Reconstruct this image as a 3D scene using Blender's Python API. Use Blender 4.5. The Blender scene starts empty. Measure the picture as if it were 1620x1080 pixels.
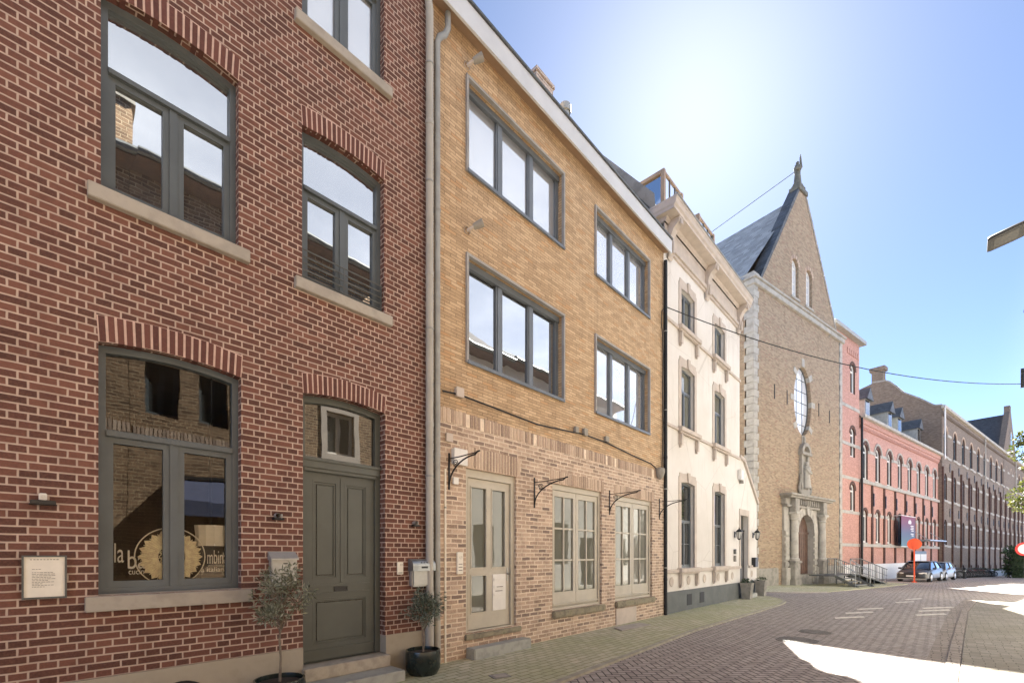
import bpy, bmesh, math, random
from mathutils import Vector, Matrix
from mathutils.geometry import tessellate_polygon
random.seed(7)
S = bpy.context.scene
COL = S.collection
R = math.radians
PI = math.pi
# ------------------------------------------------------------------ survey helpers
FOC, CX, CY, EYE, DF = 720.0, 810.0, 877.0, 1.53, 5.15
AL = math.atan(677/720)
AX = (math.cos(AL), math.sin(AL)); RT = (math.sin(AL), -math.cos(AL))
def ray(px, py):
    u = (px-CX)/FOC
    return (AX[0]+u*RT[0], AX[1]+u*RT[1], (CY-py)/FOC)
def F(px, py, y=DF):                       # point of a street front (plane y = const): x and height
    d = ray(px, py); t = y/d[1]
    return t*d[0], EYE+t*d[2]
def FX(px, y=DF): return F(px, CY, y)[0]
def FZ(px, py, y=DF): return F(px, py, y)[1]
def SIDE(px, py, x):                       # point of a wall across the street line (plane x = const): y and height
    d = ray(px, py); t = x/d[0]
    return t*d[1], EYE+t*d[2]
def GND(px, py, h=EYE):
    d = ray(px, py); t = -h/d[2]
    return t*d[0], t*d[1]
def slope(x): return -0.0195*max(0.0, x-24.0)
class Fr:                                  # a rotated building front: origin + heading
    def __init__(s, o, ang):
        s.o = o; s.a = ang; s.e = (math.cos(ang), math.sin(ang)); s.n = (-math.sin(ang), math.cos(ang))
    def at(s, px, py, off=0.0):            # local (along, height) on the plane off metres behind the front
        ox, oy = s.o[0]+off*s.n[0], s.o[1]+off*s.n[1]
        d = ray(px, py); den = d[0]*s.e[1]-d[1]*s.e[0]
        t = (ox*s.e[1]-oy*s.e[0])/den
        return (t*d[0]-ox)*s.e[0]+(t*d[1]-oy)*s.e[1], EYE+t*d[2]
    def w(s, x, y): return (s.o[0]+x*s.e[0]+y*s.n[0], s.o[1]+x*s.e[1]+y*s.n[1])
# ------------------------------------------------------------------ object helpers
def tag(o, label=None, cat=None, group=None, kind=None):
    if label: o['label'] = label
    if cat: o['category'] = cat
    if group: o['group'] = group
    if kind: o['kind'] = kind
    return o
def thing(name, label, cat, loc=(0, 0, 0), rz=0.0, group=None):
    o = bpy.data.objects.new(name, None); COL.objects.link(o)
    o.empty_display_size = 0.3
    o.location = loc; o.rotation_euler = (0, 0, rz)
    return tag(o, label, cat, group)
def worldly(root):                         # parts of this thing are given in world coordinates
    root['_w'] = 1; return root
def box_uv(me):
    uv = me.uv_layers.new(name='UVMap')
    for p in me.polygons:
        n = p.normal; ax, ay, az = abs(n.x), abs(n.y), abs(n.z)
        for li in p.loop_indices:
            c = me.vertices[me.loops[li].vertex_index].co
            if az > ax and az > ay and az > 0.75: uv.data[li].uv = (c.x, c.y)
            elif ax > ay: uv.data[li].uv = (c.y, c.z)
            else: uv.data[li].uv = (c.x, c.z)
GX = [None]                                # local size correction of the thing being built
class MB:
    def __init__(s): s.v = []; s.f = []; s.m = []; s.xf = GX[0]
    def add(s, vs, fs, mi=0):
        b = len(s.v)
        s.v += [s.xf(*p) if s.xf else tuple(p) for p in vs]
        for f in fs: s.f.append([b+i for i in f]); s.m.append(mi)
        return s
    def box(s, x0, x1, y0, y1, z0, z1, mi=0):
        if x0 > x1: x0, x1 = x1, x0
        if y0 > y1: y0, y1 = y1, y0
        if z0 > z1: z0, z1 = z1, z0
        v = [(x0,y0,z0),(x1,y0,z0),(x1,y1,z0),(x0,y1,z0),(x0,y0,z1),(x1,y0,z1),(x1,y1,z1),(x0,y1,z1)]
        return s.add(v, [(0,3,2,1),(4,5,6,7),(0,1,5,4),(1,2,6,5),(2,3,7,6),(3,0,4,7)], mi)
    def obox(s, c, ax, ay, az, mi=0):      # oriented box from centre and three half-axis vectors
        c, ax, ay, az = Vector(c), Vector(ax), Vector(ay), Vector(az)
        v = [tuple(c+i*ax+j*ay+k*az) for k in (-1, 1) for i, j in ((-1,-1),(1,-1),(1,1),(-1,1))]
        return s.add(v, [(0,3,2,1),(4,5,6,7),(0,1,5,4),(1,2,6,5),(2,3,7,6),(3,0,4,7)], mi)
    def quad(s, a, b, c, d, mi=0): return s.add([a, b, c, d], [(0, 1, 2, 3)], mi)
    def poly(s, pts, mi=0): return s.add(pts, [tuple(range(len(pts)))], mi)
    def sheet(s, outer, holes=(), y=0.0, flip=False, mi=0):   # polygon with holes in an x/z plane, facing -y
        loops = [[Vector((p[0], p[1], 0)) for p in outer]]+[[Vector((p[0], p[1], 0)) for p in h] for h in holes]
        tris = tessellate_polygon(loops)
        flat = [p for l in loops for p in l]
        fs = []
        for a, b, c in tris:
            A, B, C_ = flat[a], flat[b], flat[c]
            cr = (B.x-A.x)*(C_.y-A.y)-(B.y-A.y)*(C_.x-A.x)
            if abs(cr) < 1e-9: continue
            t = (a, b, c) if cr > 0 else (a, c, b)
            fs.append(t[::-1] if flip else t)
        return s.add([(p.x, y, p.y) for p in flat], fs, mi)
    def rim(s, loop, y0, y1, inward=True, mi=0):
        n = len(loop)
        ar = sum(loop[i][0]*loop[(i+1) % n][1]-loop[(i+1) % n][0]*loop[i][1] for i in range(n))
        L = list(loop) if ar > 0 else list(loop)[::-1]
        vs = [(p[0], y0, p[1]) for p in L]+[(p[0], y1, p[1]) for p in L]
        fs = []
        for i in range(n):
            j = (i+1) % n
            q = (i, j, n+j, n+i)
            fs.append(q if inward else q[::-1])
        # outward rim faces away from the loop, inward rim faces its inside
        fs = [f[::-1] for f in fs]
        return s.add(vs, fs, mi)
    def plate(s, outer, holes=(), y0=0.0, y1=0.1, mi=0, back=True):
        s.sheet(outer, holes, y0, False, mi)
        if back: s.sheet(outer, holes, y1, True, mi)
        s.rim(outer, y0, y1, False, mi)
        for h in holes: s.rim(h, y0, y1, True, mi)
        return s
    def tube(s, pts, r, n=8, mi=0, cap=True):
        pts = [Vector(p) for p in pts]; k = len(pts)
        rr = r if isinstance(r, (list, tuple)) else [r]*k
        rings = []; up = None
        for i, p in enumerate(pts):
            d = (pts[min(i+1, k-1)]-pts[max(i-1, 0)]).normalized()
            if up is None: up = Vector((0, 0, 1)) if abs(d.z) < 0.9 else Vector((1, 0, 0))
            a = d.cross(up).normalized(); b = a.cross(d).normalized(); up = b
            rings.append([tuple(p+rr[i]*(math.cos(2*PI*j/n)*a+math.sin(2*PI*j/n)*b)) for j in range(n)])
        vs = [q for g in rings for q in g]; fs = []
        for i in range(k-1):
            for j in range(n):
                fs.append((i*n+j, (i+1)*n+j, (i+1)*n+(j+1) % n, i*n+(j+1) % n)[::-1])
        if cap: fs.append(tuple(range(n))[::-1]); fs.append(tuple((k-1)*n+j for j in range(n)))
        return s.add(vs, fs, mi)
    def lathe(s, prof, c, n=20, mi=0, axis='z'):
        vs = []; fs = []
        for r, h in prof:
            for j in range(n):
                a = 2*PI*j/n
                if axis == 'z': vs.append((c[0]+r*math.cos(a), c[1]+r*math.sin(a), c[2]+h))
                elif axis == 'y': vs.append((c[0]+r*math.cos(a), c[1]+h, c[2]+r*math.sin(a)))
                else: vs.append((c[0]+h, c[1]+r*math.cos(a), c[2]+r*math.sin(a)))
        for i in range(len(prof)-1):
            for j in range(n):
                q = (i*n+j, i*n+(j+1) % n, (i+1)*n+(j+1) % n, (i+1)*n+j)
                fs.append(q if axis == 'z' or axis == 'x' else q[::-1])
        return s.add(vs, fs, mi)
    def build(s, name, mats, parent=None, bevel=0.0, smooth=False, loc=None, fix=False):
        me = bpy.data.meshes.new(name)
        me.from_pydata(s.v, [], s.f)
        if not isinstance(mats, (list, tuple)): mats = [mats]
        for m in mats: me.materials.append(m)
        for p, mi in zip(me.polygons, s.m): p.material_index = mi
        if bevel or fix:
            bm = bmesh.new(); bm.from_mesh(me)
            bmesh.ops.remove_doubles(bm, verts=bm.verts, dist=0.0004)
            if fix: bmesh.ops.recalc_face_normals(bm, faces=bm.faces)
            if bevel:
                es = [e for e in bm.edges if len(e.link_faces) == 2 and e.calc_face_angle(0) > 0.5]
                bmesh.ops.bevel(bm, geom=es, offset=bevel, segments=2, affect='EDGES', clamp_overlap=True)
            bm.to_mesh(me); bm.free()
        me.update(); box_uv(me)
        if smooth:
            me.polygons.foreach_set('use_smooth', [True]*len(me.polygons))
            try: me.set_sharp_from_angle(angle=R(38))
            except Exception: pass
        o = bpy.data.objects.new(name, me); COL.objects.link(o)
        put(o, parent)
        if loc: o.location = loc
        return o
def put(o, parent):
    if parent is None: return
    o.parent = parent
    top = parent
    if '_w' in top.keys():                 # world-coordinate part directly below its thing
        o.matrix_parent_inverse = Matrix.Translation(-Vector(top.location))
def copy_tree(o, parent=None):
    c = o.copy(); COL.objects.link(c)
    if parent is not None: c.parent = parent
    for ch in list(o.children): copy_tree(ch, c)
    return c
def arc_rect(x0, x1, z0, z1, rise=0.0, n=12):        # z1 is the springing height
    pts = [(x0, z0), (x1, z0)]
    if rise <= 1e-6: return pts+[(x1, z1), (x0, z1)]
    w = (x1-x0)/2; rad = (w*w+rise*rise)/(2*rise); cx = (x0+x1)/2; cz = z1+rise-rad
    a0 = math.asin(min(1.0, w/rad))
    if rise > w: a0 = PI-a0
    for i in range(n+1):
        a = a0-2*a0*i/n
        pts.append((cx+rad*math.sin(a), cz+rad*math.cos(a)))
    return pts
def oval(cx, cz, a, b, n=36): return [(cx+a*math.cos(2*PI*i/n), cz+b*math.sin(2*PI*i/n)) for i in range(n)]
def text_mesh(body, size, name, mat, parent, x, y, z, xs=1.0, spacing=1.0, ext=0.0015, fit=None):
    cu = bpy.data.curves.new(name, 'FONT'); cu.body = body; cu.size = size; cu.extrude = ext
    cu.space_character = spacing
    tmp = bpy.data.objects.new(name+'_tmp', cu); COL.objects.link(tmp)
    dg = bpy.context.evaluated_depsgraph_get()
    me = bpy.data.meshes.new_from_object(tmp.evaluated_get(dg))
    bpy.data.objects.remove(tmp)
    if fit: xs = fit/max(v.co.x for v in me.vertices)
    for v in me.vertices: v.co = Vector((v.co.x*xs+x, y-v.co.z, v.co.y+z))
    me.materials.clear(); me.materials.append(mat)
    o = bpy.data.objects.new(name, me); COL.objects.link(o); put(o, parent)
    return o
# ------------------------------------------------------------------ materials
class NT:
    def __init__(s, name):
        s.mat = bpy.data.materials.new(name); s.mat.use_nodes = True
        s.t = s.mat.node_tree; s.t.nodes.clear()
        s.out = s.t.nodes.new('ShaderNodeOutputMaterial')
    def n(s, typ, **kw):
        nd = s.t.nodes.new('ShaderNode'+typ)
        for k, v in kw.items(): setattr(nd, k, v)
        return nd
    def link(s, a, b): s.t.links.new(a, b)
    def set(s, sock, val):
        if hasattr(val, 'is_output') or isinstance(val, bpy.types.NodeSocket): s.link(val, sock)
        else: sock.default_value = val
    def m(s, op, a, b=0.0, c=0.0):
        nd = s.n('Math', operation=op)
        s.set(nd.inputs[0], a); s.set(nd.inputs[1], b); s.set(nd.inputs[2], c)
        return nd.outputs[0]
    def mix(s, f, a, b, typ='MIX'):
        nd = s.n('Mix', data_type='RGBA', blend_type=typ)
        s.set(nd.inputs[0], f)
        s.set(nd.inputs[6], a if not isinstance(a, tuple) else (*a, 1)[:4])
        s.set(nd.inputs[7], b if not isinstance(b, tuple) else (*b, 1)[:4])
        return nd.outputs[2]
    def xyz(s, x, y, z=0.0):
        nd = s.n('CombineXYZ'); s.set(nd.inputs[0], x); s.set(nd.inputs[1], y); s.set(nd.inputs[2], z); return nd.outputs[0]
    def sep(s, v):
        nd = s.n('SeparateXYZ'); s.link(v, nd.inputs[0]); return nd.outputs
    def noise(s, vec, scale, detail=3.0, rough=0.55, dim='3D'):
        nd = s.n('TexNoise'); s.link(vec, nd.inputs['Vector']); nd.inputs['Scale'].default_value = scale
        nd.inputs['Detail'].default_value = detail; nd.inputs['Roughness'].default_value = rough
        return nd.outputs['Fac']
    def ramp(s, f, stops, interp='LINEAR'):
        nd = s.n('ValToRGB'); s.link(f, nd.inputs[0]); cr = nd.color_ramp; cr.interpolation = interp
        while len(cr.elements) < len(stops): cr.elements.new(0.5)
        for e, (p, c) in zip(cr.elements, stops): e.position = p; e.color = (*c, 1)[:4]
        return nd.outputs[0]
    def step(s, v, lo, hi):
        nd = s.n('MapRange'); nd.clamp = True; nd.interpolation_type = 'SMOOTHSTEP'
        s.set(nd.inputs[0], v); nd.inputs[1].default_value = lo; nd.inputs[2].default_value = hi
        return nd.outputs[0]
    def uv(s): return s.n('TexCoord').outputs['UV']
    def obj(s): return s.n('TexCoord').outputs['Object']
    def pos(s): return s.n('NewGeometry').outputs['Position']
    def bump(s, h, strength=0.5, dist=0.01):
        nd = s.n('Bump'); s.link(h, nd.inputs['Height']); nd.inputs['Strength'].default_value = strength
        nd.inputs['Distance'].default_value = dist; return nd.outputs[0]
    def principled(s, col, rough=0.8, metal=0.0, normal=None, spec=0.5, coat=0.0):
        b = s.n('BsdfPrincipled')
        s.set(b.inputs['Base Color'], col if not isinstance(col, tuple) else (*col, 1)[:4])
        s.set(b.inputs['Roughness'], rough); s.set(b.inputs['Metallic'], metal)
        b.inputs['Specular IOR Level'].default_value = spec
        b.inputs['Coat Weight'].default_value = coat
        if normal is not None: s.link(normal, b.inputs['Normal'])
        s.link(b.outputs[0], s.out.inputs[0]); return b
def brick_core(t, u, v, hp, H, mort, mode, jit=0.003):
    """per-brick mask (1 brick, 0 joint) and two random numbers"""
    raw = t.xyz(u, v)
    nz = t.n('TexNoise'); t.link(raw, nz.inputs['Vector']); nz.inputs['Scale'].default_value = 9.0; nz.inputs['Detail'].default_value = 2.0
    c = t.sep(nz.outputs['Color'])
    u = t.m('ADD', u, t.m('MULTIPLY', t.m('SUBTRACT', c[0], 0.5), jit*2.5))
    v = t.m('ADD', v, t.m('MULTIPLY', t.m('SUBTRACT', c[1], 0.5), jit*2.0))
    row = t.m('FLOOR', t.m('DIVIDE', v, H)); fv = t.m('SUBTRACT', v, t.m('MULTIPLY', row, H))
    dv = t.m('MINIMUM', fv, t.m('SUBTRACT', H, fv))
    par = t.m('FLOORED_MODULO', row, 2.0)
    if mode == 'cross':
        ua = t.m('DIVIDE', t.m('SUBTRACT', u, 0.5*hp), hp); ia = t.m('FLOOR', ua)
        la = t.m('MULTIPLY', t.m('SUBTRACT', ua, ia), hp); da = t.m('MINIMUM', la, t.m('SUBTRACT', hp, la))
        sh = t.m('MULTIPLY', t.m('FLOORED_MODULO', t.m('FLOOR', t.m('DIVIDE', row, 2.0)), 2.0), hp)
        ub = t.m('DIVIDE', t.m('SUBTRACT', u, sh), 3*hp); ib = t.m('FLOOR', ub)
        q = t.m('MULTIPLY', t.m('SUBTRACT', ub, ib), 3*hp)
        isH = t.m('GREATER_THAN', q, 2*hp)
        lb = t.m('SUBTRACT', q, t.m('MULTIPLY', isH, 2*hp)); ln = t.m('SUBTRACT', 2*hp, t.m('MULTIPLY', isH, hp))
        db = t.m('MINIMUM', lb, t.m('SUBTRACT', ln, lb))
        idb = t.m('ADD', t.m('MULTIPLY', ib, 2.0), isH)
        du = t.m('ADD', t.m('MULTIPLY', da, t.m('SUBTRACT', 1.0, par)), t.m('MULTIPLY', db, par))
        iu = t.m('ADD', t.m('MULTIPLY', ia, t.m('SUBTRACT', 1.0, par)), t.m('MULTIPLY', idb, par))
    else:
        wn0 = t.n('TexWhiteNoise', noise_dimensions='1D'); t.link(row, wn0.inputs['W'])
        sh = t.m('ADD', t.m('MULTIPLY', par, 0.5*hp), t.m('MULTIPLY', wn0.outputs['Value'], 0.16*hp))
        ua = t.m('DIVIDE', t.m('ADD', u, sh), hp); iu = t.m('FLOOR', ua)
        la = t.m('MULTIPLY', t.m('SUBTRACT', ua, iu), hp); du = t.m('MINIMUM', la, t.m('SUBTRACT', hp, la))
    d = t.m('MINIMUM', du, dv)
    mask = t.step(d, mort*0.5-0.0016, mort*0.5+0.0022)
    wn = t.n('TexWhiteNoise', noise_dimensions='3D'); t.link(t.xyz(iu, row, par), wn.inputs['Vector'])
    cc = t.sep(wn.outputs['Color'])
    return mask, cc[0], cc[1], raw
def brick_mat(name, hp, H, mort, mode, stops, mcol, mcol2, wear=0.25, rough=0.85, bump=0.6, stain=0.25, odd=None, jit=0.003):
    t = NT(name); s = t.sep(t.uv())
    mask, r1, r2, raw = brick_core(t, s[0], s[1], hp, H, mort, mode, jit)
    col = t.ramp(r1, stops)
    fine = t.noise(raw, 55.0, 4.0, 0.65); big = t.noise(raw, 0.55, 4.0, 0.6); mid = t.noise(raw, 5.0, 3.0)
    col = t.mix(t.m('MULTIPLY', t.step(fine, 0.35, 0.75), wear), col, (*[c*1.7 for c in stops[-1][1]],))
    col = t.mix(t.m('MULTIPLY', t.step(mid, 0.5, 0.75), wear), col, (*[c*0.55 for c in stops[0][1]],))
    if odd:
        col = t.mix(t.m('MULTIPLY', t.m('GREATER_THAN', r2, 0.9), 0.7), col, odd)
    mc = t.mix(t.step(mid, 0.3, 0.7), mcol, mcol2)
    col = t.mix(mask, mc, col)
    # weather streaks and patches that belong to the wall itself
    st = t.noise(t.xyz(t.m('MULTIPLY', s[0], 2.2), t.m('MULTIPLY', s[1], 0.45)), 1.0, 4.0, 0.6)
    dk = t.m('MULTIPLY', t.step(st, 0.5, 0.8), stain)
    col = t.mix(dk, col, (0.5, 0.48, 0.45), 'MULTIPLY')
    col = t.mix(t.m('MULTIPLY', t.step(big, 0.45, 0.75), stain*0.6), col, (1.25, 1.2, 1.12), 'MULTIPLY')
    h = t.m('ADD', t.m('MULTIPLY', mask, 0.75), t.m('MULTIPLY', fine, 0.35))
    t.principled(col, rough, 0, t.bump(h, bump, 0.008), 0.3)
    return t.mat
def plain(name, col, rough=0.6, metal=0.0, var=0.12, scale=6.0, bump=0.0, spec=0.5, coat=0.0, dirt=None, bscale=40.0):
    t = NT(name); p = t.obj()
    n1 = t.noise(p, scale, 5.0, 0.6); n2 = t.noise(p, scale*7, 3.0)
    lo = tuple(max(0, c*(1-var)) for c in col); hi = tuple(min(1, c*(1+var)) for c in col)
    c = t.mix(t.step(n1, 0.3, 0.7), lo, hi)
    if dirt: c = t.mix(t.m('MULTIPLY', t.step(n1, 0.5, 0.75), dirt[1]), c, dirt[0])
    c = t.mix(t.m('MULTIPLY', n2, var*0.5), c, lo)
    nb = None
    if bump: nb = t.bump(t.noise(p, bscale, 4.0, 0.6), bump, 0.006)
    rg = t.m('ADD', rough-0.06, t.m('MULTIPLY', n1, 0.12))
    t.principled(c, rg, metal, nb, spec, coat)
    return t.mat
def island(name, stops, rough=0.85, bump=0.4):
    t = NT(name); g = t.n('NewGeometry'); p = t.obj()
    c = t.ramp(g.outputs['Random Per Island'], stops)
    n = t.noise(p, 45.0, 4.0, 0.65)
    c = t.mix(t.m('MULTIPLY', t.step(n, 0.4, 0.75), 0.3), c, (*[q*1.5 for q in stops[-1][1]],))
    t.principled(c, rough, 0, t.bump(n, bump, 0.006), 0.3)
    return t.mat
def glass_mat(name, refl, body, clear=False, wav=0.012, wscale=2.2):
    t = NT(name); p = t.obj()
    n = t.noise(p, wscale, 1.5, 0.4)
    nb = t.bump(n, 1.0, wav)
    gl = t.n('BsdfGlossy'); gl.inputs['Roughness'].default_value = 0.012; gl.inputs['Color'].default_value = (0.93, 0.96, 0.97, 1)
    t.link(nb, gl.inputs['Normal'])
    fr = t.n('Fresnel'); fr.inputs['IOR'].default_value = 1.45
    fac = t.m('MINIMUM', 1.0, t.m('ADD', refl, t.m('MULTIPLY', fr.outputs[0], 1.3)))
    if clear:
        b = t.n('BsdfTransparent'); b.inputs[0].default_value = (*body, 1)
    else:
        b = t.n('BsdfDiffuse'); b.inputs[0].default_value = (*body, 1)
    mx = t.n('MixShader'); t.link(fac, mx.inputs[0]); t.link(b.outputs[0], mx.inputs[1]); t.link(gl.outputs[0], mx.inputs[2])
    t.link(mx.outputs[0], t.out.inputs[0])
    return t.mat
def slate_mat(name, base, w=0.28, H=0.16, var=0.3):
    t = NT(name); s = t.sep(t.uv())
    mask, r1, r2, raw = brick_core(t, s[0], s[1], w, H, 0.008, 'half', 0.004)
    c = t.ramp(r1, [(0, tuple(b*(1-var) for b in base)), (1, tuple(b*(1+var) for b in base))])
    big = t.noise(raw, 0.35, 4.0); c = t.mix(t.m('MULTIPLY', t.step(big, 0.42, 0.7), 0.45), c, tuple(b*0.55+0.03 for b in base))
    c = t.mix(mask, tuple(b*0.35 for b in base), c)
    t.principled(c, 0.6, 0, t.bump(t.m('ADD', mask, t.m('MULTIPLY', r2, 0.8)), 0.7, 0.01), 0.4)
    return t.mat
def herring_mat(name, stops, joint, w=0.1, ang=45.0):
    t = NT(name); s = t.sep(t.uv())
    ca, sa = math.cos(R(ang)), math.sin(R(ang))
    nz = t.n('TexNoise'); t.link(t.uv(), nz.inputs['Vector']); nz.inputs['Scale'].default_value = 7.0
    c = t.sep(nz.outputs['Color'])
    U = t.m('ADD', t.m('SUBTRACT', t.m('MULTIPLY', s[0], ca), t.m('MULTIPLY', s[1], sa)), t.m('MULTIPLY', c[0], 0.018))
    V = t.m('ADD', t.m('ADD', t.m('MULTIPLY', s[0], sa), t.m('MULTIPLY', s[1], ca)), t.m('MULTIPLY', c[1], 0.018))
    U = t.m('DIVIDE', U, w); V = t.m('DIVIDE', V, w)
    i = t.m('FLOOR', U); j = t.m('FLOOR', V); fx = t.m('SUBTRACT', U, i); fy = t.m('SUBTRACT', V, j)
    k = t.m('FLOORED_MODULO', t.m('SUBTRACT', i, j), 4.0)
    def eq(a): return t.m('COMPARE', k, float(a), 0.1)
    k0, k1, k2, k3 = eq(0), eq(1), eq(2), eq(3)
    dl = t.m('ADD', fx, t.m('MULTIPLY', k1, 9)); dr = t.m('ADD', t.m('SUBTRACT', 1.0, fx), t.m('MULTIPLY', k0, 9))
    db = t.m('ADD', fy, t.m('MULTIPLY', k2, 9)); dt = t.m('ADD', t.m('SUBTRACT', 1.0, fy), t.m('MULTIPLY', k3, 9))
    d = t.m('MINIMUM', t.m('MINIMUM', dl, dr), t.m('MINIMUM', db, dt))
    mask = t.step(d, 0.035, 0.115)
    wn = t.n('TexWhiteNoise', noise_dimensions='3D')
    t.link(t.xyz(t.m('SUBTRACT', i, k1), t.m('SUBTRACT', j, k2), k), wn.inputs['Vector'])
    r = t.sep(wn.outputs['Color'])
    raw = t.xyz(s[0], s[1])
    col = t.ramp(r[0], stops)
    big = t.noise(raw, 0.35, 4.0, 0.6); fine = t.noise(raw, 60.0, 3.0)
    col = t.mix(t.m('MULTIPLY', t.step(big, 0.4, 0.7), 0.45), col, (0.40, 0.36, 0.32))
    patch = t.noise(raw, 0.9, 5.0, 0.7); col = t.mix(t.m('MULTIPLY', t.step(patch, 0.52, 0.72), 0.25), col, (0.21, 0.18, 0.16))
    col = t.mix(t.m('MULTIPLY', fine, 0.3), col, stops[0][1])
    col = t.mix(mask, joint, col)
    h = t.m('ADD', t.m('MULTIPLY', mask, 0.8), t.m('ADD', t.m('MULTIPLY', r[1], 0.5), t.m('MULTIPLY', fine, 0.25)))
    t.principled(col, 0.75, 0, t.bump(h, 0.7, 0.012), 0.35)
    return t.mat
M = {}
M['red'] = brick_mat('red_brick', 0.11, 0.0625, 0.0125, 'cross',
    [(0, (0.080, 0.038, 0.029)), (0.5, (0.125, 0.055, 0.041)), (1, (0.182, 0.082, 0.058))],
    (0.51, 0.39, 0.315), (0.41, 0.31, 0.25), wear=0.26, stain=0.42)
M['yellow'] = brick_mat('yellow_brick', 0.215, 0.049, 0.0075, 'half',
    [(0, (0.37, 0.255, 0.15)), (0.5, (0.48, 0.335, 0.20)), (1, (0.57, 0.415, 0.26))],
    (0.30, 0.215, 0.125), (0.19, 0.135, 0.08), wear=0.25, stain=0.42, odd=(0.50, 0.30, 0.15))
M['old'] = brick_mat('old_brick', 0.215, 0.068, 0.019, 'half',
    [(0, (0.23, 0.165, 0.125)), (0.45, (0.38, 0.275, 0.205)), (1, (0.52, 0.39, 0.295))],
    (0.74, 0.62, 0.48), (0.56, 0.45, 0.34), wear=0.35, stain=0.25, odd=(0.16, 0.12, 0.105), jit=0.009)
M['church'] = brick_mat('church_brick', 0.24, 0.075, 0.016, 'half',
    [(0, (0.225, 0.16, 0.104)), (0.5, (0.305, 0.222, 0.143)), (1, (0.38, 0.287, 0.19))],
    (0.35, 0.29, 0.215), (0.28, 0.23, 0.165), wear=0.22, stain=0.35, odd=(0.29, 0.17, 0.115), jit=0.006)
M['convent'] = brick_mat('convent_brick', 0.22, 0.07, 0.012, 'half',
    [(0, (0.38, 0.195, 0.155)), (0.5, (0.455, 0.245, 0.195)), (1, (0.53, 0.30, 0.24))],
    (0.50, 0.31, 0.235), (0.43, 0.25, 0.19), wear=0.2, stain=0.2)
M['brown'] = brick_mat('brown_brick', 0.22, 0.07, 0.012, 'half',
    [(0, (0.12, 0.088, 0.066)), (0.5, (0.165, 0.125, 0.095)), (1, (0.22, 0.17, 0.13))],
    (0.24, 0.20, 0.16), (0.19, 0.16, 0.125), wear=0.25, stain=0.3)
M['darkbrick'] = brick_mat('dark_brown_brick', 0.22, 0.07, 0.010, 'half', [(0, (0.05, 0.028, 0.022)), (0.5, (0.085, 0.045, 0.035)), (1, (0.12, 0.065, 0.05))], (0.13, 0.08, 0.06), (0.1, 0.06, 0.05), wear=0.2, stain=0.2)  # darker brick tone for window reveals, inner arches and pilaster strips
M['opp'] = brick_mat('rough_brown_brick', 0.22, 0.078, 0.016, 'half',
    [(0, (0.10, 0.058, 0.034)), (0.5, (0.19, 0.115, 0.065)), (1, (0.27, 0.175, 0.105))],
    (0.50, 0.39, 0.25), (0.33, 0.25, 0.16), wear=0.35, stain=0.3, jit=0.008)
M['arch_red'] = island('red_voussoir', [(0, (0.085, 0.037, 0.03)), (0.5, (0.118, 0.049, 0.039)), (1, (0.155, 0.064, 0.049))])
M['arch_old'] = island('old_voussoir', [(0, (0.26, 0.19, 0.145)), (0.5, (0.41, 0.30, 0.225)), (1, (0.53, 0.41, 0.31))])
M['mort_red'] = plain('red_wall_mortar', (0.55, 0.40, 0.33), 0.9, var=0.12, scale=14, bump=0.3)
M['mort_old'] = plain('old_wall_mortar', (0.74, 0.62, 0.48), 0.9, var=0.15, scale=14, bump=0.3)
M['sill'] = plain('grey_sill_stone', (0.38, 0.345, 0.29), 0.8, var=0.16, scale=5, bump=0.25, dirt=((0.22, 0.2, 0.16), 0.5))
M['sillold'] = plain('mossy_rough_stone', (0.27, 0.24, 0.17), 0.9, var=0.35, scale=9, bump=0.8, dirt=((0.13, 0.14, 0.06), 0.7), bscale=22)
M['plinth'] = plain('plinth_render', (0.36, 0.32, 0.25), 0.9, var=0.1, scale=3, bump=0.25, dirt=((0.24, 0.215, 0.16), 0.5))
M['step'] = plain('blue_stone_step', (0.36, 0.365, 0.33), 0.65, var=0.2, scale=7, bump=0.25, dirt=((0.22, 0.24, 0.16), 0.5))
M['steplight'] = plain('pale_worn_step', (0.42, 0.38, 0.31), 0.75, var=0.22, scale=7, bump=0.3, dirt=((0.16, 0.14, 0.11), 0.55))
M['greyframe'] = plain('grey_window_paint', (0.092, 0.108, 0.114), 0.42, var=0.1, scale=3, bump=0.05)
M['doorgreen'] = plain('grey_green_door_paint', (0.082, 0.090, 0.078), 0.42, var=0.1, scale=3, bump=0.06)
M['taupe'] = plain('taupe_joinery_paint', (0.48, 0.44, 0.355), 0.5, var=0.07, scale=4, bump=0.06)
M['steelframe'] = plain('dark_aluminium_frame', (0.135, 0.155, 0.175), 0.4, 0.1, var=0.08, scale=3)
M['pane'] = glass_mat('mirroring_glass', 0.45, (0.05, 0.053, 0.055), wav=0.0014)
M['panepale'] = glass_mat('sky_tinted_glass', 0.38, (0.30, 0.31, 0.325), wav=0.0012)  # pale body colour stands in for bright sky mirrored in the panes
M['pane2'] = glass_mat('wavy_glass', 0.015, (0.15, 0.15, 0.12), wav=0.002)
M['panetrans'] = glass_mat('transom_glass', 0.07, (0.03, 0.028, 0.022), wav=0.0012)
M['paneclear'] = glass_mat('shop_glass', 0.035, (0.96, 0.97, 0.96), clear=True, wav=0.0012)
M['panewhite'] = glass_mat('sky_white_leaded_glass', 0.25, (0.84, 0.87, 0.90), wav=0.004)  # near-white body colour imitates the sky reflection on the church glass
M['panedark'] = glass_mat('dim_glass', 0.03, (0.045, 0.047, 0.045), wav=0.003)
M['castiron'] = plain('worn_cast_iron', (0.26, 0.245, 0.22), 0.6, 0.0, var=0.25, scale=8)
M['framegrey'] = plain('grey_window_edging', (0.34, 0.33, 0.315), 0.7, var=0.12, scale=5, bump=0.1)
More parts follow.
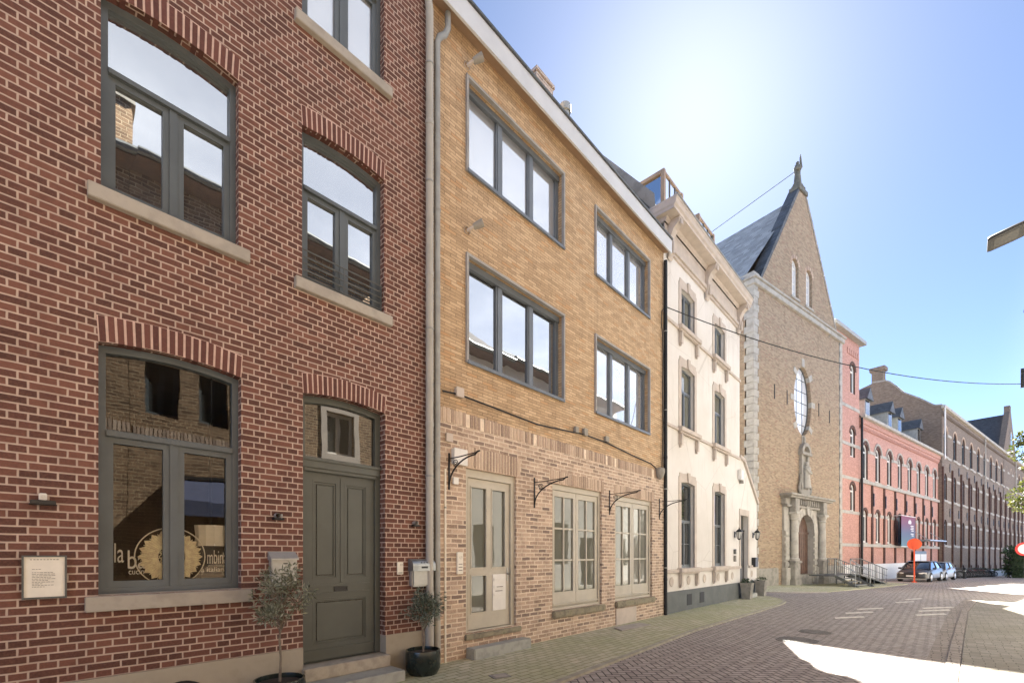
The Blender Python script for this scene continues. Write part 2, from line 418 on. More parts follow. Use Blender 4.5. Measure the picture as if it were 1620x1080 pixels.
M['conc'] = plain('concrete_surround', (0.40, 0.36, 0.31), 0.8, var=0.12, scale=5, bump=0.2)
M['fascia'] = plain('white_fascia', (0.58, 0.60, 0.61), 0.55, var=0.05, scale=2, bump=0.05)
M['soffit'] = plain('brown_soffit', (0.36, 0.26, 0.18), 0.7, var=0.1, scale=4)
def render_mat():
    t = NT('cream_render'); s = t.sep(t.uv()); raw = t.xyz(s[0], s[1])
    big = t.noise(raw, 0.7, 5.0, 0.6); fine = t.noise(raw, 45.0, 3.0)
    st = t.noise(t.xyz(t.m('MULTIPLY', s[0], 5.0), t.m('MULTIPLY', s[1], 0.5)), 1.0, 4.0, 0.65)
    c = t.mix(t.step(big, 0.35, 0.7), (0.72, 0.685, 0.635), (0.655, 0.615, 0.555))
    c = t.mix(t.m('MULTIPLY', t.step(st, 0.52, 0.75), 0.4), c, (0.50, 0.46, 0.40))
    cr = t.n('TexVoronoi', feature='DISTANCE_TO_EDGE'); cr.inputs['Scale'].default_value = 0.55; t.link(raw, cr.inputs['Vector'])
    c = t.mix(t.m('MULTIPLY', t.m('LESS_THAN', cr.outputs['Distance'], 0.004), 0.35), c, (0.40, 0.36, 0.31))
    t.principled(c, 0.9, 0, t.bump(t.m('ADD', fine, t.m('MULTIPLY', big, 2.0)), 0.2, 0.008), 0.3); return t.mat
M['render'] = render_mat()
M['wstone'] = plain('cream_stone_trim', (0.52, 0.45, 0.385), 0.85, var=0.09, scale=4, bump=0.2)
M['plinthdark'] = plain('slate_grey_plinth', (0.13, 0.14, 0.135), 0.8, var=0.12, scale=3, bump=0.15)
M['slate'] = slate_mat('roof_slate', (0.085, 0.092, 0.098))
M['slategrey'] = slate_mat('grey_church_slate', (0.36, 0.36, 0.335), 0.35, 0.22, 0.25)
M['slatedark'] = slate_mat('dark_roof_slate', (0.06, 0.063, 0.066))
M['tile'] = slate_mat('clay_roof_tile', (0.026, 0.02, 0.018), 0.24, 0.3)
M['lime'] = plain('weathered_limestone', (0.41, 0.385, 0.335), 0.85, var=0.22, scale=2.5, bump=0.3, dirt=((0.27, 0.245, 0.20), 0.55), bscale=14)
M['limedark'] = plain('sooty_limestone', (0.31, 0.29, 0.25), 0.9, var=0.28, scale=3, bump=0.4, dirt=((0.15, 0.14, 0.12), 0.7), bscale=14)
M['iron'] = plain('black_iron', (0.025, 0.026, 0.027), 0.5, 0.6, var=0.2, scale=8)
M['steel'] = plain('galvanised_steel', (0.34, 0.36, 0.36), 0.42, 0.75, var=0.2, scale=5)
M['steeldk'] = plain('dull_grey_steel', (0.12, 0.125, 0.12), 0.55, 0.5, var=0.2, scale=5)
M['zinc'] = plain('zinc_pipe', (0.33, 0.33, 0.30), 0.55, 0.3, var=0.15, scale=4)
M['pipebeige'] = plain('beige_pipe', (0.40, 0.38, 0.325), 0.55, var=0.12, scale=2.5, dirt=((0.30, 0.27, 0.22), 0.4))
M['white'] = plain('white_paint', (0.74, 0.72, 0.67), 0.5, var=0.05, scale=6)
M['black'] = plain('black_plastic', (0.018, 0.018, 0.019), 0.45, var=0.1, scale=6)
M['silver'] = plain('brushed_mailbox_steel', (0.42, 0.42, 0.39), 0.45, 0.45, var=0.08, scale=9)
M['wood'] = plain('brown_door_wood', (0.115, 0.065, 0.045), 0.6, var=0.25, scale=5, bump=0.15)
M['orange'] = plain('orange_sign_paint', (0.80, 0.10, 0.02), 0.45, var=0.06, scale=5)
M['signred'] = plain('red_sign_paint', (0.62, 0.03, 0.025), 0.45, var=0.05, scale=5)
M['straw'] = plain('woven_straw', (0.92, 0.79, 0.57), 0.85, var=0.18, scale=25, bump=0.5)
M['paper'] = plain('paper_white', (0.80, 0.76, 0.66), 0.8, var=0.06, scale=7)
M['ink'] = plain('grey_print', (0.16, 0.14, 0.12), 0.8, var=0.1)
M['letter'] = plain('pale_lettering', (0.86, 0.83, 0.77), 0.7, var=0.05)
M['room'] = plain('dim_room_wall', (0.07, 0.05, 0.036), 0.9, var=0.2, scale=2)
M['potblk'] = plain('glazed_dark_pot', (0.016, 0.024, 0.021), 0.18, var=0.3, scale=6, spec=0.6)
M['soil'] = plain('potting_soil', (0.04, 0.03, 0.022), 0.95, var=0.3, scale=30, bump=0.6)
M['bark'] = plain('olive_bark', (0.19, 0.155, 0.115), 0.9, var=0.3, scale=20, bump=0.6)
M['barkdk'] = plain('tree_bark', (0.075, 0.06, 0.045), 0.9, var=0.3, scale=8, bump=0.6)
def leaf_mat(name, a, b, c):
    t = NT(name); g = t.n('NewGeometry')
    col = t.ramp(g.outputs['Random Per Island'], [(0, a), (0.5, b), (1, c)])
    d = t.n('BsdfPrincipled'); t.link(col, d.inputs['Base Color']); d.inputs['Roughness'].default_value = 0.55
    tr = t.n('BsdfTranslucent'); t.link(col, tr.inputs[0])
    mx = t.n('MixShader'); mx.inputs[0].default_value = 0.35
    t.link(d.outputs[0], mx.inputs[1]); t.link(tr.outputs[0], mx.inputs[2]); t.link(mx.outputs[0], t.out.inputs[0])
    return t.mat
M['olive'] = leaf_mat('olive_leaf', (0.11, 0.12, 0.075), (0.22, 0.235, 0.155), (0.40, 0.41, 0.31))
M['olivedk'] = leaf_mat('dark_olive_leaf', (0.055, 0.08, 0.06), (0.12, 0.16, 0.115), (0.27, 0.31, 0.25))
M['leaf'] = leaf_mat('bright_leaf', (0.035, 0.05, 0.012), (0.08, 0.095, 0.02), (0.16, 0.165, 0.04))
M['hedge'] = leaf_mat('hedge_leaf', (0.015, 0.035, 0.012), (0.03, 0.06, 0.02), (0.055, 0.09, 0.03))
M['road'] = herring_mat('clay_road_pavers', [(0, (0.31, 0.268, 0.24)), (0.5, (0.40, 0.35, 0.312)), (1, (0.48, 0.425, 0.38))], (0.042, 0.036, 0.031))
def paver_mat(name, stops, joint, L, H, moss=None, mort=0.012, across=False):
    t = NT(name); s = t.sep(t.uv())
    if across: s = [s[1], s[0]]
    mask, r1, r2, raw = brick_core(t, s[0], s[1], L, H, mort, 'half', 0.005)
    col = t.ramp(r1, stops)
    big = t.noise(raw, 0.5, 5.0, 0.65); mid = t.noise(raw, 3.0, 4.0, 0.6); fine = t.noise(raw, 70.0, 3.0)
    if moss:
        col = t.mix(t.m('MULTIPLY', t.step(big, 0.36, 0.66), moss[1]), col, moss[0])
        joint = t.mix(t.step(mid, 0.35, 0.6), joint, tuple(c*0.55 for c in moss[0]))
    col = t.mix(t.m('MULTIPLY', t.step(mid, 0.45, 0.8), 0.4), col, tuple(c*0.7 for c in stops[0][1]))
    col = t.mix(t.m('MULTIPLY', fine, 0.3), col, stops[0][1])
    col = t.mix(mask, joint, col)
    h = t.m('ADD', t.m('MULTIPLY', mask, 0.8), t.m('ADD', t.m('MULTIPLY', r2, 0.35), t.m('MULTIPLY', fine, 0.25)))
    t.principled(col, 0.8, 0, t.bump(h, 0.6, 0.01), 0.3)
    return t.mat
M['pave'] = paver_mat('mossy_pavement', [(0, (0.44, 0.415, 0.29)), (0.5, (0.53, 0.50, 0.36)), (1, (0.61, 0.57, 0.43))], (0.20, 0.19, 0.11), 0.22, 0.11, ((0.38, 0.40, 0.20), 0.65))
M['pave2'] = paver_mat('grey_pavement', [(0, (0.25, 0.225, 0.185)), (0.5, (0.31, 0.28, 0.23)), (1, (0.37, 0.335, 0.28))], (0.15, 0.13, 0.105), 0.22, 0.11, ((0.21, 0.20, 0.14), 0.4), 0.009, True)
M['cobble'] = paver_mat('channel_setts', [(0, (0.25, 0.215, 0.18)), (0.5, (0.32, 0.275, 0.235)), (1, (0.39, 0.34, 0.29))], (0.13, 0.11, 0.09), 0.21, 0.105, None, 0.014, True)
M['kerb'] = plain('kerb_stone', (0.36, 0.335, 0.26), 0.8, var=0.2, scale=6, bump=0.3)
M['earth'] = plain('bare_ground', (0.12, 0.11, 0.09), 0.95, var=0.2, scale=0.5)
M['sunstreak'] = plain('painted_sunlight_streak', (0.66, 0.61, 0.53), 0.85, var=0.25, scale=9, bump=0.2)  # pale colour of the sunlight streaks laid on the road
M['carpaint'] = plain('graphite_car_paint', (0.035, 0.036, 0.037), 0.35, 0.0, var=0.05, scale=2, coat=0.1)
M['carsilver'] = plain('silver_car_paint', (0.20, 0.20, 0.195), 0.35, 0.0, var=0.05, scale=2, coat=0.1)
M['carglass'] = glass_mat('car_glass', 0.05, (0.01, 0.011, 0.012), wav=0.002)
M['tyre'] = plain('tyre_rubber', (0.018, 0.018, 0.018), 0.85, var=0.15)
M['chrome'] = plain('wheel_alloy', (0.5, 0.5, 0.5), 0.3, 0.9, var=0.05)
M['lampglass'] = plain('lamp_lens', (0.55, 0.54, 0.50), 0.2, var=0.04)
M['lens'] = plain('dull_lamp_lens', (0.06, 0.055, 0.045), 0.3, var=0.05)
M['lampbody'] = plain('bronze_grey_lamp', (0.035, 0.033, 0.028), 0.5, var=0.12)
M['bronze'] = plain('dark_weathered_stone', (0.13, 0.125, 0.10), 0.85, var=0.3, scale=5, bump=0.3)
# ------------------------------------------------------------------ camera, sun, sky
cd = bpy.data.cameras.new('camera'); cam = bpy.data.objects.new('camera', cd); COL.objects.link(cam)
cam.location = (0, 0, EYE); cam.rotation_euler = (R(90), 0, -math.atan2(AX[0], AX[1]))
cd.sensor_width = 36.0; cd.lens = 16.0; cd.shift_y = (CY-540)/1620.0; cd.clip_start = 0.05; cd.clip_end = 12000
S.camera = cam
SUN_PX = (1096, 144)
sd = ray(*SUN_PX); sv = Vector(sd).normalized()
SUN_EL = math.asin(sv.z); SUN_AZ = math.atan2(sv.x, sv.y)
sl = bpy.data.lights.new('sun', 'SUN'); sl.energy = 2.0; sl.angle = R(0.5); sl.color = (1.0, 0.95, 0.87)
so = bpy.data.objects.new('sun', sl); COL.objects.link(so); so.rotation_euler = sv.to_track_quat('Z', 'Y').to_euler()
so.location = (20, 10, 40)
w = bpy.data.worlds.new('World'); S.world = w; w.use_nodes = True
wt = w.node_tree; wt.nodes.clear()
wo = wt.nodes.new('ShaderNodeOutputWorld'); bg = wt.nodes.new('ShaderNodeBackground'); sk = wt.nodes.new('ShaderNodeTexSky')
sk.sky_type = 'NISHITA'; sk.sun_disc = False; sk.sun_elevation = SUN_EL; sk.sun_rotation = SUN_AZ
sk.air_density = 0.104; sk.dust_density = 0.036; sk.ozone_density = 0.0; sk.altitude = 50
tn = wt.nodes.new('ShaderNodeMix'); tn.data_type = 'RGBA'; tn.blend_type = 'MULTIPLY'; tn.inputs[0].default_value = 1.0; tn.inputs[7].default_value = (0.95, 1.005, 0.99, 1); wt.links.new(sk.outputs[0], tn.inputs[6]); wt.links.new(tn.outputs[2], bg.inputs[0]); wt.links.new(bg.outputs[0], wo.inputs[0]); bg.inputs[1].default_value = 0.05
S.view_settings.view_transform = 'Standard'; S.view_settings.look = 'None'
S.view_settings.exposure = 4.58; S.view_settings.gamma = 1.0
try:
    S.cycles.max_bounces = 8; S.cycles.diffuse_bounces = 4; S.cycles.glossy_bounces = 4; S.cycles.transparent_max_bounces = 12
    S.cycles.caustics_reflective = False; S.cycles.caustics_refractive = False; S.cycles.sample_clamp_indirect = 6.0
except Exception: pass

t = NT('added_fill_veil'); p = t.obj(); s = t.sep(p)  # unseen veil added behind the viewer to brighten panes and fill the fronts
n = t.noise(p, 0.0016, 5.0, 0.6)
edge = t.m('MULTIPLY', t.step(s[1], -150.0, -900.0), t.m('MULTIPLY', t.step(s[1], -5200.0, -3500.0), t.m('MULTIPLY', t.step(s[0], -4200.0, -2500.0), t.step(s[0], 4200.0, 2500.0))))
op = t.m('MULTIPLY', t.m('ADD', 0.105, t.m('MULTIPLY', t.step(n, 0.35, 0.75), 0.07)), edge)
tr_ = t.n('BsdfTranslucent'); tr_.inputs[0].default_value = (0.95, 0.96, 0.97, 1); tp = t.n('BsdfTransparent'); mx = t.n('MixShader')
t.link(op, mx.inputs[0]); t.link(tp.outputs[0], mx.inputs[1]); t.link(tr_.outputs[0], mx.inputs[2]); t.link(mx.outputs[0], t.out.inputs[0])
g = MB(); g.poly([(-4500, -5500, 0), (4500, -5500, 0), (4500, 200, 0), (-4500, 200, 0)])
vo = tag(g.build('fill_sheet', t.mat), 'thin high pale veil added unseen behind the viewer for soft fill light', 'light helper', None, 'structure'); vo.location = (0, 0, 900)
# ------------------------------------------------------------------ ground
def strip_mesh(name, mat, left, right, dz, kind='structure', label=None, cat=None, skirt=0.0):
    """sheet between two polylines with the same number of points, following the fall of the street"""
    mb = MB(); n = len(left); vs = []; fs = []
    def fine(L):
        out = []
        for a, b in zip(L[:-1], L[1:]):
            k = max(1, int(abs(b[0]-a[0])/2.0))
            for i in range(k): out.append((a[0]+(b[0]-a[0])*i/k, a[1]+(b[1]-a[1])*i/k))
        return out+[L[-1]]
    def fine2(L, L2):
        o1, o2 = [], []
        for i in range(len(L)-1):
            k = max(1, int(max(abs(L[i+1][0]-L[i][0]), abs(L2[i+1][0]-L2[i][0]))/2.0))
            for q in range(k):
                t = q/k
                o1.append((L[i][0]+(L[i+1][0]-L[i][0])*t, L[i][1]+(L[i+1][1]-L[i][1])*t))
                o2.append((L2[i][0]+(L2[i+1][0]-L2[i][0])*t, L2[i][1]+(L2[i+1][1]-L2[i][1])*t))
        return o1+[L[-1]], o2+[L2[-1]]
    A, B = fine2(left, right)
    for a, b in zip(A, B):
        vs += [(a[0], a[1], slope(a[0])+dz), (b[0], b[1], slope(b[0])+dz)]
    for i in range(len(A)-1): fs.append((2*i, 2*i+1, 2*i+3, 2*i+2))
    mb.add(vs, fs)
    if skirt:
        for P in (A, B):
            for a, b in zip(P[:-1], P[1:]):
                za, zb = slope(a[0])+dz, slope(b[0])+dz
                mb.add([(a[0], a[1], za), (b[0], b[1], zb), (b[0], b[1], zb-skirt), (a[0], a[1], za-skirt)], [(0, 1, 2, 3)])
    o = mb.build(name, mat)
    return tag(o, label, cat, None, kind)
g = MB(); g.poly([(-1500, -1500, -2.6), (1500, -1500, -2.6), (1500, 1500, -2.6), (-1500, 1500, -2.6)])
tag(g.build('ground', M['earth']), 'bare ground reaching to the horizon', 'ground', None, 'structure')
strip_mesh('road', M['road'], [(-16, 40), (16, 40), (140, 40)], [(-16, -45), (16, -45), (140, -45)], -0.03, label='brown clay paved street in herringbone bond', cat='road')
# left pavement with its rounded end at the lane
LP = [(-14, 3.05), (4.37, 3.33), (9.3, 3.62), (13.0, 3.58), (15.8, 3.56), (17.0, 3.66), (18.0, 4.0), (18.8, 4.6), (19.25, 5.3)]
LW = [(x, 5.4 if x > 19 else 5.25) for x, y in LP]
strip_mesh('left_pavement', M['pave'], [(x, y+0.09) for x, y in LP[:-1]]+[(19.15, 5.3)], [(x, 5.4) for x, y in LP[:-1]]+[(19.15, 5.4)], 0.0, skirt=0.05,
           label='mossy greenish pavement along the house fronts', cat='pavement')
strip_mesh('left_kerb', M['kerb'], LP, [(x, y+0.088) for x, y in LP[:-1]]+[(19.15, 5.3)], 0.004, skirt=0.06, label='worn stone kerb of the left pavement', cat='kerb')
# right pavement and its channel of setts
CL = [(-14, 1.0), (5.0, 0.31), (11.4, 0.06), (17.6, -0.20), (22.5, -0.62)]
CR = [(x, y-0.20) for x, y in CL]; CR2 = [(x, y-0.215) for x, y in CL]; CR3 = [(x, y-0.36) for x, y in CL]
strip_mesh('channel_left_row', M['cobble'], CL, CR, -0.026, label='row of setts at the road side of the channel', cat='gutter channel')
strip_mesh('channel_right_row', M['cobble'], CR2, CR3, -0.012, skirt=0.03, label='flush stone edging beside the right pavement', cat='kerb')
strip_mesh('right_pavement', M['pave2'], [(x, y-0.372) for x, y in CL], [(-14, -2.75), (5, -2.75), (11.4, -2.75), (17.6, -2.75), (22.5, -2.9)], -0.014, skirt=0.03,
           label='grey brown paved walk on the right side of the street', cat='pavement')
# church forecourt
FCa = [(20.3, 8.4), (20.6, 6.2), (21.3, 4.6), (22.6, 3.45), (24.5, 3.0), (30, 2.2), (37, 1.4)]
FCb = [(24.0, 9.0), (25, 8.6), (26, 8.2), (27.0, 8.0), (30, 7.0), (36, 6.2), (44, 5.2)]
strip_mesh('church_forecourt', M['pave'], FCa, FCb, 0.0, skirt=0.05, label='paved forecourt before the church portal', cat='pavement')
strip_mesh('forecourt_kerb', M['conc'], [(x-0.05, y-0.14) for x, y in FCa[1:4]], [(x, y) for x, y in FCa[1:4]], 0.006, skirt=0.06, label='pale kerb around the church forecourt corner', cat='kerb')
# streaks of window-reflected sunlight, painted onto the road as pale sheets
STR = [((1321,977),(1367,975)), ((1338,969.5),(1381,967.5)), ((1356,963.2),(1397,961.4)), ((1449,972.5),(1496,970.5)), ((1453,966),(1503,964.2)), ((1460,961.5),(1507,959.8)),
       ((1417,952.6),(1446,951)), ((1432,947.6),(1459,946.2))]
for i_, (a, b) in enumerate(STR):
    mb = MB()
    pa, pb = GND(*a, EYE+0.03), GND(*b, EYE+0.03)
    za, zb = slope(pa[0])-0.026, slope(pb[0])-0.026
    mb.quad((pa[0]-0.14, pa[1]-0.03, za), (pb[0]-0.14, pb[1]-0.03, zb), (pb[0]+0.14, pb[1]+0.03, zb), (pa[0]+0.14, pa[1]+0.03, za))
    tag(mb.build('sunlight_streak', M['sunstreak']), 'short streak of reflected sunlight painted on the dark paved street', 'painted sunlight', 'painted sunlight streaks on the street', 'structure')
# manhole cover, small gully, cellar slab
def manhole(px, py, r, name, label):
    x, y = GND(px, py, EYE+0.03); z = slope(x)-0.022
    t = thing(name, label, 'manhole cover', (x, y, z), 0.5, 'iron covers in the road')
    mb = MB(); mb.lathe([(r, -0.01), (r, 0.0), (r*0.92, 0.0)], (0, 0, 0), 32); mb.build('frame', M['castiron'], t)
    mb = MB(); mb.lathe([(r*0.92, -0.004), (0.001, -0.004)], (0, 0, 0), 32)
    for k in range(-6, 7):
        yy = k*r*0.135; hw = math.sqrt(max(0, (r*0.86)**2-yy*yy))
        mb.box(-hw, hw, yy-r*0.035, yy+r*0.035, -0.004, 0.006)
    mb.build('lid', M['castiron'], t)
manhole(1262, 1012, 0.36, 'manhole_cover', 'round ribbed iron manhole cover in the road, nearer of two')
manhole(1290, 999, 0.30, 'manhole_cover', 'smaller iron cover in the road just behind the ribbed one')
x, y = GND(791, 1069, EYE); t = thing('gully_cover', 'small square gully cover in the mossy pavement', 'gully cover', (x, y, 0.004), -0.35)
MB().box(-0.12, 0.12, -0.09, 0.09, -0.02, 0.006).build('frame', M['castiron'], t, 0.003)
MB().box(-0.085, 0.085, -0.06, 0.06, -0.02, 0.009).build('lid', M['conc'], t, 0.003)

# ------------------------------------------------------------------ windows
def inset_arc(x0, x1, z0, z1, rise, n=12): return arc_rect(x0, x1, z0, z1, rise, n)
def window(root, x0, x1, z0, z1, y, rise=0.0, fw=0.055, cols=2, transom=None, bar=0.05, thick=0.07, frame=None, glass=None,
           sash=0.035, rows=1, name='window', below_split=True, glazing=0.02, mull=None):
    """framed window filling an opening whose front plane is y; returns the frame object (panes are its children)"""
    frame = frame or M['greyframe']; glass = glass or M['pane']
    mull = mull or bar
    mb = MB(); outer = arc_rect(x0, x1, z0, z1, rise)
    xi0, xi1, zi0 = x0+fw, x1-fw, z0+fw
    holes = []; panes = []
    w0 = (x1-x0)/2; r_in = rise*((w0-fw)/w0) if rise else 0.0
    zi1 = z1-fw+(rise-r_in)*0.5
    tz = transom
    cells = []
    if tz:
        holes.append(arc_rect(xi0, xi1, tz+bar/2, zi1, r_in)); panes.append(arc_rect(xi0, xi1, tz+bar/2, zi1, r_in))
        top = tz-bar/2
        cz1 = top
    else: cz1 = zi1
    cw = (xi1-xi0-(cols-1)*mull)/cols
    for c in range(cols):
        a = xi0+c*(cw+mull); b = a+cw
        if tz is None and rise and cols == 1:
            holes.append(arc_rect(a, b, zi0, cz1, r_in)); cells.append((a, b, zi0, cz1, r_in))
        else:
            holes.append(arc_rect(a, b, zi0, cz1)); cells.append((a, b, zi0, cz1, 0))
    mb.plate(outer, holes, y, y+thick, back=False)
    for (a, b, c0, c1, rr) in cells:                  # sashes
        s = sash
        if s:
            if rr: o_ = arc_rect(a, b, c0, c1, rr); i_ = arc_rect(a+s, b-s, c0+s, c1-s*0.6, rr*0.85)
            else: o_ = arc_rect(a, b, c0, c1); i_ = arc_rect(a+s, b-s, c0+s*1.2, c1-s)
            mb.plate(o_, [i_], y+0.012, y+thick-0.01, back=False); 
        if rows > 1 or rows < 0:
            k = abs(rows)
            for q in range(1, k):
                zz = c0+(c1-c0)*q/k
                mb.box(a+s, b-s, y+0.018, y+0.045, zz-glazing/2, zz+glazing/2)
        panes.append(arc_rect(a+s*0.7, b-s*0.7, c0+s*0.7, c1-s*0.5, rr*0.85))
    fo = mb.build(name, frame, root)
    for p in panes:
        q = MB(); tl = random.uniform(-0.003, 0.003); tl2 = random.uniform(-0.003, 0.003)
        q.sheet(p, (), y+thick*0.62)
        mx = sum(c[0] for c in p)/len(p); mz = sum(c[1] for c in p)/len(p)
        q.v = [(v[0], v[1]+tl*(v[0]-mx)+tl2*(v[2]-mz), v[2]) for v in q.v]
        q.build('pane', glass, fo)
    return fo
def voussoirs(root, x0, x1, z1, rise, h, y, n, mats, splay=0.5, name='brick_arch', proud=0.0038):
    """segmental arch of upright bricks with visible joints (mats: brick, mortar)"""
    mb = MB(); w0 = (x1-x0)/2; cx = (x0+x1)/2
    if rise > 1e-4: rad = (w0*w0+rise*rise)/(2*rise); cz = z1+rise-rad; a0 = math.asin(w0/rad)
    else: rad = 40.0; cz = z1-rad; a0 = math.asin(w0/rad); 
    top = []; bot = []
    N = n
    flat = rise <= 1e-4
    def P(i, f, s):      # i: 0..N position, s: 0 intrados, 1 extrados
        if flat:
            xx = x0+(x1-x0)*(i/N); tilt = (i/N-0.5)*2*splay*0.1
            return (xx+tilt*s*h*3, z1+s*h)
        a = -a0+2*a0*i/N
        sc = 1.0+(splay-1.0)*0.0
        ex = math.sin(a)*splay*h*s
        return (cx+rad*math.sin(a)+ex+0*s, cz+rad*math.cos(a)+h*s*(1-0.0))
    for i in range(N):
        g0, g1 = i+0.15, i+0.85
        pts = [P(g0, 0, 0.0), P(g1, 0, 0.0), P(g1, 0, 1.0), P(g0, 0, 1.0)]
        jz = random.uniform(-0.006, 0.006)
        pts = [(p[0], p[1]+jz) for p in pts]
        mb.plate(pts, (), y-proud-random.uniform(0, 0.0015), y+0.09, 0, back=False)
    ring = [P(i*N/24, 0, -0.0) for i in range(25)]+[P(i*N/24, 0, 1.03) for i in range(24, -1, -1)]
    mb.plate(ring, (), y-0.0026, y+0.085, 1, back=False)
    return mb.build(name, mats, root)

# ------------------------------------------------------------------ red brick house
RX0, RX1 = -9.0, 3.835
red = worldly(thing('brick_house', 'red brick town house with arched grey windows and grey-green panelled front door', 'house', (3.0, DF+0.3, 0)))
OPA = (0.405, 1.478, 1.185, 3.32, 0.052)
OPB = (0.42, 1.455, 4.615, 6.30, 0.055)
OPC = (2.08, 3.105, 4.575, 6.29, 0.052)
OPD = (2.09, 3.115, 0.27, 3.325, 0.052)
OPE = (2.08, 3.105, 7.49, 9.15, 0.052)
OPF = (0.42, 1.455, 7.49, 9.15, 0.055)
OPS = [OPA, OPB, OPC, OPD, OPE, OPF]
for k in range(1, 4): OPS.append((0.42-2.6*k, 1.455-2.6*k, 4.615, 6.30, 0.055))
WT = 0.36
mb = MB(); holes = [arc_rect(*o) for o in OPS]
mb.sheet([(RX0, 0.5), (RX1, 0.5), (RX1, 10.2), (RX0, 10.2)], [h for h, o in zip(holes, OPS) if o is not OPD], DF)
mb2 = MB()
mb = MB(); doorpoly = arc_rect(*OPD)
outer = [(RX0, 0.5), (OPD[0], 0.5)]+doorpoly[:0]
# walk the door cut-out as part of the outline (the plinth stops beside it)
outer = [(RX0, 0.5), (OPD[0], 0.5)] + [p for p in doorpoly[::-1] if p[1] > 0.6] + [(OPD[1], 0.5), (RX1, 0.5), (RX1, 10.2), (RX0, 10.2)]
mb.sheet(outer, [h for h, o in zip(holes, OPS) if o is not OPD], DF)
for h, o in zip(holes, OPS):
    if o is OPD: continue
    mb.rim(h, DF, DF+WT, True)
dp = [(OPD[0], 0.5)]+[p for p in doorpoly[::-1] if p[1] > 0.6]+[(OPD[1], 0.5)]
for a, b in zip(dp[:-1], dp[1:]): mb.quad((a[0], DF, a[1]), (b[0], DF, b[1]), (b[0], DF+WT, b[1]), (a[0], DF+WT, a[1]))
mb.quad((RX1, DF, 0.5), (RX1, DF+8, 0.5), (RX1, DF+8, 10.2), (RX1, DF, 10.2))
mb.quad((RX0, DF, 0), (RX0, DF+8, 0), (RX0, DF+8, 10.2), (RX0, DF, 10.2))
mb.quad((RX0, DF+8, 0), (RX1, DF+8, 0), (RX1, DF+8, 10.2), (RX0, DF+8, 10.2))
mb.build('wall', M['red'], red)
MB().plate([(RX0, -0.1), (OPD[0]-0.004, -0.1), (OPD[0]-0.004, 0.497), (RX0, 0.497)], (), DF-0.018, DF+WT).build('plinth', M['plinth'], red)
MB().plate([(OPD[1]+0.004, -0.1), (RX1, -0.1), (RX1, 0.507), (OPD[1]+0.004, 0.507)], (), DF-0.018, DF+WT).build('plinth', M['plinth'], red)
rf = MB(); rf.poly([(RX0, DF-0.3, 10.2), (RX1, DF-0.3, 10.2), (RX1, DF+4, 12.6), (RX0, DF+4, 12.6)]); rf.poly([(RX0, DF+8, 10.2), (RX1, DF+8, 10.2), (RX1, DF+4, 12.6), (RX0, DF+4, 12.6)])
rf.poly([(RX1, DF-0.3, 10.2), (RX1, DF+8, 10.2), (RX1, DF+4, 12.6)]); rf.poly([(RX0, DF-0.3, 10.2), (RX0, DF+8, 10.2), (RX0, DF+4, 12.6)])
rf.poly([(RX0, DF-0.3, 10.2), (RX1, DF-0.3, 10.2), (RX1, DF+8, 10.2), (RX0, DF+8, 10.2)])
rf.build('roof', M['tile'], red)
def room(root, x0, x1, z0, z1, y0, y1, mat, name='room'):
    m = MB()
    m.quad((x0, y1, z0), (x1, y1, z0), (x1, y1, z1), (x0, y1, z1)); m.quad((x0, y0, z0), (x0, y1, z0), (x0, y1, z1), (x0, y0, z1))
    m.quad((x1, y0, z0), (x1, y1, z0), (x1, y1, z1), (x1, y0, z1)); m.quad((x0, y0, z0), (x1, y0, z0), (x1, y1, z0), (x0, y1, z0))
    m.quad((x0, y0, z1), (x1, y0, z1), (x1, y1, z1), (x0, y1, z1))
    return m.build(name, mat, root)
room(red, 0.1, 1.8, 0.6, 3.45, DF+WT, DF+2.6, M['room'])
def red_window(op, glass, tr, transparent=False):
    x0, x1, z0, z1, rise = op
    f = window(red, x0, x1, z0, z1, DF+0.095, rise, 0.055, 2, tr, 0.06, 0.075, M['greyframe'], glass, 0.05, mull=0.062)
    r = MB(); r.box(x0+0.055, x1-0.055, DF+0.075, DF+0.095, tr-0.028, tr+0.02); r.build('transom', M['greyframe'], f, 0.004)
    if not transparent:
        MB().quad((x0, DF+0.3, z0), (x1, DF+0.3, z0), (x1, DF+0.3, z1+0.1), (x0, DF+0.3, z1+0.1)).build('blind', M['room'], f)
    return f
def stone_sill(root, x0, x1, z, h=0.125, y=DF, pr=0.06, mat=None):
    m = MB(); m.box(x0, x1, y-pr, y+0.11, z-h, z); m.box(x0+0.08, x1-0.08, y+0.02, y+0.11, z, z+0.012)
    return m.build('sill', mat or M['sill'], root, 0.006)
fa = red_window(OPA, M['paneclear'], 2.585, True)
fb = red_window(OPB, M['pane'], 5.72); fc = red_window(OPC, M['pane'], 5.69); fe = red_window(OPE, M['panepale'], 8.6); ff = red_window(OPF, M['panepale'], 8.6)
for o in OPS[6:]: red_window(o, M['pane'], 5.72)
for op in OPS:
    if op is OPD: continue
    stone_sill(red, op[0]-0.085, op[1]+0.09, op[2]-0.004)
for op in OPS:
    voussoirs(red, op[0]-0.0, op[1]+0.0, op[3], op[4], 0.215, DF, 18, [M['arch_red'], M['mort_red']], 0.30)
# window rail before window C
gr = MB()
for k in range(5): gr.tube([(OPC[0]+0.01, DF+0.045, OPC[2]+0.075+0.075*k), (OPC[1]-0.01, DF+0.045, OPC[2]+0.075+0.075*k)], 0.008, 6)
for k in (0.02, 0.5, 0.98): gr.tube([(OPC[0]+(OPC[1]-OPC[0])*k, DF+0.045, OPC[2]+0.02), (OPC[0]+(OPC[1]-OPC[0])*k, DF+0.045, OPC[2]+0.385)], 0.008, 6)
gr.build('window_rail', M['steeldk'], red)
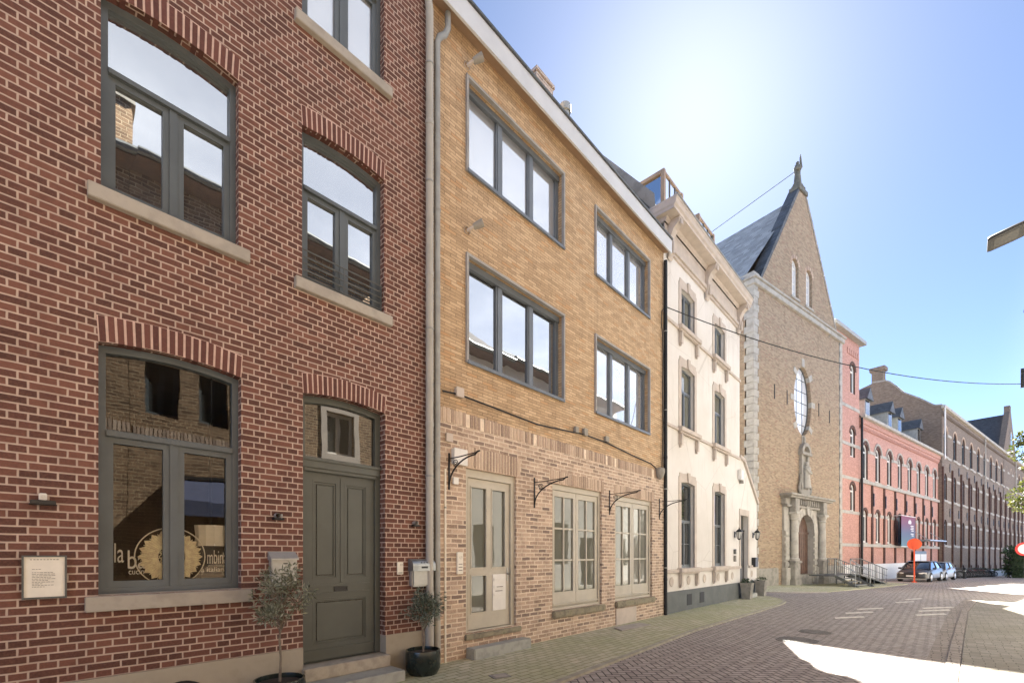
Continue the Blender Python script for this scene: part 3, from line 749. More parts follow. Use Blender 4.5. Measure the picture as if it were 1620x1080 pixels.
# front door
dy = DF+0.12
dr = MB(); x0, x1 = OPD[0], OPD[1]
dr.plate(arc_rect(x0, x1, 0.285, OPD[3], OPD[4]), [arc_rect(x0+0.07, x1-0.07, 2.66, OPD[3]-0.06, OPD[4]*0.85), arc_rect(x0+0.07, x1-0.07, 0.29, 2.50)], dy, dy+0.07, back=False)
dfr = dr.build('door_frame', M['doorgreen'], red)
tb = MB(); tb.box(x0+0.02, x1-0.02, dy-0.035, dy+0.02, 2.53, 2.63); tb.box(x0+0.01, x1-0.01, dy-0.055, dy+0.02, 2.61, 2.645); tb.box(x0+0.05, x1-0.05, dy-0.02, dy+0.02, 2.49, 2.53)
tb.build('door_cornice', M['doorgreen'], dfr, 0.006)
MB().sheet(arc_rect(x0+0.06, x1-0.06, 2.65, OPD[3]-0.05, OPD[4]*0.85), (), dy+0.045).build('pane', M['panetrans'], dfr)
ly = dy+0.03; a, b = x0+0.07, x1-0.07; mid = (a+b)/2
P_ul = arc_rect(a+0.10, mid-0.045, 1.24, 2.40); P_ur = arc_rect(mid+0.045, b-0.10, 1.24, 2.40); P_lo = arc_rect(a+0.10, b-0.10, 0.47, 1.02)
lf = MB(); lf.plate(arc_rect(a, b, 0.295, 2.495), [P_ul, P_ur, P_lo], ly, ly+0.03, back=False)
leaf = lf.build('door', M['doorgreen'], red, 0.003)
pm = MB()
for P in (P_ul, P_ur, P_lo):
    xa, xb, za, zb = P[0][0], P[1][0], P[0][1], P[2][1]
    for q, dpt in ((0.0, 0.004), (0.022, 0.014)):
        pm.plate(arc_rect(xa+q, xb-q, za+q, zb-q), [arc_rect(xa+q+0.02, xb-q-0.02, za+q+0.02, zb-q-0.02)], ly-0.006+dpt, ly+0.03, back=False)
    pm.plate(arc_rect(xa+0.005, xb-0.005, za+0.005, zb-0.005), [arc_rect(xa+0.05, xb-0.05, za+0.05, zb-0.05)], ly+0.022, ly+0.032, back=False)
    pm.plate(arc_rect(xa+0.055, xb-0.055, za+0.055, zb-0.055), (), ly+0.012, ly+0.03, back=False)
pm.box(a+0.06, b-0.06, ly-0.014, ly, 1.155, 1.185); pm.box(a+0.06, b-0.06, ly-0.014, ly, 1.065, 1.085)
pm.box(a+0.005, b-0.005, ly-0.02, ly, 0.395, 0.425)
pm.box(mid-0.008, mid+0.008, ly-0.008, ly+0.002, 1.2, 2.45)
pm.build('door_panel', M['doorgreen'], leaf, 0.003)
ls = MB(); ls.plate(arc_rect(mid-0.085, mid+0.085, 1.092, 1.148), [arc_rect(mid-0.07, mid+0.07, 1.106, 1.136)], ly-0.012, ly, back=False); ls.box(mid-0.07, mid+0.07, ly-0.004, ly, 1.106, 1.136)
ls.build('letter_slot', M['black'], leaf)
st = MB(); st.box(OPD[0]-0.02, OPD[1]+0.02, DF-0.10, DF+0.25, 0.13, 0.272); st.build('threshold', M['steplight'], red, 0.008)
tag(MB().box(1.90, OPD[1]+0.045, DF-0.40, DF-0.022, -0.02, 0.128).build('door_step', M['step'], None, 0.012), 'low blue stone step before the grey-green front door', 'step')
# cellar grille in the plinth
gx0, gx1 = F(246, 1080, DF)[0], F(324, 1080, DF)[0]
gm = MB(); gm.plate(arc_rect(gx0, gx1, -0.02, 0.27, 0.09), [arc_rect(gx0+0.025, gx1-0.025, 0.02, 0.25, 0.08)], DF-0.03, DF-0.016, back=False)
k = gx0+0.045
while k < gx1-0.03: gm.box(k, k+0.016, DF-0.027, DF-0.018, 0.0, 0.27+0.06*math.sin(PI*(k-gx0)/(gx1-gx0))); k += 0.036
gm.build('cellar_grille', M['iron'], red)
MB().box(gx0+0.02, gx1-0.02, DF-0.0185, DF-0.017, 0.0, 0.27).build('grille_backing', M['black'], red)

# things fixed to the red wall -------------------------------------------------
# framed notice
t = worldly(thing('notice_plaque', 'framed cream notice sheet with small grey print on red brick', 'plaque', (0.09, DF, 1.17)))
px0, px1 = FX(34), FX(105.5); pz0, pz1 = 1.185, 1.525
MB().plate(arc_rect(px0, px1, pz0, pz1), [arc_rect(px0+0.012, px1-0.012, pz0+0.014, pz1-0.012)], DF-0.03, DF-0.002, back=False).build('frame', M['steeldk'], t)
MB().box(px0+0.01, px1-0.01, DF-0.02, DF-0.004, pz0+0.01, pz1-0.01).build('sheet', M['paper'], t)
lm = MB(); zz = pz1-0.11
for i in range(12):
    ln = [0.055, 0.0, 0.125, 0.13, 0.14, 0.12, 0.14, 0.10, 0.135, 0.06, 0.12, 0.08][i]
    xx = px0+0.055
    while ln > 0.012:
        wd = min(ln, random.uniform(0.008, 0.024)); lm.box(xx, xx+wd, DF-0.0212, DF-0.0198, zz, zz+0.0035); xx += wd+0.004; ln -= wd+0.004
    zz -= 0.0125
for k in range(9): lm.box(px0+0.045+k*0.018, px0+0.055+k*0.018+random.uniform(0, .004), DF-0.0212, DF-0.0198, pz1-0.035, pz1-0.030)
lm.build('print', M['ink'], t)
# wall lights: a small clamp head over a dark bracket
def wall_light(px, py, sc, label, wide):
    x, z = F(px, py)
    t = thing('wall_light', label, 'wall light', (x, DF, z), 0, 'small wall lights on the red brick house')
    if wide:
        MB().box(-0.062*sc, 0.062*sc, -0.085, -0.0, -0.035, -0.005).box(-0.068*sc, 0.068*sc, -0.09, -0.002, -0.04, -0.034).build('bracket', M['black'], t, 0.004)
        MB().box(-0.024, 0.022, -0.05, -0.0, -0.002, 0.052).build('head', M['white'], t, 0.005)
        MB().lathe([(0.011, -0.006), (0.011, 0.0), (0.001, 0.002)], (0.0, -0.05, 0.024), 10, axis='y').build('sensor', M['black'], t)
    else:
        MB().box(-0.05, 0.055, -0.07, -0.0, -0.028, -0.008).build('bracket', M['iron'], t, 0.004)
        MB().lathe([(0.024, -0.075), (0.026, -0.02), (0.02, 0.0)], (-0.012, 0, 0.018), 14, axis='y').build('head', M['silver'], t, smooth=True)
        MB().tube([(0.035, -0.035, -0.01), (0.036, -0.04, 0.035)], 0.007, 8).build('spike', M['steel'], t)
wall_light(68, 791, 1.15, 'dark wall light with white sensor head above the framed notice', True)
wall_light(438, 818, 1.0, 'small chrome and iron wall light left of the front door', False)
wall_light(655, 829, 1.0, 'small chrome and iron wall light right of the front door', False)
# mailboxes
def mailbox_hood(x0, x1, z0, z1, label):
    t = worldly(thing('mailbox', label, 'mailbox', ((x0+x1)/2, DF, z0), 0, 'mailboxes on the house fronts'))
    MB().box(x0+0.005, x1-0.005, DF-0.085, DF-0.004, z0, z1-0.075).build('body', M['silver'], t, 0.006)
    m = MB(); m.poly([(x0-0.004, DF-0.004, z1), (x0-0.004, DF-0.11, z1-0.075), (x1+0.004, DF-0.11, z1-0.075), (x1+0.004, DF-0.004, z1)][::-1])
    m.poly([(x0-0.004, DF-0.11, z1-0.075), (x0-0.004, DF-0.11, z1-0.09), (x1+0.004, DF-0.11, z1-0.09), (x1+0.004, DF-0.11, z1-0.075)])
    m.poly([(x0-0.004, DF-0.004, z1), (x0-0.004, DF-0.004, z1-0.09), (x0-0.004, DF-0.11, z1-0.09), (x0-0.004, DF-0.11, z1-0.075)])
    m.poly([(x1+0.004, DF-0.004, z1), (x1+0.004, DF-0.11, z1-0.075), (x1+0.004, DF-0.11, z1-0.09), (x1+0.004, DF-0.004, z1-0.09)])
    m.build('lid', M['silver'], t)
    MB().box((x0+x1)/2-0.012, (x0+x1)/2+0.03, DF-0.09, DF-0.085, z1-0.135, z1-0.120).box((x0+x1)/2-0.006, (x0+x1)/2+0.006, DF-0.0885, DF-0.085, z0+0.16, z0+0.172).build('lock', M['steeldk'], t)
    return t
mailbox_hood(FX(424), FX(466), 1.20, 1.565, 'tall pale steel mailbox with sloping lid above the larger olive tree')
def mailbox_round(x0, x1, z0, z1, label):
    t = worldly(thing('mailbox', label, 'mailbox', ((x0+x1)/2, DF, z0), 0, 'mailboxes on the house fronts'))
    MB().box(x0, x1, DF-0.10, DF-0.004, z0, z1-0.10).build('body', M['silver'], t, 0.02)
    m = MB(); n = 8; pr = [(DF-0.125, z1-0.16), (DF-0.125, z1-0.09)]+[(DF-0.125+0.12*(1-math.cos(PI/2*i/n)), z1-0.09+0.09*math.sin(PI/2*i/n)) for i in range(1, n+1)]
    for (ya, za), (yb, zb) in zip(pr[:-1], pr[1:]): m.quad((x0-0.008, ya, za), (x1+0.008, ya, za), (x1+0.008, yb, zb), (x0-0.008, yb, zb))
    for xx in (x0-0.008, x1+0.008): m.poly([(xx, p[0], p[1]) for p in pr]+[(xx, DF-0.004, z1-0.16)])
    m.build('flap', M['steel'], t, smooth=False)
    s = MB(); cx = (x0+x1)/2; s.box(cx-0.05, cx+0.05, DF-0.129, DF-0.1255, z1-0.125, z1-0.10)
    for k in (-1, 0, 1): s.box(cx+k*0.045-0.009, cx+k*0.045+0.009, DF-0.122, DF-0.11, z1-0.055, z1-0.043)
    s.build('slot', M['black'], t)
    return t
mailbox_round(FX(646), FX(680), 1.105, 1.475, 'pale steel mailbox with rounded flap beside the drainpipe')
t = worldly(thing('doorbell', 'slim white doorbell plate beside the front door', 'doorbell', (FX(632), DF, 1.28)))
MB().box(FX(627.5), FX(637), DF-0.018, DF-0.003, 1.275, 1.435).build('plate', M['paper'], t, 0.003)
MB().lathe([(0.013, -0.006), (0.013, 0)], (FX(633.5), DF-0.018, 1.40), 12, axis='y').box(FX(629), FX(635.5), DF-0.0195, DF-0.018, 1.29, 1.30).build('button', M['steeldk'], t)
# lettering on the shop glass, woven wall hanging and paper lantern inside the window
gl = worldly(thing('window_lettering', 'pale shop lettering low on the ground floor shop window', 'lettering', (0.95, DF+0.16, 1.4)))
ty = DF+0.225
def line(txt, pxa, pxb, py, size):
    xa_, za_ = F(pxa, py, ty); xb_ = F(pxb, py, ty)[0]
    text_mesh(txt, size, 'letters', M['letter'], gl, xa_, ty, za_, 1.0, 1.0, fit=xb_-xa_)
line('la', 179, 196, 889, 0.25); line('ba', 200, 231, 899, 0.245); line('cucin', 203, 228, 908, 0.075); line('mbina', 327, 359, 891, 0.20); line('a italiana', 318, 359, 904, 0.07)
bd = MB(); bx0, bx1 = F(318, 870, DF+0.26)[0], OPA[1]+0.1
bd.box(bx0, bx1, DF+0.27, DF+0.29, F(330, 920, DF+0.26)[1], F(330, 862, DF+0.26)[1])
tag(bd.build('black_board', M['black']), 'black board behind the lettering in the shop window', 'board')
hang = worldly(thing('woven_wall_hanging', 'round straw sunburst hanging in a thin hoop inside the shop window', 'wall hanging', (0.95, DF+0.25, 1.51)))
hx, hz = F(271, 880, DF+0.185); hy = DF+0.185; hr = 0.272
m = MB(); m.tube([(hx+hr*math.cos(2*PI*i/48), hy, hz+hr*math.sin(2*PI*i/48)) for i in range(49)], 0.0055, 6); m.build('hoop', M['paper'], hang)
m = MB()
def star(r0, r1, n, inner, yy, ph=0.0):
    out = []
    for i in range(n*2):
        a = PI*i/n+ph; rr = r1 if i % 2 == 0 else r0
        out.append((hx+rr*math.cos(a), hz+rr*math.sin(a)))
    m.plate(out, [oval(hx, hz, inner, inner, 32)], yy, yy+0.008)
star(0.215, 0.252, 20, 0.10, hy-0.004); star(0.185, 0.215, 20, 0.105, hy-0.014, PI/20); star(0.15, 0.18, 20, 0.11, hy-0.023); star(0.118, 0.15, 20, 0.105, hy-0.031, PI/20)
for i in range(60):
    a = 2*PI*i/60; m.tube([(hx+0.105*math.cos(a), hy-0.03, hz+0.105*math.sin(a)), (hx+0.235*math.cos(a+0.05), hy-0.012, hz+0.235*math.sin(a+0.05))], 0.0035, 4)
m.build('straw_rays', M['straw'], hang)
m = MB()
for rr in (0.035, 0.062, 0.088): m.tube([(hx+rr*math.cos(2*PI*i/24)*(1+0.08*(-1)**i), hy-0.012, hz+rr*math.sin(2*PI*i/24)*(1+0.08*(-1)**i)) for i in range(25)], 0.005, 5)
for i in range(12): a = 2*PI*i/12; m.tube([(hx+0.03*math.cos(a), hy-0.012, hz+0.03*math.sin(a)), (hx+0.105*math.cos(a+0.15), hy-0.02, hz+0.105*math.sin(a+0.15))], 0.004, 5)
m.build('centre_web', M['straw'], hang)
ly0 = DF+0.26
t = worldly(thing('paper_lantern', 'white folded paper lamp shade hanging inside the shop window', 'lamp shade', (F(335, 850, ly0)[0], ly0, 1.6)))
xa, za = F(307, 863, ly0); xb, zb = F(361, 832, ly0)
m = MB()
for i in range(12):
    a0_, a1_ = 2*PI*i/12, 2*PI*(i+1)/12; cx = (xa+xb)/2; hw = (xb-xa)/2
    def q(a, k, zz): return (cx+hw*k*math.cos(a), ly0+0.12*k*math.sin(a), zz)
    m.quad(q(a0_, 1.0, za), q(a1_, 1.0, za), q(a1_, 0.93, (za+zb)/2), q(a0_, 0.93, (za+zb)/2)); m.quad(q(a0_, 0.93, (za+zb)/2), q(a1_, 0.93, (za+zb)/2), q(a1_, 1.0, zb), q(a0_, 1.0, zb))
m.build('shade', M['paper'], t)
MB().tube([((xa+xb)/2, ly0, zb-0.05), ((xa+xb)/2, ly0, 3.4)], 0.004, 6).build('cord', M['black'], t)

# olive trees in pots ----------------------------------------------------------
def leaf_cloud(mb, centre, rad, n, size, rnd, aspect=0.28, droop=0.0, fill=0.55, clumps=None):
    cs = clumps or [(centre, rad)]
    for i in range(n):
        c, r = cs[rnd.randrange(len(cs))]
        while True:
            p = Vector((rnd.uniform(-1, 1), rnd.uniform(-1, 1), rnd.uniform(-1, 1)))
            if p.length <= 1 and rnd.random() < fill+(1-fill)*p.length: break
        p = Vector((c[0]+p.x*r[0], c[1]+p.y*r[1], c[2]+p.z*r[2]))
        d = (p-Vector(c)); d = d.normalized() if d.length > 1e-4 else Vector((0, 0, 1))
        d = (d+Vector((rnd.uniform(-1, 1), rnd.uniform(-1, 1), rnd.uniform(-0.6, 1.0)-droop))*0.9).normalized()
        sd_ = d.cross(Vector((rnd.uniform(-1, 1), rnd.uniform(-1, 1), rnd.uniform(-1, 1)))).normalized()
        L = size*rnd.uniform(0.7, 1.3); W = L*aspect
        a = p; b = p+d*L*0.5+sd_*W*0.5; c2 = p+d*L; e = p+d*L*0.5-sd_*W*0.5
        mb.add([tuple(a), tuple(b), tuple(c2), tuple(e)], [(0, 1, 2, 3)])
def potted_olive(name, label, x, y, z, pr, ph, crown_z, crown_r, n, mat, stem_top, lean, rnd, size):
    t = thing(name, label, 'potted tree', (x, y, z), 0, 'potted olive trees beside the front door')
    MB().lathe([(pr*0.80, 0), (pr*0.98, ph*0.25), (pr, ph*0.8), (pr*0.97, ph), (pr*0.90, ph), (pr*0.88, ph-0.05)], (0, 0, 0), 32).lathe([(0.001, 0.0), (pr*0.80, 0.0)], (0, 0, 0), 32).build('pot', M['potblk'], t, smooth=True)
    MB().lathe([(pr*0.9, ph-0.045), (0.001, ph-0.03)], (0, 0, 0), 24).build('soil', M['soil'], t)
    tr = MB(); tip = Vector((lean[0], lean[1], stem_top))
    tr.tube([(0, 0, ph-0.06), (lean[0]*0.2+0.01, lean[1]*0.2, ph+(stem_top-ph)*0.35), (lean[0]*0.7-0.01, lean[1]*0.7, ph+(stem_top-ph)*0.7), tuple(tip)], [0.014, 0.012, 0.011, 0.009], 8)
    clumps = []
    for k in range(26):
        a = rnd.uniform(0, 2*PI); el = rnd.uniform(-0.5, 1.2); rr = rnd.uniform(0.55, 1.05)
        e = Vector((lean[0]+crown_r[0]*rr*math.cos(a)*math.cos(el), lean[1]+crown_r[1]*rr*math.sin(a)*math.cos(el), crown_z+crown_r[2]*rr*math.sin(el)))
        s_ = tip+Vector((0, 0, rnd.uniform(-0.12, 0.05)))
        tr.tube([tuple(s_), tuple((s_+e)/2+Vector((0, 0, 0.03))), tuple(e)], [0.006, 0.004, 0.002], 5)
        clumps.append((tuple(s_.lerp(e, 0.75)), (0.075, 0.075, 0.075))); clumps.append((tuple(e), (0.055, 0.055, 0.06)))
    tr.build('trunk', M['bark'], t, smooth=True)
    lf_ = MB(); leaf_cloud(lf_, None, None, n, size, rnd, 0.26, clumps=clumps); lf_.build('foliage', M[mat], t)
    return t
potted_olive('potted_olive_tree', 'larger pale olive tree in dark pot left of the front door', 1.72, 4.80, 0.0, 0.24, 0.30, 1.08, (0.33, 0.24, 0.34), 1500, 'olive', 0.86, (0.02, 0.02), random.Random(3), 0.055)
potted_olive('potted_olive_tree', 'smaller dark olive tree in dark pot beside the drainpipe', 3.50, 4.87, 0.0, 0.225, 0.31, 0.82, (0.30, 0.20, 0.27), 1300, 'olivedk', 0.64, (0.03, 0.02), random.Random(5), 0.052)

# drainpipes between the two brick houses ---------------------------------------
def pipe_thing(label, pts, r, mat, clips=(), name='drainpipe', foot=None, joints=()):
    t = worldly(thing(name, label, 'drainpipe', pts[0], 0, 'drainpipes on the house fronts'))
    MB().tube(pts, r, 16).build('pipe', M[mat], t, smooth=True)
    for z in joints: MB().lathe([(r, -0.03), (r*1.1, -0.03), (r*1.12, 0.03), (r, 0.04)], (pts[0][0], pts[0][1], z), 16).build('collar', M[mat], t, smooth=True)
    for z in clips:
        MB().lathe([(r*1.06, -0.012), (r*1.16, -0.01), (r*1.16, 0.01), (r*1.06, 0.012)], (pts[0][0], pts[0][1], z), 16).box(pts[0][0]-0.01, pts[0][0]+0.01, pts[0][1], DF, z-0.01, z+0.01).build('clip', M['zinc'], t, smooth=True)
    if foot: MB().tube([(pts[0][0], pts[0][1], 0.0), (pts[0][0], pts[0][1], foot)], r*1.12, 16).build('foot_sleeve', M['pipebeige'], t, smooth=True)
    return t
pipe_thing('thick beige drainpipe at the right edge of the red house', [(3.752, 5.07, 0.0), (3.752, 5.07, 8.95), (3.72, 5.07, 9.15), (3.72, 5.07, 10.1)], 0.052, 'pipebeige', clips=(2.6, 4.6, 6.6, 8.2), foot=1.02, joints=(3.3, 5.35, 7.4))
pipe_thing('grey drainpipe with bent top at the left edge of the yellow house', [(3.885, 5.075, 0.0), (3.885, 5.075, 8.62), (3.92, 5.07, 8.72), (4.01, 5.06, 8.82), (4.06, 5.06, 8.95), (4.06, 5.06, 9.16)], 0.042, 'zinc', clips=(1.6, 3.9, 6.3), foot=0.62, joints=(2.9, 5.1, 7.3))
pipe_thing('thin pale conduit pipe left of the taupe house door', [(4.056, 5.118, 0.0), (4.056, 5.118, 2.75)], 0.018, 'paper', clips=(1.0, 2.2), name='conduit_pipe')
pipe_thing('black drainpipe between the yellow house and the cream house', [(11.11, 5.085, 0.0), (11.11, 5.085, 9.0)], 0.045, 'iron', clips=(1.2, 3.2, 5.2, 7.2), foot=None, joints=(4.0, 0.9))
# ------------------------------------------------------------------ yellow brick house
YX0, YX1 = 3.84, 11.13
yel = worldly(thing('brick_house', 'yellow brick house with wide three-light windows and pale brick ground floor', 'house', (7.5, DF+0.3, 0)))
YW = [(4.50, 6.86, 7.28, 8.64), (7.97, 10.31, 7.28, 8.64), (4.50, 6.86, 4.43, 5.99), (7.97, 10.31, 4.47, 6.01)]
YD = (4.447, 5.55, 0.36, 2.82); G1 = (6.515, 8.17, 0.51, 2.83); G2 = (8.70, 10.44, 0.52, 2.825)
CL_Z = 3.62; HATCH = (8.72, 9.62, 0.0, 0.36)
mb = MB(); mb.sheet([(YX0, CL_Z), (YX1, CL_Z), (YX1, 9.45), (YX0, 9.45)], [arc_rect(*o) for o in YW], DF)
for o in YW: mb.rim(arc_rect(*o), DF, DF+0.3, True)
mb.quad((YX0, DF, 0), (YX0, DF+9, 0), (YX0, DF+9, 9.45), (YX0, DF, 9.45)); mb.quad((YX1, DF, 0), (YX1, DF+9, 0), (YX1, DF+9, 9.45), (YX1, DF, 9.45))
mb.quad((YX0, DF+9, 0), (YX1, DF+9, 0), (YX1, DF+9, 9.45), (YX0, DF+9, 9.45))
mb.build('upper_wall', M['yellow'], yel)
mb = MB(); ops = [arc_rect(*YD), arc_rect(*G1), arc_rect(*G2)]
mb.sheet([(YX0+0.02, -0.1), (YX1-0.015, -0.1), (YX1-0.015, CL_Z-0.20), (YX0+0.02, CL_Z-0.20)], ops, DF-0.03)
for o in ops: mb.rim(o, DF-0.03, DF+0.3, True)
mb.quad((YX1-0.015, DF-0.03, 0), (YX1-0.015, DF+0.1, 0), (YX1-0.015, DF+0.1, CL_Z), (YX1-0.015, DF-0.03, CL_Z))
mb.quad((YX0+0.02, DF-0.03, 0), (YX0+0.02, DF+0.1, 0), (YX0+0.02, DF+0.1, CL_Z), (YX0+0.02, DF-0.03, CL_Z))
mb.build('ground_floor_wall', M['old'], yel)
# soldier course on top of the ground floor wall and flat arches over the openings
mb = MB(); k = YX0+0.02
while k < YX1-0.03:
    wd = random.uniform(0.048, 0.058); jz = random.uniform(-0.008, 0.012)
    if random.random() > 0.08: mb.box(k, min(k+wd, YX1-0.016), DF-0.034-random.uniform(0, 0.006), DF+0.02, CL_Z-0.20+0.006, CL_Z+jz, 0)
    k += wd+random.uniform(0.016, 0.024)
mb.box(YX0+0.021, YX1-0.016, DF-0.0285, DF+0.03, CL_Z-0.20, CL_Z-0.004, 1)
mb.build('soldier_course', [M['arch_old'], M['mort_old']], yel)
for (x0, x1, z1, h, nm) in ((YD[0]-0.12, YD[1]+0.1, YD[3]+0.012, 0.31, 24), (G1[0]-0.08, G1[1]+0.08, G1[3]+0.012, 0.22, 29), (G2[0]-0.06, G2[1]+0.1, G2[3]+0.012, 0.22, 29)):
    mb = MB(); n = int((x1-x0)/0.064)
    for i in range(n):
        a = x0+(x1-x0)*(i+0.15)/n; b = x0+(x1-x0)*(i+0.85)/n
        mb.box(a, b, DF-0.034-random.uniform(0, 0.006), DF+0.02, z1+random.uniform(0, 0.006), z1+h+random.uniform(-0.01, 0.008), 0)
    mb.box(x0, x1, DF-0.0315, DF+0.02, z1, z1+h-0.004, 1)
    mb.build('flat_arch', [M['arch_old'], M['mort_old']], yel)
# upper windows
def yellow_window(o, glass):
    x0, x1, z0, z1 = o
    f = window(yel, x0, x1, z0, z1, DF+0.10, 0, 0.055, 3, None, 0.085, 0.07, M['steelframe'], glass, 0.03, mull=0.09)
    sr = MB(); sr.plate(arc_rect(x0-0.035, x1+0.035, z0-0.035, z1+0.035), [arc_rect(x0+0.004, x1-0.004, z0+0.004, z1-0.004)], DF-0.035, DF+0.02, back=False)
    sr.build('surround', M['framegrey'], f, 0.004)
    MB().box(x0+0.003, x1-0.003, DF+0.0, DF+0.115, z0+0.001, z0+0.03).box(x0-0.02, x1+0.02, DF-0.05, DF-0.03, z0-0.055, z0+0.0).build('sill', M['steelframe'], f, 0.003)
    MB().box(x0+0.003, x1-0.003, DF+0.07, DF+0.105, z1-0.10, z1-0.001).build('blind_box', M['steelframe'], f, 0.003)
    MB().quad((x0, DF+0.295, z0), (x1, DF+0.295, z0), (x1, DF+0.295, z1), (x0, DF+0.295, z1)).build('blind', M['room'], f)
    return f
for o, g_ in zip(YW, ('panepale', 'panepale', 'pane', 'panepale')): yellow_window(o, M[g_])
# door with two tall lights, two low panels and letter plates
x0, x1, z0, z1 = YD; y = DF+0.05
fr = MB(); fr.plate(arc_rect(x0, x1, z0, z1), [arc_rect(x0+0.085, x1-0.085, z0+0.02, z1-0.12)], y-0.03, y+0.09, back=False); yfr = fr.build('door_frame', M['taupe'], yel, 0.005)
a, b, c, d = x0+0.09, x1-0.09, z0+0.03, z1-0.125; mid = (a+b)/2
H = [arc_rect(a+0.08, mid-0.06, 1.33, d-0.13), arc_rect(mid+0.06, b-0.10, 1.33, d-0.13), arc_rect(a+0.08, mid-0.06, c+0.25, 1.21)]
lf = MB(); lf.plate(arc_rect(a, b, c, d), H, y, y+0.045, back=False)
for h in H:
    xa, xb, za, zb = h[0][0], h[1][0], h[0][1], h[2][1]
    lf.plate(arc_rect(xa-0.015, xb+0.015, za-0.015, zb+0.015), [arc_rect(xa+0.005, xb-0.005, za+0.005, zb-0.005)], y-0.008, y+0.01, back=False)
yd = lf.build('door', M['taupe'], yel, 0.003)
for h in H: MB().sheet(arc_rect(h[0][0]-0.01, h[1][0]+0.01, h[0][1]-0.01, h[2][1]+0.01), (), y+0.03).build('pane', M['pane2'], yd)
lp = MB(); lp.box(mid+0.07, b-0.09, y-0.012, y, c+0.25, 1.22); lp.build('letter_plate', M['white'], yd, 0.003)
for zc in (1.14, 1.02, 0.90): MB().box(mid+0.09, b-0.11, y-0.024, y-0.011, zc-0.025, zc+0.02).build('letter_flap', M['white'], yd, 0.004)
s = MB(); s.box(mid+0.15, b-0.17, y-0.0255, y-0.0235, 1.012, 1.022).box(mid+0.13, b-0.17, y-0.0135, y-0.0118, 0.945, 0.955); s.build('name_tag', M['ink'], yd)
MB().lathe([(0.022, -0.05), (0.024, -0.03), (0.01, -0.02), (0.012, 0)], (b-0.045, y, 1.22), 12, axis='y').box(b-0.06, b-0.03, y-0.006, y, 1.10, 1.32).build('handle', M['silver'], yd)
room(yel, x0-0.1, 8.45, 0.1, 3.0, DF+0.3, DF+3.2, M['room']); room(yel, 8.5, 10.9, 0.1, 3.0, DF+0.3, DF+3.0, M['room'])
MB().box(x0-0.03, x1+0.09, DF-0.075, DF+0.25, 0.265, 0.345).build('threshold', M['sillold'], yel, 0.01)
tag(MB().box(4.44, 5.70, DF-0.235, DF-0.034, -0.03, 0.155).build('door_step', M['step'], None, 0.012), 'blue stone block step before the taupe glazed house door', 'step')
# French windows
def french(o):
    x0, x1, z0, z1 = o; y = DF+0.04
    fr = MB(); fr.plate(arc_rect(x0, x1, z0, z1), [arc_rect(x0+0.07, x1-0.07, z0+0.05, z1-0.10)], y-0.02, y+0.09, back=False)
    f = fr.build('french_window', M['taupe'], yel, 0.004)
    a, b, c, d = x0+0.075, x1-0.075, z0+0.055, z1-0.105; mid = (a+b)/2
    for (p, q) in ((a, mid-0.004), (mid+0.004, b)):
        g0, g1, h0, h1 = p+0.075, q-0.085, c+0.27, d-0.11
        m = MB(); m.plate(arc_rect(p, q, c, d), [arc_rect(g0, g1, h0, h1)], y, y+0.05, back=False)
        mm = (g0+g1)/2
        m.box(mm-0.017, mm+0.017, y+0.004, y+0.04, h0, h1)
        for k in (1, 2): zz = h0+(h1-h0)*k/3; m.box(g0, mm-0.017, y+0.006, y+0.04, zz-0.017, zz+0.017); m.box(mm+0.017, g1, y+0.006, y+0.04, zz-0.017, zz+0.017)
        leafo = m.build('leaf', M['taupe'], f, 0.002)
        mp = MB(); tl = random.uniform(-.004, .004)
        mp.quad((g0, y+0.03-tl, h0), (g1, y+0.03+tl, h0), (g1, y+0.03+tl, h1), (g0, y+0.03-tl, h1)); put(mp.build('pane', M['pane2'], f), f)
        MB().box(p+0.002, q-0.002, y-0.03, y+0.002, c+0.03, c+0.06).build('weather_bar', M['taupe'], f, 0.004)
    return f
french(G1); french(G2)
for o in (G1, G2):
    m = MB(); m.box(o[0]-0.02, o[1]+0.06, DF-0.10, DF+0.1, o[3-1]-0.135, o[2]-0.004); m.build('sill', M['sillold'], yel, 0.02)
tag(MB().box(HATCH[0], HATCH[1], DF-0.05, DF-0.031, 0.0, HATCH[3]).build('cellar_hatch', M['wstone'], None, 0.004), 'pale cellar hatch panel low in the wall under the right French window', 'hatch')
hp = [GND(971, 993), GND(1012, 985.5), GND(1030, 988.5), GND(984, 998)]
m = MB(); m.poly([(p[0], min(p[1], DF-0.06), 0.02) for p in hp]); m.poly([(p[0], min(p[1], DF-0.06), 0.005) for p in hp][::-1])
for i in range(4):
    a_, b_ = hp[i], hp[(i+1) % 4]; m.quad((a_[0], min(a_[1], DF-0.06), 0.005), (b_[0], min(b_[1], DF-0.06), 0.005), (b_[0], min(b_[1], DF-0.06), 0.02), (a_[0], min(a_[1], DF-0.06), 0.02))
tag(m.build('cellar_slab', M['conc']), 'pale slab lying in the pavement before the cellar hatch', 'slab')
# eaves: white board, brown soffit, roof
m = MB(); m.box(YX0-0.05, YX1+0.02, 4.93, 4.97, 9.13, 9.46); m.build('eaves_board', M['fascia'], yel, 0.004)
m = MB(); m.quad((YX0, 4.971, 9.16), (YX1, 4.971, 9.16), (YX1, DF, 9.23), (YX0, DF, 9.23)); m.build('soffit', M['soffit'], yel)
m = MB(); m.box(YX0-0.05, YX1+0.02, 4.90, 5.0, 9.462, 9.50); m.build('roof_edge', M['steeldk'], yel)
m = MB(); m.poly([(YX0, 5.0, 9.47), (YX1, 5.0, 9.47), (YX1, DF+9, 10.0), (YX0, DF+9, 10.0)]); m.poly([(YX0, 5.0, 9.47), (YX0, DF+9, 10.0), (YX0, DF+9, 9.2), (YX0, 5.0, 9.2)]); m.build('roof', M['slatedark'], yel)
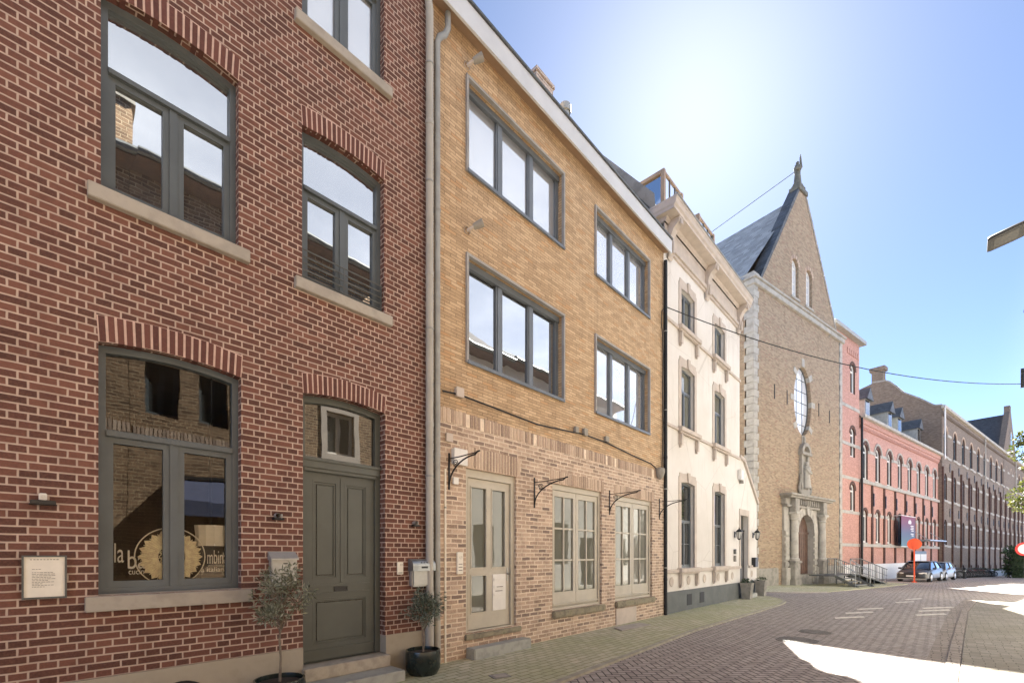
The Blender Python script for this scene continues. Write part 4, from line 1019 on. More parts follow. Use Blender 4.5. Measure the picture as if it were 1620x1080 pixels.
# chimney stub and flue behind the eaves
y_ch = 6.6
x_a, z_a = F(849, 158, y_ch); x_b, z_b = F(875, 128, y_ch)
m = MB(); m.box(x_a, x_b, y_ch, y_ch+0.5, 9.2, z_b-0.21); m.box(x_a-0.03, x_b+0.03, y_ch-0.03, y_ch+0.53, z_b-0.21, z_b-0.13); m.build('chimney', M['old'], yel)
x_c, z_c = F(894, 172, y_ch)
m = MB(); m.lathe([(0.10, 9.2-z_c), (0.10, -0.1), (0.14, -0.1), (0.14, 0.06), (0.05, 0.09)], (x_c, y_ch, z_c), 14); m.build('flue', M['zinc'], yel, smooth=True)
# facade lamps, bracket arms, cable, boxes
def spot(px, py, label):
    x, z = F(px, py)
    t = thing('facade_spotlight', label, 'spotlight', (x, DF, z), 0, 'round spotlights on the yellow house')
    MB().lathe([(0.055, -0.03), (0.05, -0.0)], (-0.04, 0, -0.03), 16, axis='y').tube([(-0.04, -0.02, -0.03), (-0.02, -0.10, -0.015), (0.02, -0.13, 0.01)], 0.022, 10).build('bracket', M['wstone'], t, smooth=True)
    m = MB(); d = Vector((0.55, -0.75, 0.35)).normalized(); c = Vector((0.03, -0.15, 0.02))
    m.tube([tuple(c-d*0.05), tuple(c+d*0.02), tuple(c+d*0.10), tuple(c+d*0.105)], [0.04, 0.052, 0.058, 0.04], 16); m.build('head', M['limedark'], t, smooth=True)
spot(741, 106, 'round facade spotlight above the top left window of the yellow house')
spot(741, 365, 'round facade spotlight above the first floor window of the yellow house')
def bracket(px, py, label, L=0.62):
    x, z = F(px, py)
    t = thing('awning_bracket', label, 'bracket', (x, DF-0.03, z), 0, 'iron awning brackets on the pale brick wall')
    m = MB(); m.box(-0.012, 0.012, -0.015, 0, -0.42, 0.10)
    arc = [(0, -0.012-L*(1-math.cos(PI/2*i/10)), -0.36+0.36*math.sin(PI/2*i/10)) for i in range(11)]
    m.tube(arc+[(0, -L-0.05, 0.03), (0, -L-0.10, 0.035)], 0.012, 6); m.tube([(0, -0.012, 0.02), (0, -L*0.45, 0.015), (0, -L-0.06, 0.025)], 0.008, 6)
    m.build('arm', M['iron'], t)
    s = MB(); s.tube([(0, -0.15+0.06*(1-i/26)*math.cos(i*0.55), -0.07+0.06*(1-i/26)*math.sin(i*0.55)) for i in range(24)], 0.006, 5); s.build('scroll', M['iron'], t)
bracket(708, 728, 'iron awning bracket left of the taupe house door', 0.55)
bracket(843, 765, 'iron awning bracket between the taupe door and left French window')
bracket(962, 783, 'iron awning bracket between the two French windows')
bracket(1041, 795, 'iron awning bracket at the right end of the pale brick wall')
cb = []
for px, py in ((700, 618), (727, 624), (780, 644), (850, 671), (905, 683), (925, 687), (960, 700), (1005, 722), (1030, 733), (1040, 742), (1044, 750)):
    x, z = F(px, py, DF-0.03); cb.append((x, DF-0.03, z))
tag(MB().tube(cb, 0.012, 6).build('power_cable', M['iron']), 'dark power cable sagging across the yellow brick front', 'cable')
def jbox(px, py, w, h, label, mat='wstone', name='junction_box', d=0.06):
    x, z = F(px, py, DF); t = thing(name, label, 'box', (x, DF, z), 0, 'junction boxes on the yellow house' if name == 'junction_box' else None)
    MB().box(-w/2, w/2, -d, -0.001, -h/2, h/2).build('body', M[mat], t, 0.006)
    MB().box(-w/2-0.006, w/2+0.006, -d-0.01, -d+0.012, -h/2-0.006, h/2+0.006).build('cover', M[mat], t, 0.004)
jbox(724, 622, 0.13, 0.13, 'pale junction box at the left start of the dark facade cable')
jbox(909, 680, 0.09, 0.10, 'small grey cable clamp box left of the pair on the facade', 'limedark'); jbox(923, 684, 0.11, 0.13, 'larger grey cable clamp box, middle one on the facade cable', 'limedark'); jbox(957, 695, 0.12, 0.10, 'grey cable clamp box nearest the right upper window', 'limedark')
t = worldly(thing('fuse_box', 'grey heart-shaped fuse housing at the end of the facade cable', 'fuse box', (F(1043, 750)[0], DF, F(1043, 750)[1])))
x, z = F(1043, 748, DF-0.08)
MB().lathe([(0.02, 0.14), (0.11, 0.11), (0.12, 0.02), (0.09, -0.08), (0.02, -0.16)], (x, DF-0.1, z), 14).build('housing', M['limedark'], t, smooth=True)
MB().box(x-0.02, x+0.02, DF-0.1, DF-0.031, z+0.05, z+0.09).build('bracket', M['iron'], t)
jbox(722, 724, 0.24, 0.22, 'white square lamp box over the left edge of the taupe door', 'white', 'lamp_box', 0.10)
jbox(717, 761, 0.085, 0.085, 'small white square sensor box left of the taupe door', 'white', 'sensor_box')
x, z = F(724, 890); t = thing('intercom', 'narrow cream intercom panel left of the taupe door', 'intercom', (x, DF-0.03, z))
MB().box(-0.055, 0.06, -0.03, -0.001, -0.16, 0.16).build('panel', M['paper'], t, 0.006)
m = MB(); m.lathe([(0.02, -0.004), (0.02, 0)], (0.01, -0.03, 0.08), 12, axis='y')
for k in range(3): m.box(-0.03, 0.04, -0.0315, -0.03, -0.02-k*0.045, -0.01-k*0.045)
m.build('buttons', M['ink'], t)
jbox(707, 693, 0.11, 0.11, 'pale square box high beside the grey drainpipe', 'wstone', 'junction_box')

# ------------------------------------------------------------------ cream rendered house
WX0, WX1, WX2 = 11.14, 17.2, 19.25
whi = worldly(thing('town_house', 'cream rendered town house with stone window surrounds and slate grey base', 'house', (15, DF+0.3, 0)))
c1, c2 = 12.66, 15.17; hw = 0.46
WW = []
for cx in (c1, c2):
    WW += [(cx-hw, cx+hw, 7.72, 8.78, 0.035), (cx-hw, cx+hw, 4.98, 6.66, 0.035), (cx-hw, cx+hw, 1.17, 3.50, 0.035)]
WDOOR = (17.25, 18.12, 0.16, 2.93)
TOPZ = 9.5
mb = MB(); out = [(WX0, 0.56), (WDOOR[0], 0.56), (WDOOR[0], WDOOR[3]), (WDOOR[1], WDOOR[3]), (WDOOR[1], 0.56), (WX2, 0.56), (WX2, 3.50), (17.6, 4.88), (WX1, 4.95), (WX1, TOPZ), (WX0, TOPZ)]
hs = [arc_rect(*o) for o in WW]
mb.sheet(out, hs, DF)
for h in hs: mb.rim(h, DF, DF+0.3, True)
mb.quad((WDOOR[0], DF, 0), (WDOOR[0], DF+0.4, 0), (WDOOR[0], DF+0.4, WDOOR[3]), (WDOOR[0], DF, WDOOR[3])); mb.quad((WDOOR[1], DF, 0), (WDOOR[1], DF+0.4, 0), (WDOOR[1], DF+0.4, WDOOR[3]), (WDOOR[1], DF, WDOOR[3])); mb.quad((WDOOR[0], DF, WDOOR[3]), (WDOOR[1], DF, WDOOR[3]), (WDOOR[1], DF+0.4, WDOOR[3]), (WDOOR[0], DF+0.4, WDOOR[3]))
mb.quad((WX1, DF, 4.9), (WX1, DF+9, 4.9), (WX1, DF+9, 10.3), (WX1, DF, 10.3)); mb.quad((WX2, DF, 0), (WX2, DF+6, 0), (WX2, DF+6, 3.5), (WX2, DF, 3.5)); mb.quad((WX0, DF, 9.0), (WX0, DF+9, 9.0), (WX0, DF+9, 10.3), (WX0, DF, 10.3))
mb.quad((WX0, DF+9, 0), (WX1, DF+9, 0), (WX1, DF+9, 10.3), (WX0, DF+9, 10.3))
mb.build('wall', M['render'], whi)
m = MB(); m.plate([(WX0, -0.1), (WDOOR[0], -0.1), (WDOOR[0], 0.56), (WX0, 0.56)], (), DF-0.045, DF+0.1); m.plate([(WDOOR[1], -0.1), (WX2, -0.1), (WX2, 0.56), (WDOOR[1], 0.56)], (), DF-0.045, DF+0.1)
m.build('base', M['plinthdark'], whi)
for px in (1088, 1108): x = FX(px); MB().box(x-0.17, x+0.17, DF-0.052, DF-0.046, 0.13, 0.44).build('cellar_vent', M['iron'], whi)
for px in (1062, 1089, 1114, 1136, 1158, 1189): x = FX(px); MB().lathe([(0.13, -0.012), (0.11, -0.02), (0.001, -0.012)], (x, DF, 0.82), 18, axis='y').build('base_rosette', M['wstone'], whi)
# annex coping and roof
m = MB()
for (xa, za), (xb, zb) in (((WX1-0.05, 4.95), (17.6, 4.88)), ((17.6, 4.88), (WX2+0.05, 3.48))):
    v = Vector((xb-xa, 0, zb-za)).normalized(); nrm = Vector((-v.z, 0, v.x))
    c = Vector(((xa+xb)/2, DF+0.05, (za+zb)/2))+nrm*0.03; L = math.hypot(xb-xa, zb-za)/2
    m.obox(c, v*L, (0, 0.12, 0), nrm*0.055)
m.build('coping', M['wstone'], whi)
m = MB(); m.poly([(WX1, DF+0.05, 4.93), (17.6, DF+0.05, 4.86), (17.6, DF+6, 4.86), (WX1, DF+6, 4.93)]); m.poly([(17.6, DF+0.05, 4.86), (WX2, DF+0.05, 3.46), (WX2, DF+6, 3.46), (17.6, DF+6, 4.86)]); m.build('annex_roof', M['slatedark'], whi)
# window trims
for i, o in enumerate(WW):
    x0, x1, z0, z1, rs = o; tall = (i % 3 != 0)
    gl_ = M['pane2'] if i % 3 != 2 else M['panedark']
    tr = z0+(z1-z0)*0.66 if i % 3 == 1 else (z0+(z1-z0)*0.56 if i % 3 == 2 else None)
    f = window(whi, x0, x1, z0, z1, DF+0.10, rs, 0.05, 2, tr, 0.05, 0.06, M['steelframe'] if i % 3 != 2 else M['greyframe'], gl_, 0.03, rows=2 if i % 3 == 2 else 1)
    m = MB(); tw = 0.15
    outl = [(x0-tw, z0), (x0, z0)]+arc_rect(x0, x1, z0, z1, rs)[2:][::-1]+[(x1, z0), (x1+tw, z0), (x1+tw, z1+0.16), (x1+tw-0.06, z1+0.16), (x1+tw-0.06, z1+0.26), (x0-tw+0.06, z1+0.26), (x0-tw+0.06, z1+0.16), (x0-tw, z1+0.16)]
    m.plate(outl, (), DF-0.02, DF+0.02, back=False)
    cx = (x0+x1)/2; m.plate([(cx-0.055, z1+0.03), (cx+0.055, z1+0.03), (cx+0.08, z1+0.30), (cx-0.08, z1+0.30)], (), DF-0.055, DF-0.02, back=False)
    m.build('surround', M['wstone'], f)
    s = MB(); s.box(x0-0.24, x1+0.24, DF-0.14, DF+0.2, z0-0.12, z0-0.002); s.box(x0-0.20, x1+0.20, DF-0.10, DF-0.02, z0-0.17, z0-0.121); s.build('sill', M['wstone'], f, 0.01)
    for sx in (x0-0.14, x1+0.06):
        cs = MB(); cs.plate([(sx, z0-0.48), (sx+0.09, z0-0.48), (sx+0.09, z0-0.171), (sx, z0-0.171)], (), DF-0.09, DF-0.01, back=False); cs.box(sx+0.01, sx+0.08, DF-0.06, DF-0.01, z0-0.54, z0-0.481)
        cs.build('console', M['wstone'], f, 0.01)
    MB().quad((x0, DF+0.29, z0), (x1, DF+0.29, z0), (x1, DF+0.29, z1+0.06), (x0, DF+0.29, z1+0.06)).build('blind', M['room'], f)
m = MB()
def course(z, h, pr, x0=WX0, x1=WX1):
    xs = [x0]
    for cx in (c1, c2): xs += [cx-hw-0.24, cx+hw+0.24]
    xs.append(x1)
    for a, b in zip(xs[::2], xs[1::2]): m.box(a, b, DF-pr, DF+0.01, z, z+h)
course(7.60, 0.07, 0.05); course(4.87, 0.07, 0.05); course(1.05, 0.09, 0.06); m.box(WDOOR[1]+0.06, WX2, DF-0.06, DF+0.01, 1.05, 1.14)
m.build('string_course', M['wstone'], whi)
# frieze and cornice
m = MB(); m.box(WX0, WX1, DF-0.05, DF+0.2, 9.38, 9.46); m.box(WX0, WX1, DF-0.09, DF+0.2, 9.461, 9.56); m.box(WX0, WX1, DF-0.03, DF+0.2, 9.561, 10.02); m.build('frieze', M['wstone'], whi, 0.006)
m = MB(); prof = [(0.06, 10.02), (0.10, 10.08), (0.12, 10.12), (0.36, 10.13), (0.36, 10.20), (0.40, 10.24), (0.42, 10.34), (0.44, 10.36), (0.44, 10.40)]
xl, xr = WX0-0.22, WX1+0.05
for (p0, q0), (p1, q1) in zip(prof[:-1], prof[1:]):
    el = lambda p: WX0-0.22*p/0.44
    m.quad((el(p0), DF-p0, q0), (xr, DF-p0, q0), (xr, DF-p1, q1), (el(p1), DF-p1, q1)); m.quad((el(p0), DF+0.3, q0), (el(p0), DF-p0, q0), (el(p1), DF-p1, q1), (el(p1), DF+0.3, q1))
m.poly([(xr, DF-p, q) for p, q in prof]+[(xr, DF+0.3, 10.40), (xr, DF+0.3, 10.02)])
m.quad((xl, DF-0.44, 10.40), (xr, DF-0.44, 10.40), (xr, DF+0.3, 10.40), (xl, DF+0.3, 10.40))
m.build('cornice', M['wstone'], whi)
MB().box(xl+0.02, xr, DF-0.46, DF-0.34, 10.403, 10.45).build('gutter', M['zinc'], whi, 0.01)
for cx in (11.42, 14.0, 16.95):
    m = MB(); pr = [(0.03, 9.18), (0.07, 9.22), (0.10, 9.40), (0.13, 9.55), (0.12, 9.72), (0.20, 9.90), (0.33, 10.00), (0.35, 10.12), (0.03, 10.12)]
    for sx, flip in ((cx-0.11, 0), (cx+0.11, 1)): m.poly([(sx, DF-p, q) for p, q in pr])
    for (p0, q0), (p1, q1) in zip(pr[:-2], pr[1:-1]): m.quad((cx-0.11, DF-p0, q0), (cx+0.11, DF-p0, q0), (cx+0.11, DF-p1, q1), (cx-0.11, DF-p1, q1))
    m.box(cx-0.06, cx+0.06, DF-0.37, DF-0.33, 9.95, 10.08); m.box(cx-0.05, cx+0.05, DF-0.16, DF-0.11, 9.3, 9.6)
    m.build('scroll_console', M['wstone'], whi)
# roof: front slope, visible side gable wall, glazed roof terraces
ga = SIDE(1044, 318, WX0); 
Pa = [SIDE(px, py, WX0) for px, py in ((1045, 303), (1000, 262), (925, 212))]
yb, zb_ = Pa[1]; yc, zc = Pa[2]
m = MB(); ridge_y, ridge_z = DF+4.5, 16.2
m.poly([(WX0-0.002, DF+0.2, 10.3), (WX0-0.002, DF+0.25, 10.9), (WX0-0.002, ridge_y, ridge_z), (WX0-0.002, DF+9, 10.4), (WX0-0.002, DF+9, 9.0), (WX0-0.002, DF+0.2, 9.0)])
m.build('party_wall', M['limedark'], whi)
m = MB(); m.poly([(WX0-0.15, DF+0.25, 10.41), (WX1, DF+0.25, 10.41), (WX1, ridge_y, ridge_z+0.03), (WX0-0.15, ridge_y, ridge_z+0.03)]); m.poly([(WX1, DF+9, 10.4), (WX0-0.15, DF+9, 10.4), (WX0-0.15, ridge_y, ridge_z+0.03), (WX1, ridge_y, ridge_z+0.03)])
m.poly([(WX1, DF, 10.3), (WX1, DF+9, 10.3), (WX1, ridge_y, ridge_z)]); m.build('roof', M['slatedark'], whi)
def terrace(xa, xb, zt, label_x):
    y0 = DF+0.25; yb_ = DF+1.5
    f = MB()
    for x in (xa, xb): f.box(x-0.05, x+0.05, y0, y0+0.10, 10.42, zt); f.box(x-0.05, x+0.05, y0+0.101, yb_, zt-0.10, zt-0.001); f.box(x-0.05, x+0.05, yb_, yb_+0.1, 10.6, zt)
    f.box(xa+0.051, xb-0.051, y0+0.02, y0+0.08, zt-0.07, zt-0.002)
    fo = f.build('roof_terrace', M['soffit'], whi)
    n = 3
    for i in range(n):
        a = xa+0.06+(xb-xa-0.12)*i/n; b = xa+0.06+(xb-xa-0.12)*(i+1)/n-0.03
        MB().quad((a, y0+0.05, 10.5), (b, y0+0.05, 10.5), (b, y0+0.05, zt-0.09), (a, y0+0.05, zt-0.09)).build('pane', M['paneclear'], fo)
        MB().box(b, b+0.03, y0+0.03, y0+0.07, 10.43, zt-0.071).build('post', M['steeldk'], fo)
    MB().quad((xa, y0+0.12, 10.6), (xa, yb_-0.02, 10.6), (xa, yb_-0.02, zt-0.12), (xa, y0+0.12, zt-0.12)).build('pane', M['paneclear'], fo)
yt = DF+0.25
terrace(F(1052, 265, yt)[0], F(1080, 300, yt)[0], F(1050, 264, yt)[1], 0)
terrace(F(1107, 340, yt)[0], F(1130, 375, yt)[0], F(1107, 338, yt)[1], 0)
# door, lamps, mailbox, pots, bells
m = MB(); m.box(WDOOR[0], WDOOR[1], DF+0.12, DF+0.18, WDOOR[2], 2.35); m.box(WDOOR[0]+0.08, WDOOR[1]-0.08, DF+0.105, DF+0.12, 0.35, 1.05); m.box(WDOOR[0]+0.08, WDOOR[1]-0.08, DF+0.105, DF+0.12, 1.2, 2.2); m.box(WDOOR[0], WDOOR[1], DF+0.11, DF+0.18, 2.36, 2.44)
wd = m.build('door', M['black'], whi, 0.004); MB().sheet(arc_rect(WDOOR[0], WDOOR[1], 2.44, WDOOR[3]), (), DF+0.15).build('pane', M['panedark'], wd)
MB().box(WDOOR[0]-0.1, WDOOR[1]+0.1, DF-0.30, DF+0.28, -0.05, 0.15).build('doorstep', M['step'], whi, 0.01)
m = MB(); m.plate([(WDOOR[0]-0.10, 1.14), (WDOOR[0]-0.004, 1.14), (WDOOR[0]-0.004, WDOOR[3]+0.004), (WDOOR[1]+0.004, WDOOR[3]+0.004), (WDOOR[1]+0.004, 1.14), (WDOOR[1]+0.12, 1.14), (WDOOR[1]+0.12, WDOOR[3]+0.22), (WDOOR[0]-0.10, WDOOR[3]+0.22)], (), DF-0.025, DF+0.02, back=False); m.build('door_surround', M['wstone'], whi)
def lantern(px, py, label):
    x, z = F(px, py); t = thing('wall_lantern', label, 'lantern', (x, DF, z), 0, 'black lanterns beside the dark doorway')
    MB().box(-0.05, 0.05, -0.02, 0, -0.1, 0.1).tube([(0, -0.01, 0.0), (0, -0.1, 0.10), (0, -0.15, 0.20)], 0.012, 6).build('bracket', M['iron'], t)
    m = MB(); m.lathe([(0.06, -0.14), (0.10, 0.08)], (0, -0.15, 0), 6); m.build('glass', M['lampglass'], t)
    m = MB(); m.lathe([(0.115, 0.08), (0.07, 0.15), (0.02, 0.19), (0.012, 0.24)], (0, -0.15, 0), 6).lathe([(0.02, -0.19), (0.065, -0.14)], (0, -0.15, 0), 6)
    for k in range(6): a = 2*PI*k/6; m.tube([(0.06*math.cos(a), -0.15+0.06*math.sin(a), -0.14), (0.10*math.cos(a), -0.15+0.10*math.sin(a), 0.08)], 0.008, 5)
    m.build('lantern_frame', M['iron'], t)
lantern(1162, 845, 'black wall lantern left of the dark doorway in the cream house'); lantern(1191, 846, 'black wall lantern right of the dark doorway in the cream house')
x, z = F(1191, 888); t = thing('mailbox', 'black mailbox on the cream wall below the right lantern', 'mailbox', (x, DF, z), 0, 'mailboxes on the house fronts')
MB().box(-0.17, 0.17, -0.14, -0.001, -0.19, 0.12).build('body', M['black'], t, 0.01); MB().box(-0.18, 0.18, -0.16, -0.001, 0.122, 0.16).build('lid', M['black'], t, 0.008)
jbox(1161, 872, 0.09, 0.16, 'dark upper bell plate left of the dark doorway', 'steeldk', 'doorbell'); jbox(1161, 883, 0.09, 0.2, 'grey lower bell plate left of the dark doorway', 'limedark', 'doorbell')
x, z = F(1169, 752); t = thing('alarm_box', 'white alarm siren box high on the cream annex wall', 'alarm', (x, DF, z))
MB().box(-0.15, 0.15, -0.12, -0.001, -0.16, 0.2).build('housing', M['white'], t, 0.02); MB().lathe([(0.07, -0.10), (0.06, 0.0)], (0.06, -0.07, -0.17), 12).build('beacon', M['limedark'], t)
def tall_pot(px, py, label):
    x, y = GND(px, py); y = min(y, DF-0.28)
    t = thing('planter', label, 'planter', (x, y, slope(x)), 0, 'grey planters beside the dark doorway')
    m = MB(); a, b, h = 0.13, 0.17, 0.52
    for (ax_, ay_), (bx_, by_) in zip(((-1,-1),(1,-1),(1,1),(-1,1)), ((1,-1),(1,1),(-1,1),(-1,-1))): m.quad((a*ax_, a*ay_, 0), (a*bx_, a*by_, 0), (b*bx_, b*by_, h), (b*ax_, b*ay_, h))
    m.quad((-b, -b, h-0.05), (b, -b, h-0.05), (b, b, h-0.05), (-b, b, h-0.05)); m.box(-b-0.02, b+0.02, -b-0.02, -b+0.02, h, h+0.04); m.box(-b-0.02, b+0.02, b-0.02, b+0.02, h, h+0.04); m.box(-b-0.02, -b+0.02, -b+0.021, b-0.021, h, h+0.04); m.box(b-0.02, b+0.02, -b+0.021, b-0.021, h, h+0.04)
    m.build('tub', M['limedark'], t)
    l_ = MB(); rr = random.Random(int(px)); leaf_cloud(l_, (0, 0, h+0.06), (0.17, 0.17, 0.10), 160, 0.07, rr, 0.4); l_.build('foliage', M['hedge'], t)
tall_pot(1168, 946, 'tall grey planter left of the dark doorway'); tall_pot(1190, 941, 'tall grey planter right of the dark doorway')
# ------------------------------------------------------------------ church
def corner(px, z): 
    d = ray(px, CY); return (d[0]*z, d[1]*z)
CHA = -(math.atan(1012/FOC)-AL)
CH0 = Fr(corner(1192, 26.6), CHA); CHZ = 22.4; CK = CHZ/26.6
CH = Fr(corner(1192, CHZ), CHA)
def chz(z): return EYE+(z-EYE)*CK
def chi(z): return EYE+(z-EYE)/CK
GX[0] = lambda x, y, z: (x*CK, y*CK, chz(z))
CW = 13.1; CM = 6.5
ch = thing('church', 'brown brick church front with steep gable, oval window and carved stone portal', 'church', (CH.o[0], CH.o[1], 0), CH.a)
BZ = 17.75; APZ = 26.1
def gab(s): return 0
gx0, gx1 = 0.75, CW-0.85
lan = [(5.0, 5.95, 18.35, 20.4, 0.5), (7.08, 8.03, 18.35, 20.4, 0.5)]
ov = oval(CM, 11.75, 1.28, 2.3, 40)
DOORC = (5.3, 7.7, 0.25, 3.0, 1.2)
dpoly = arc_rect(*DOORC)
mb = MB()
mb.sheet([(0.55, -0.9), (CW-0.55, -0.9), (CW-0.55, BZ-0.4), (0.55, BZ-0.4)], [ov, dpoly], 0.0)
mb.rim(ov, 0, 0.32, True); mb.rim(dpoly, 0, 0.8, True)
mb.quad((0.02, 0.5, -0.9), (0.02, 30, -0.9), (0.02, 30, BZ), (0.02, 0.5, BZ)); mb.quad((CW-1.6, 0.0, -0.9), (CW-1.6, 30, -0.9), (CW-1.6, 30, BZ), (CW-1.6, 0.0, BZ)); mb.quad((CW-0.02, 0.0, -0.9), (CW-0.02, 1.0, -0.9), (CW-0.02, 1.0, BZ), (CW-0.02, 0, BZ)); mb.quad((CW-1.6, 1.0, -0.9), (CW-0.02, 1.0, -0.9), (CW-0.02, 1.0, BZ), (CW-1.6, 1.0, BZ))
mb.build('nave_wall', M['church'], ch)
mb = MB(); hs = [arc_rect(*o) for o in lan]
mb.sheet([(gx0, BZ), (gx1, BZ), (CM+0.42, APZ-0.3), (CM-0.42, APZ-0.3)], hs, 0.04)
for h in hs: mb.rim(h, 0.04, 0.4, True)
mb.poly([(gx0, 0.55, BZ), (CM-0.42, 0.55, APZ-0.3), (CM+0.42, 0.55, APZ-0.3), (gx1, 0.55, BZ)])
mb.build('gable', M['church'], ch)
m = MB(); m.box(-0.14, CW+0.14, -0.16, 0.5, BZ-0.42, BZ-0.10); m.box(-0.22, CW+0.22, -0.25, 0.5, BZ-0.099, BZ+0.04); m.box(-0.06, 0.62, -0.05, 0.9, BZ+0.041, BZ+0.35); m.build('stone_band', M['lime'], ch, 0.02)
# gable copings
for sx, (xa, xb) in (('l', (gx0, CM-0.42)), ('r', (gx1, CM+0.42))):
    v = Vector((xb-xa, 0, APZ-0.3-BZ)); L = v.length; v.normalize(); nrm = Vector((-v.z, 0, v.x)) if sx == 'l' else Vector((v.z, 0, -v.x))
    m = MB(); n = 9
    for i in range(n):
        c = Vector((xa, 0.34, BZ))+v*L*(i+0.5)/n+nrm*0.02
        m.obox(c, v*(L/n/2-0.01), (0, 0.34, 0), nrm*(0.09+0.015*(i % 2)))
    m.build('coping', M['slate'] if sx == 'l' else M['limedark'], ch)
m = MB(); m.box(CM-0.66, CM+0.66, -0.06, 0.6, APZ-0.45, APZ-0.15); m.box(CM-0.42, CM+0.42, 0.0, 0.55, APZ-0.149, APZ+0.1); m.box(CM-0.3, CM+0.3, 0.08, 0.52, APZ+0.101, APZ+0.3); m.build('apex_pedestal', M['bronze'], ch, 0.02)
# corner quoins
rnd = random.Random(11)
for side in (0, 1):
    m = MB(); z = 0.72; i = 0
    while z < BZ-0.5:
        h = 0.42; long_ = i % 2 == 0
        wf = 0.60 if long_ else 0.46; ws = 0.42 if long_ else 0.56
        if side == 0: m.box(-0.03, wf, -0.03, ws, z+0.008, z+h-0.008)
        else: m.box(CW-wf*0.85, CW+0.03, -0.03, ws, z+0.008, z+h-0.008)
        z += h; i += 1
    m.build('quoins', M['lime'], ch, 0.012)
m = MB(); m.plate([(-0.08, -0.9), (2.9, -0.9), (2.9, 0.62), (2.8, 0.72), (-0.08, 0.72)], (), -0.09, 0.4); m.box(-0.08, 0.02, 0.401, 3, -0.9, 0.72); m.build('plinth', M['limedark'], ch)
MB().plate([(10.1, -0.9), (CW+0.08, -0.9), (CW+0.08, 0.72), (10.1, 0.72)], (), -0.09, 0.4).build('plinth', M['limedark'], ch)
# oval window with stone keys
m = MB(); m.plate(oval(CM, 11.75, 1.27, 2.29, 40), [oval(CM, 11.75, 1.21, 2.23, 40)], 0.20, 0.28)
for k in (-0.42, 0.42): zz = 2.15*math.sqrt(1-(k/1.2)**2); m.box(CM+k-0.02, CM+k+0.02, 0.22, 0.26, 11.75-zz, 11.75+zz)
for k in (-1.5, -0.75, 0.0, 0.75, 1.5): xx = 1.17*math.sqrt(1-(k/2.2)**2); m.box(CM-xx, CM+xx, 0.221, 0.259, 11.75+k-0.02, 11.75+k+0.02)
of = m.build('oval_window', M['steeldk'], ch); MB().sheet(oval(CM, 11.75, 1.22, 2.24, 40), (), 0.245).build('pane', M['panewhite'], of)
for a in range(8):
    an = 2*PI*a/8+PI/2; cx = CM+1.28*math.cos(an); cz = 11.75+2.3*math.sin(an); d = Vector((math.cos(an)*2.3, 0, math.sin(an)*1.28)).normalized(); tt = Vector((-d.z, 0, d.x))
    MB().obox((cx+d.x*0.26, 0.08, cz+d.z*0.26), tuple(d*0.27), (0, 0.115, 0), tuple(tt*0.19)).build('window_keystone', M['lime'], of, 0.012)
for o in lan:
    f = window(ch, o[0], o[1], o[2], o[3], 0.22, o[4], 0.09, 2, o[3]-0.02, 0.06, 0.08, M['white'], M['panewhite'], 0.04, rows=4, name='lancet_window')
    cx = (o[0]+o[1])/2; m = MB()
    for k in (-1, 1): m.obox((cx, 0.25, o[3]+0.16), Vector((0.2, 0, 0.2*k)), (0, 0.02, 0), Vector((0.02, 0, -0.02*k)))
    m.build('tracery', M['white'], f)
    MB().box(o[0]-0.12, o[1]+0.12, -0.03, 0.3, o[2]-0.14, o[2]-0.003).build('sill', M['lime'], f, 0.01)
    mm = MB()
    for i in range(13):
        a0_ = PI*i/13+0.02; a1_ = PI*(i+1)/13-0.02; q = []
        for rr, aa in ((0.49, a0_), (0.49, a1_), (0.72, a1_), (0.72, a0_)): q.append((cx+rr*math.cos(aa), o[3]+rr*math.sin(aa)))
        mm.plate(q, (), 0.025, 0.08, back=False)
    mm.build('arch', M['arch_old'], f)
# wall anchors
for px, py in ((1225, 619), (1245, 628), (1295, 648), (1312, 659)):
    s_, z_ = CH0.at(px, py); MB().box(s_-0.03, s_+0.03, -0.03, 0.0, z_-0.45, z_+0.45).build('wall_anchor', M['iron'], ch)
for px, py in ((1222, 470), (1240, 482), (1266, 497), (1280, 506), (1297, 520), (1312, 532)):
    s_, z_ = CH0.at(px, py); MB().box(s_-0.09, s_+0.09, -0.03, 0.0, z_-0.05, z_+0.08).build('wall_anchor', M['limedark'], ch)
# roof
m = MB(); RZ = APZ-0.5
m.quad((-0.35, 0.45, BZ-0.1), (-0.35, 32, BZ-0.1), (CM, 32, RZ), (CM, 0.45, RZ)); m.build('roof_slope', M['slategrey'], ch)
m = MB(); m.quad((CM, 0.45, RZ), (CM, 32, RZ), (CW-0.3, 32, BZ-0.1), (CW-0.3, 0.45, BZ-0.1)); m.build('roof_slope', M['slategrey'], ch)
m = MB(); m.poly([(0, 31, -0.9), (CW-1.6, 31, -0.9), (CW-1.6, 31, BZ), (CM, 31, RZ), (0, 31, BZ)]); m.build('back_wall', M['church'], ch)
m = MB(); m.tube([(-0.4, 0.9, BZ-0.12), (-0.4, 31, BZ-0.12)], 0.12, 8); m.build('gutter', M['zinc'], ch)
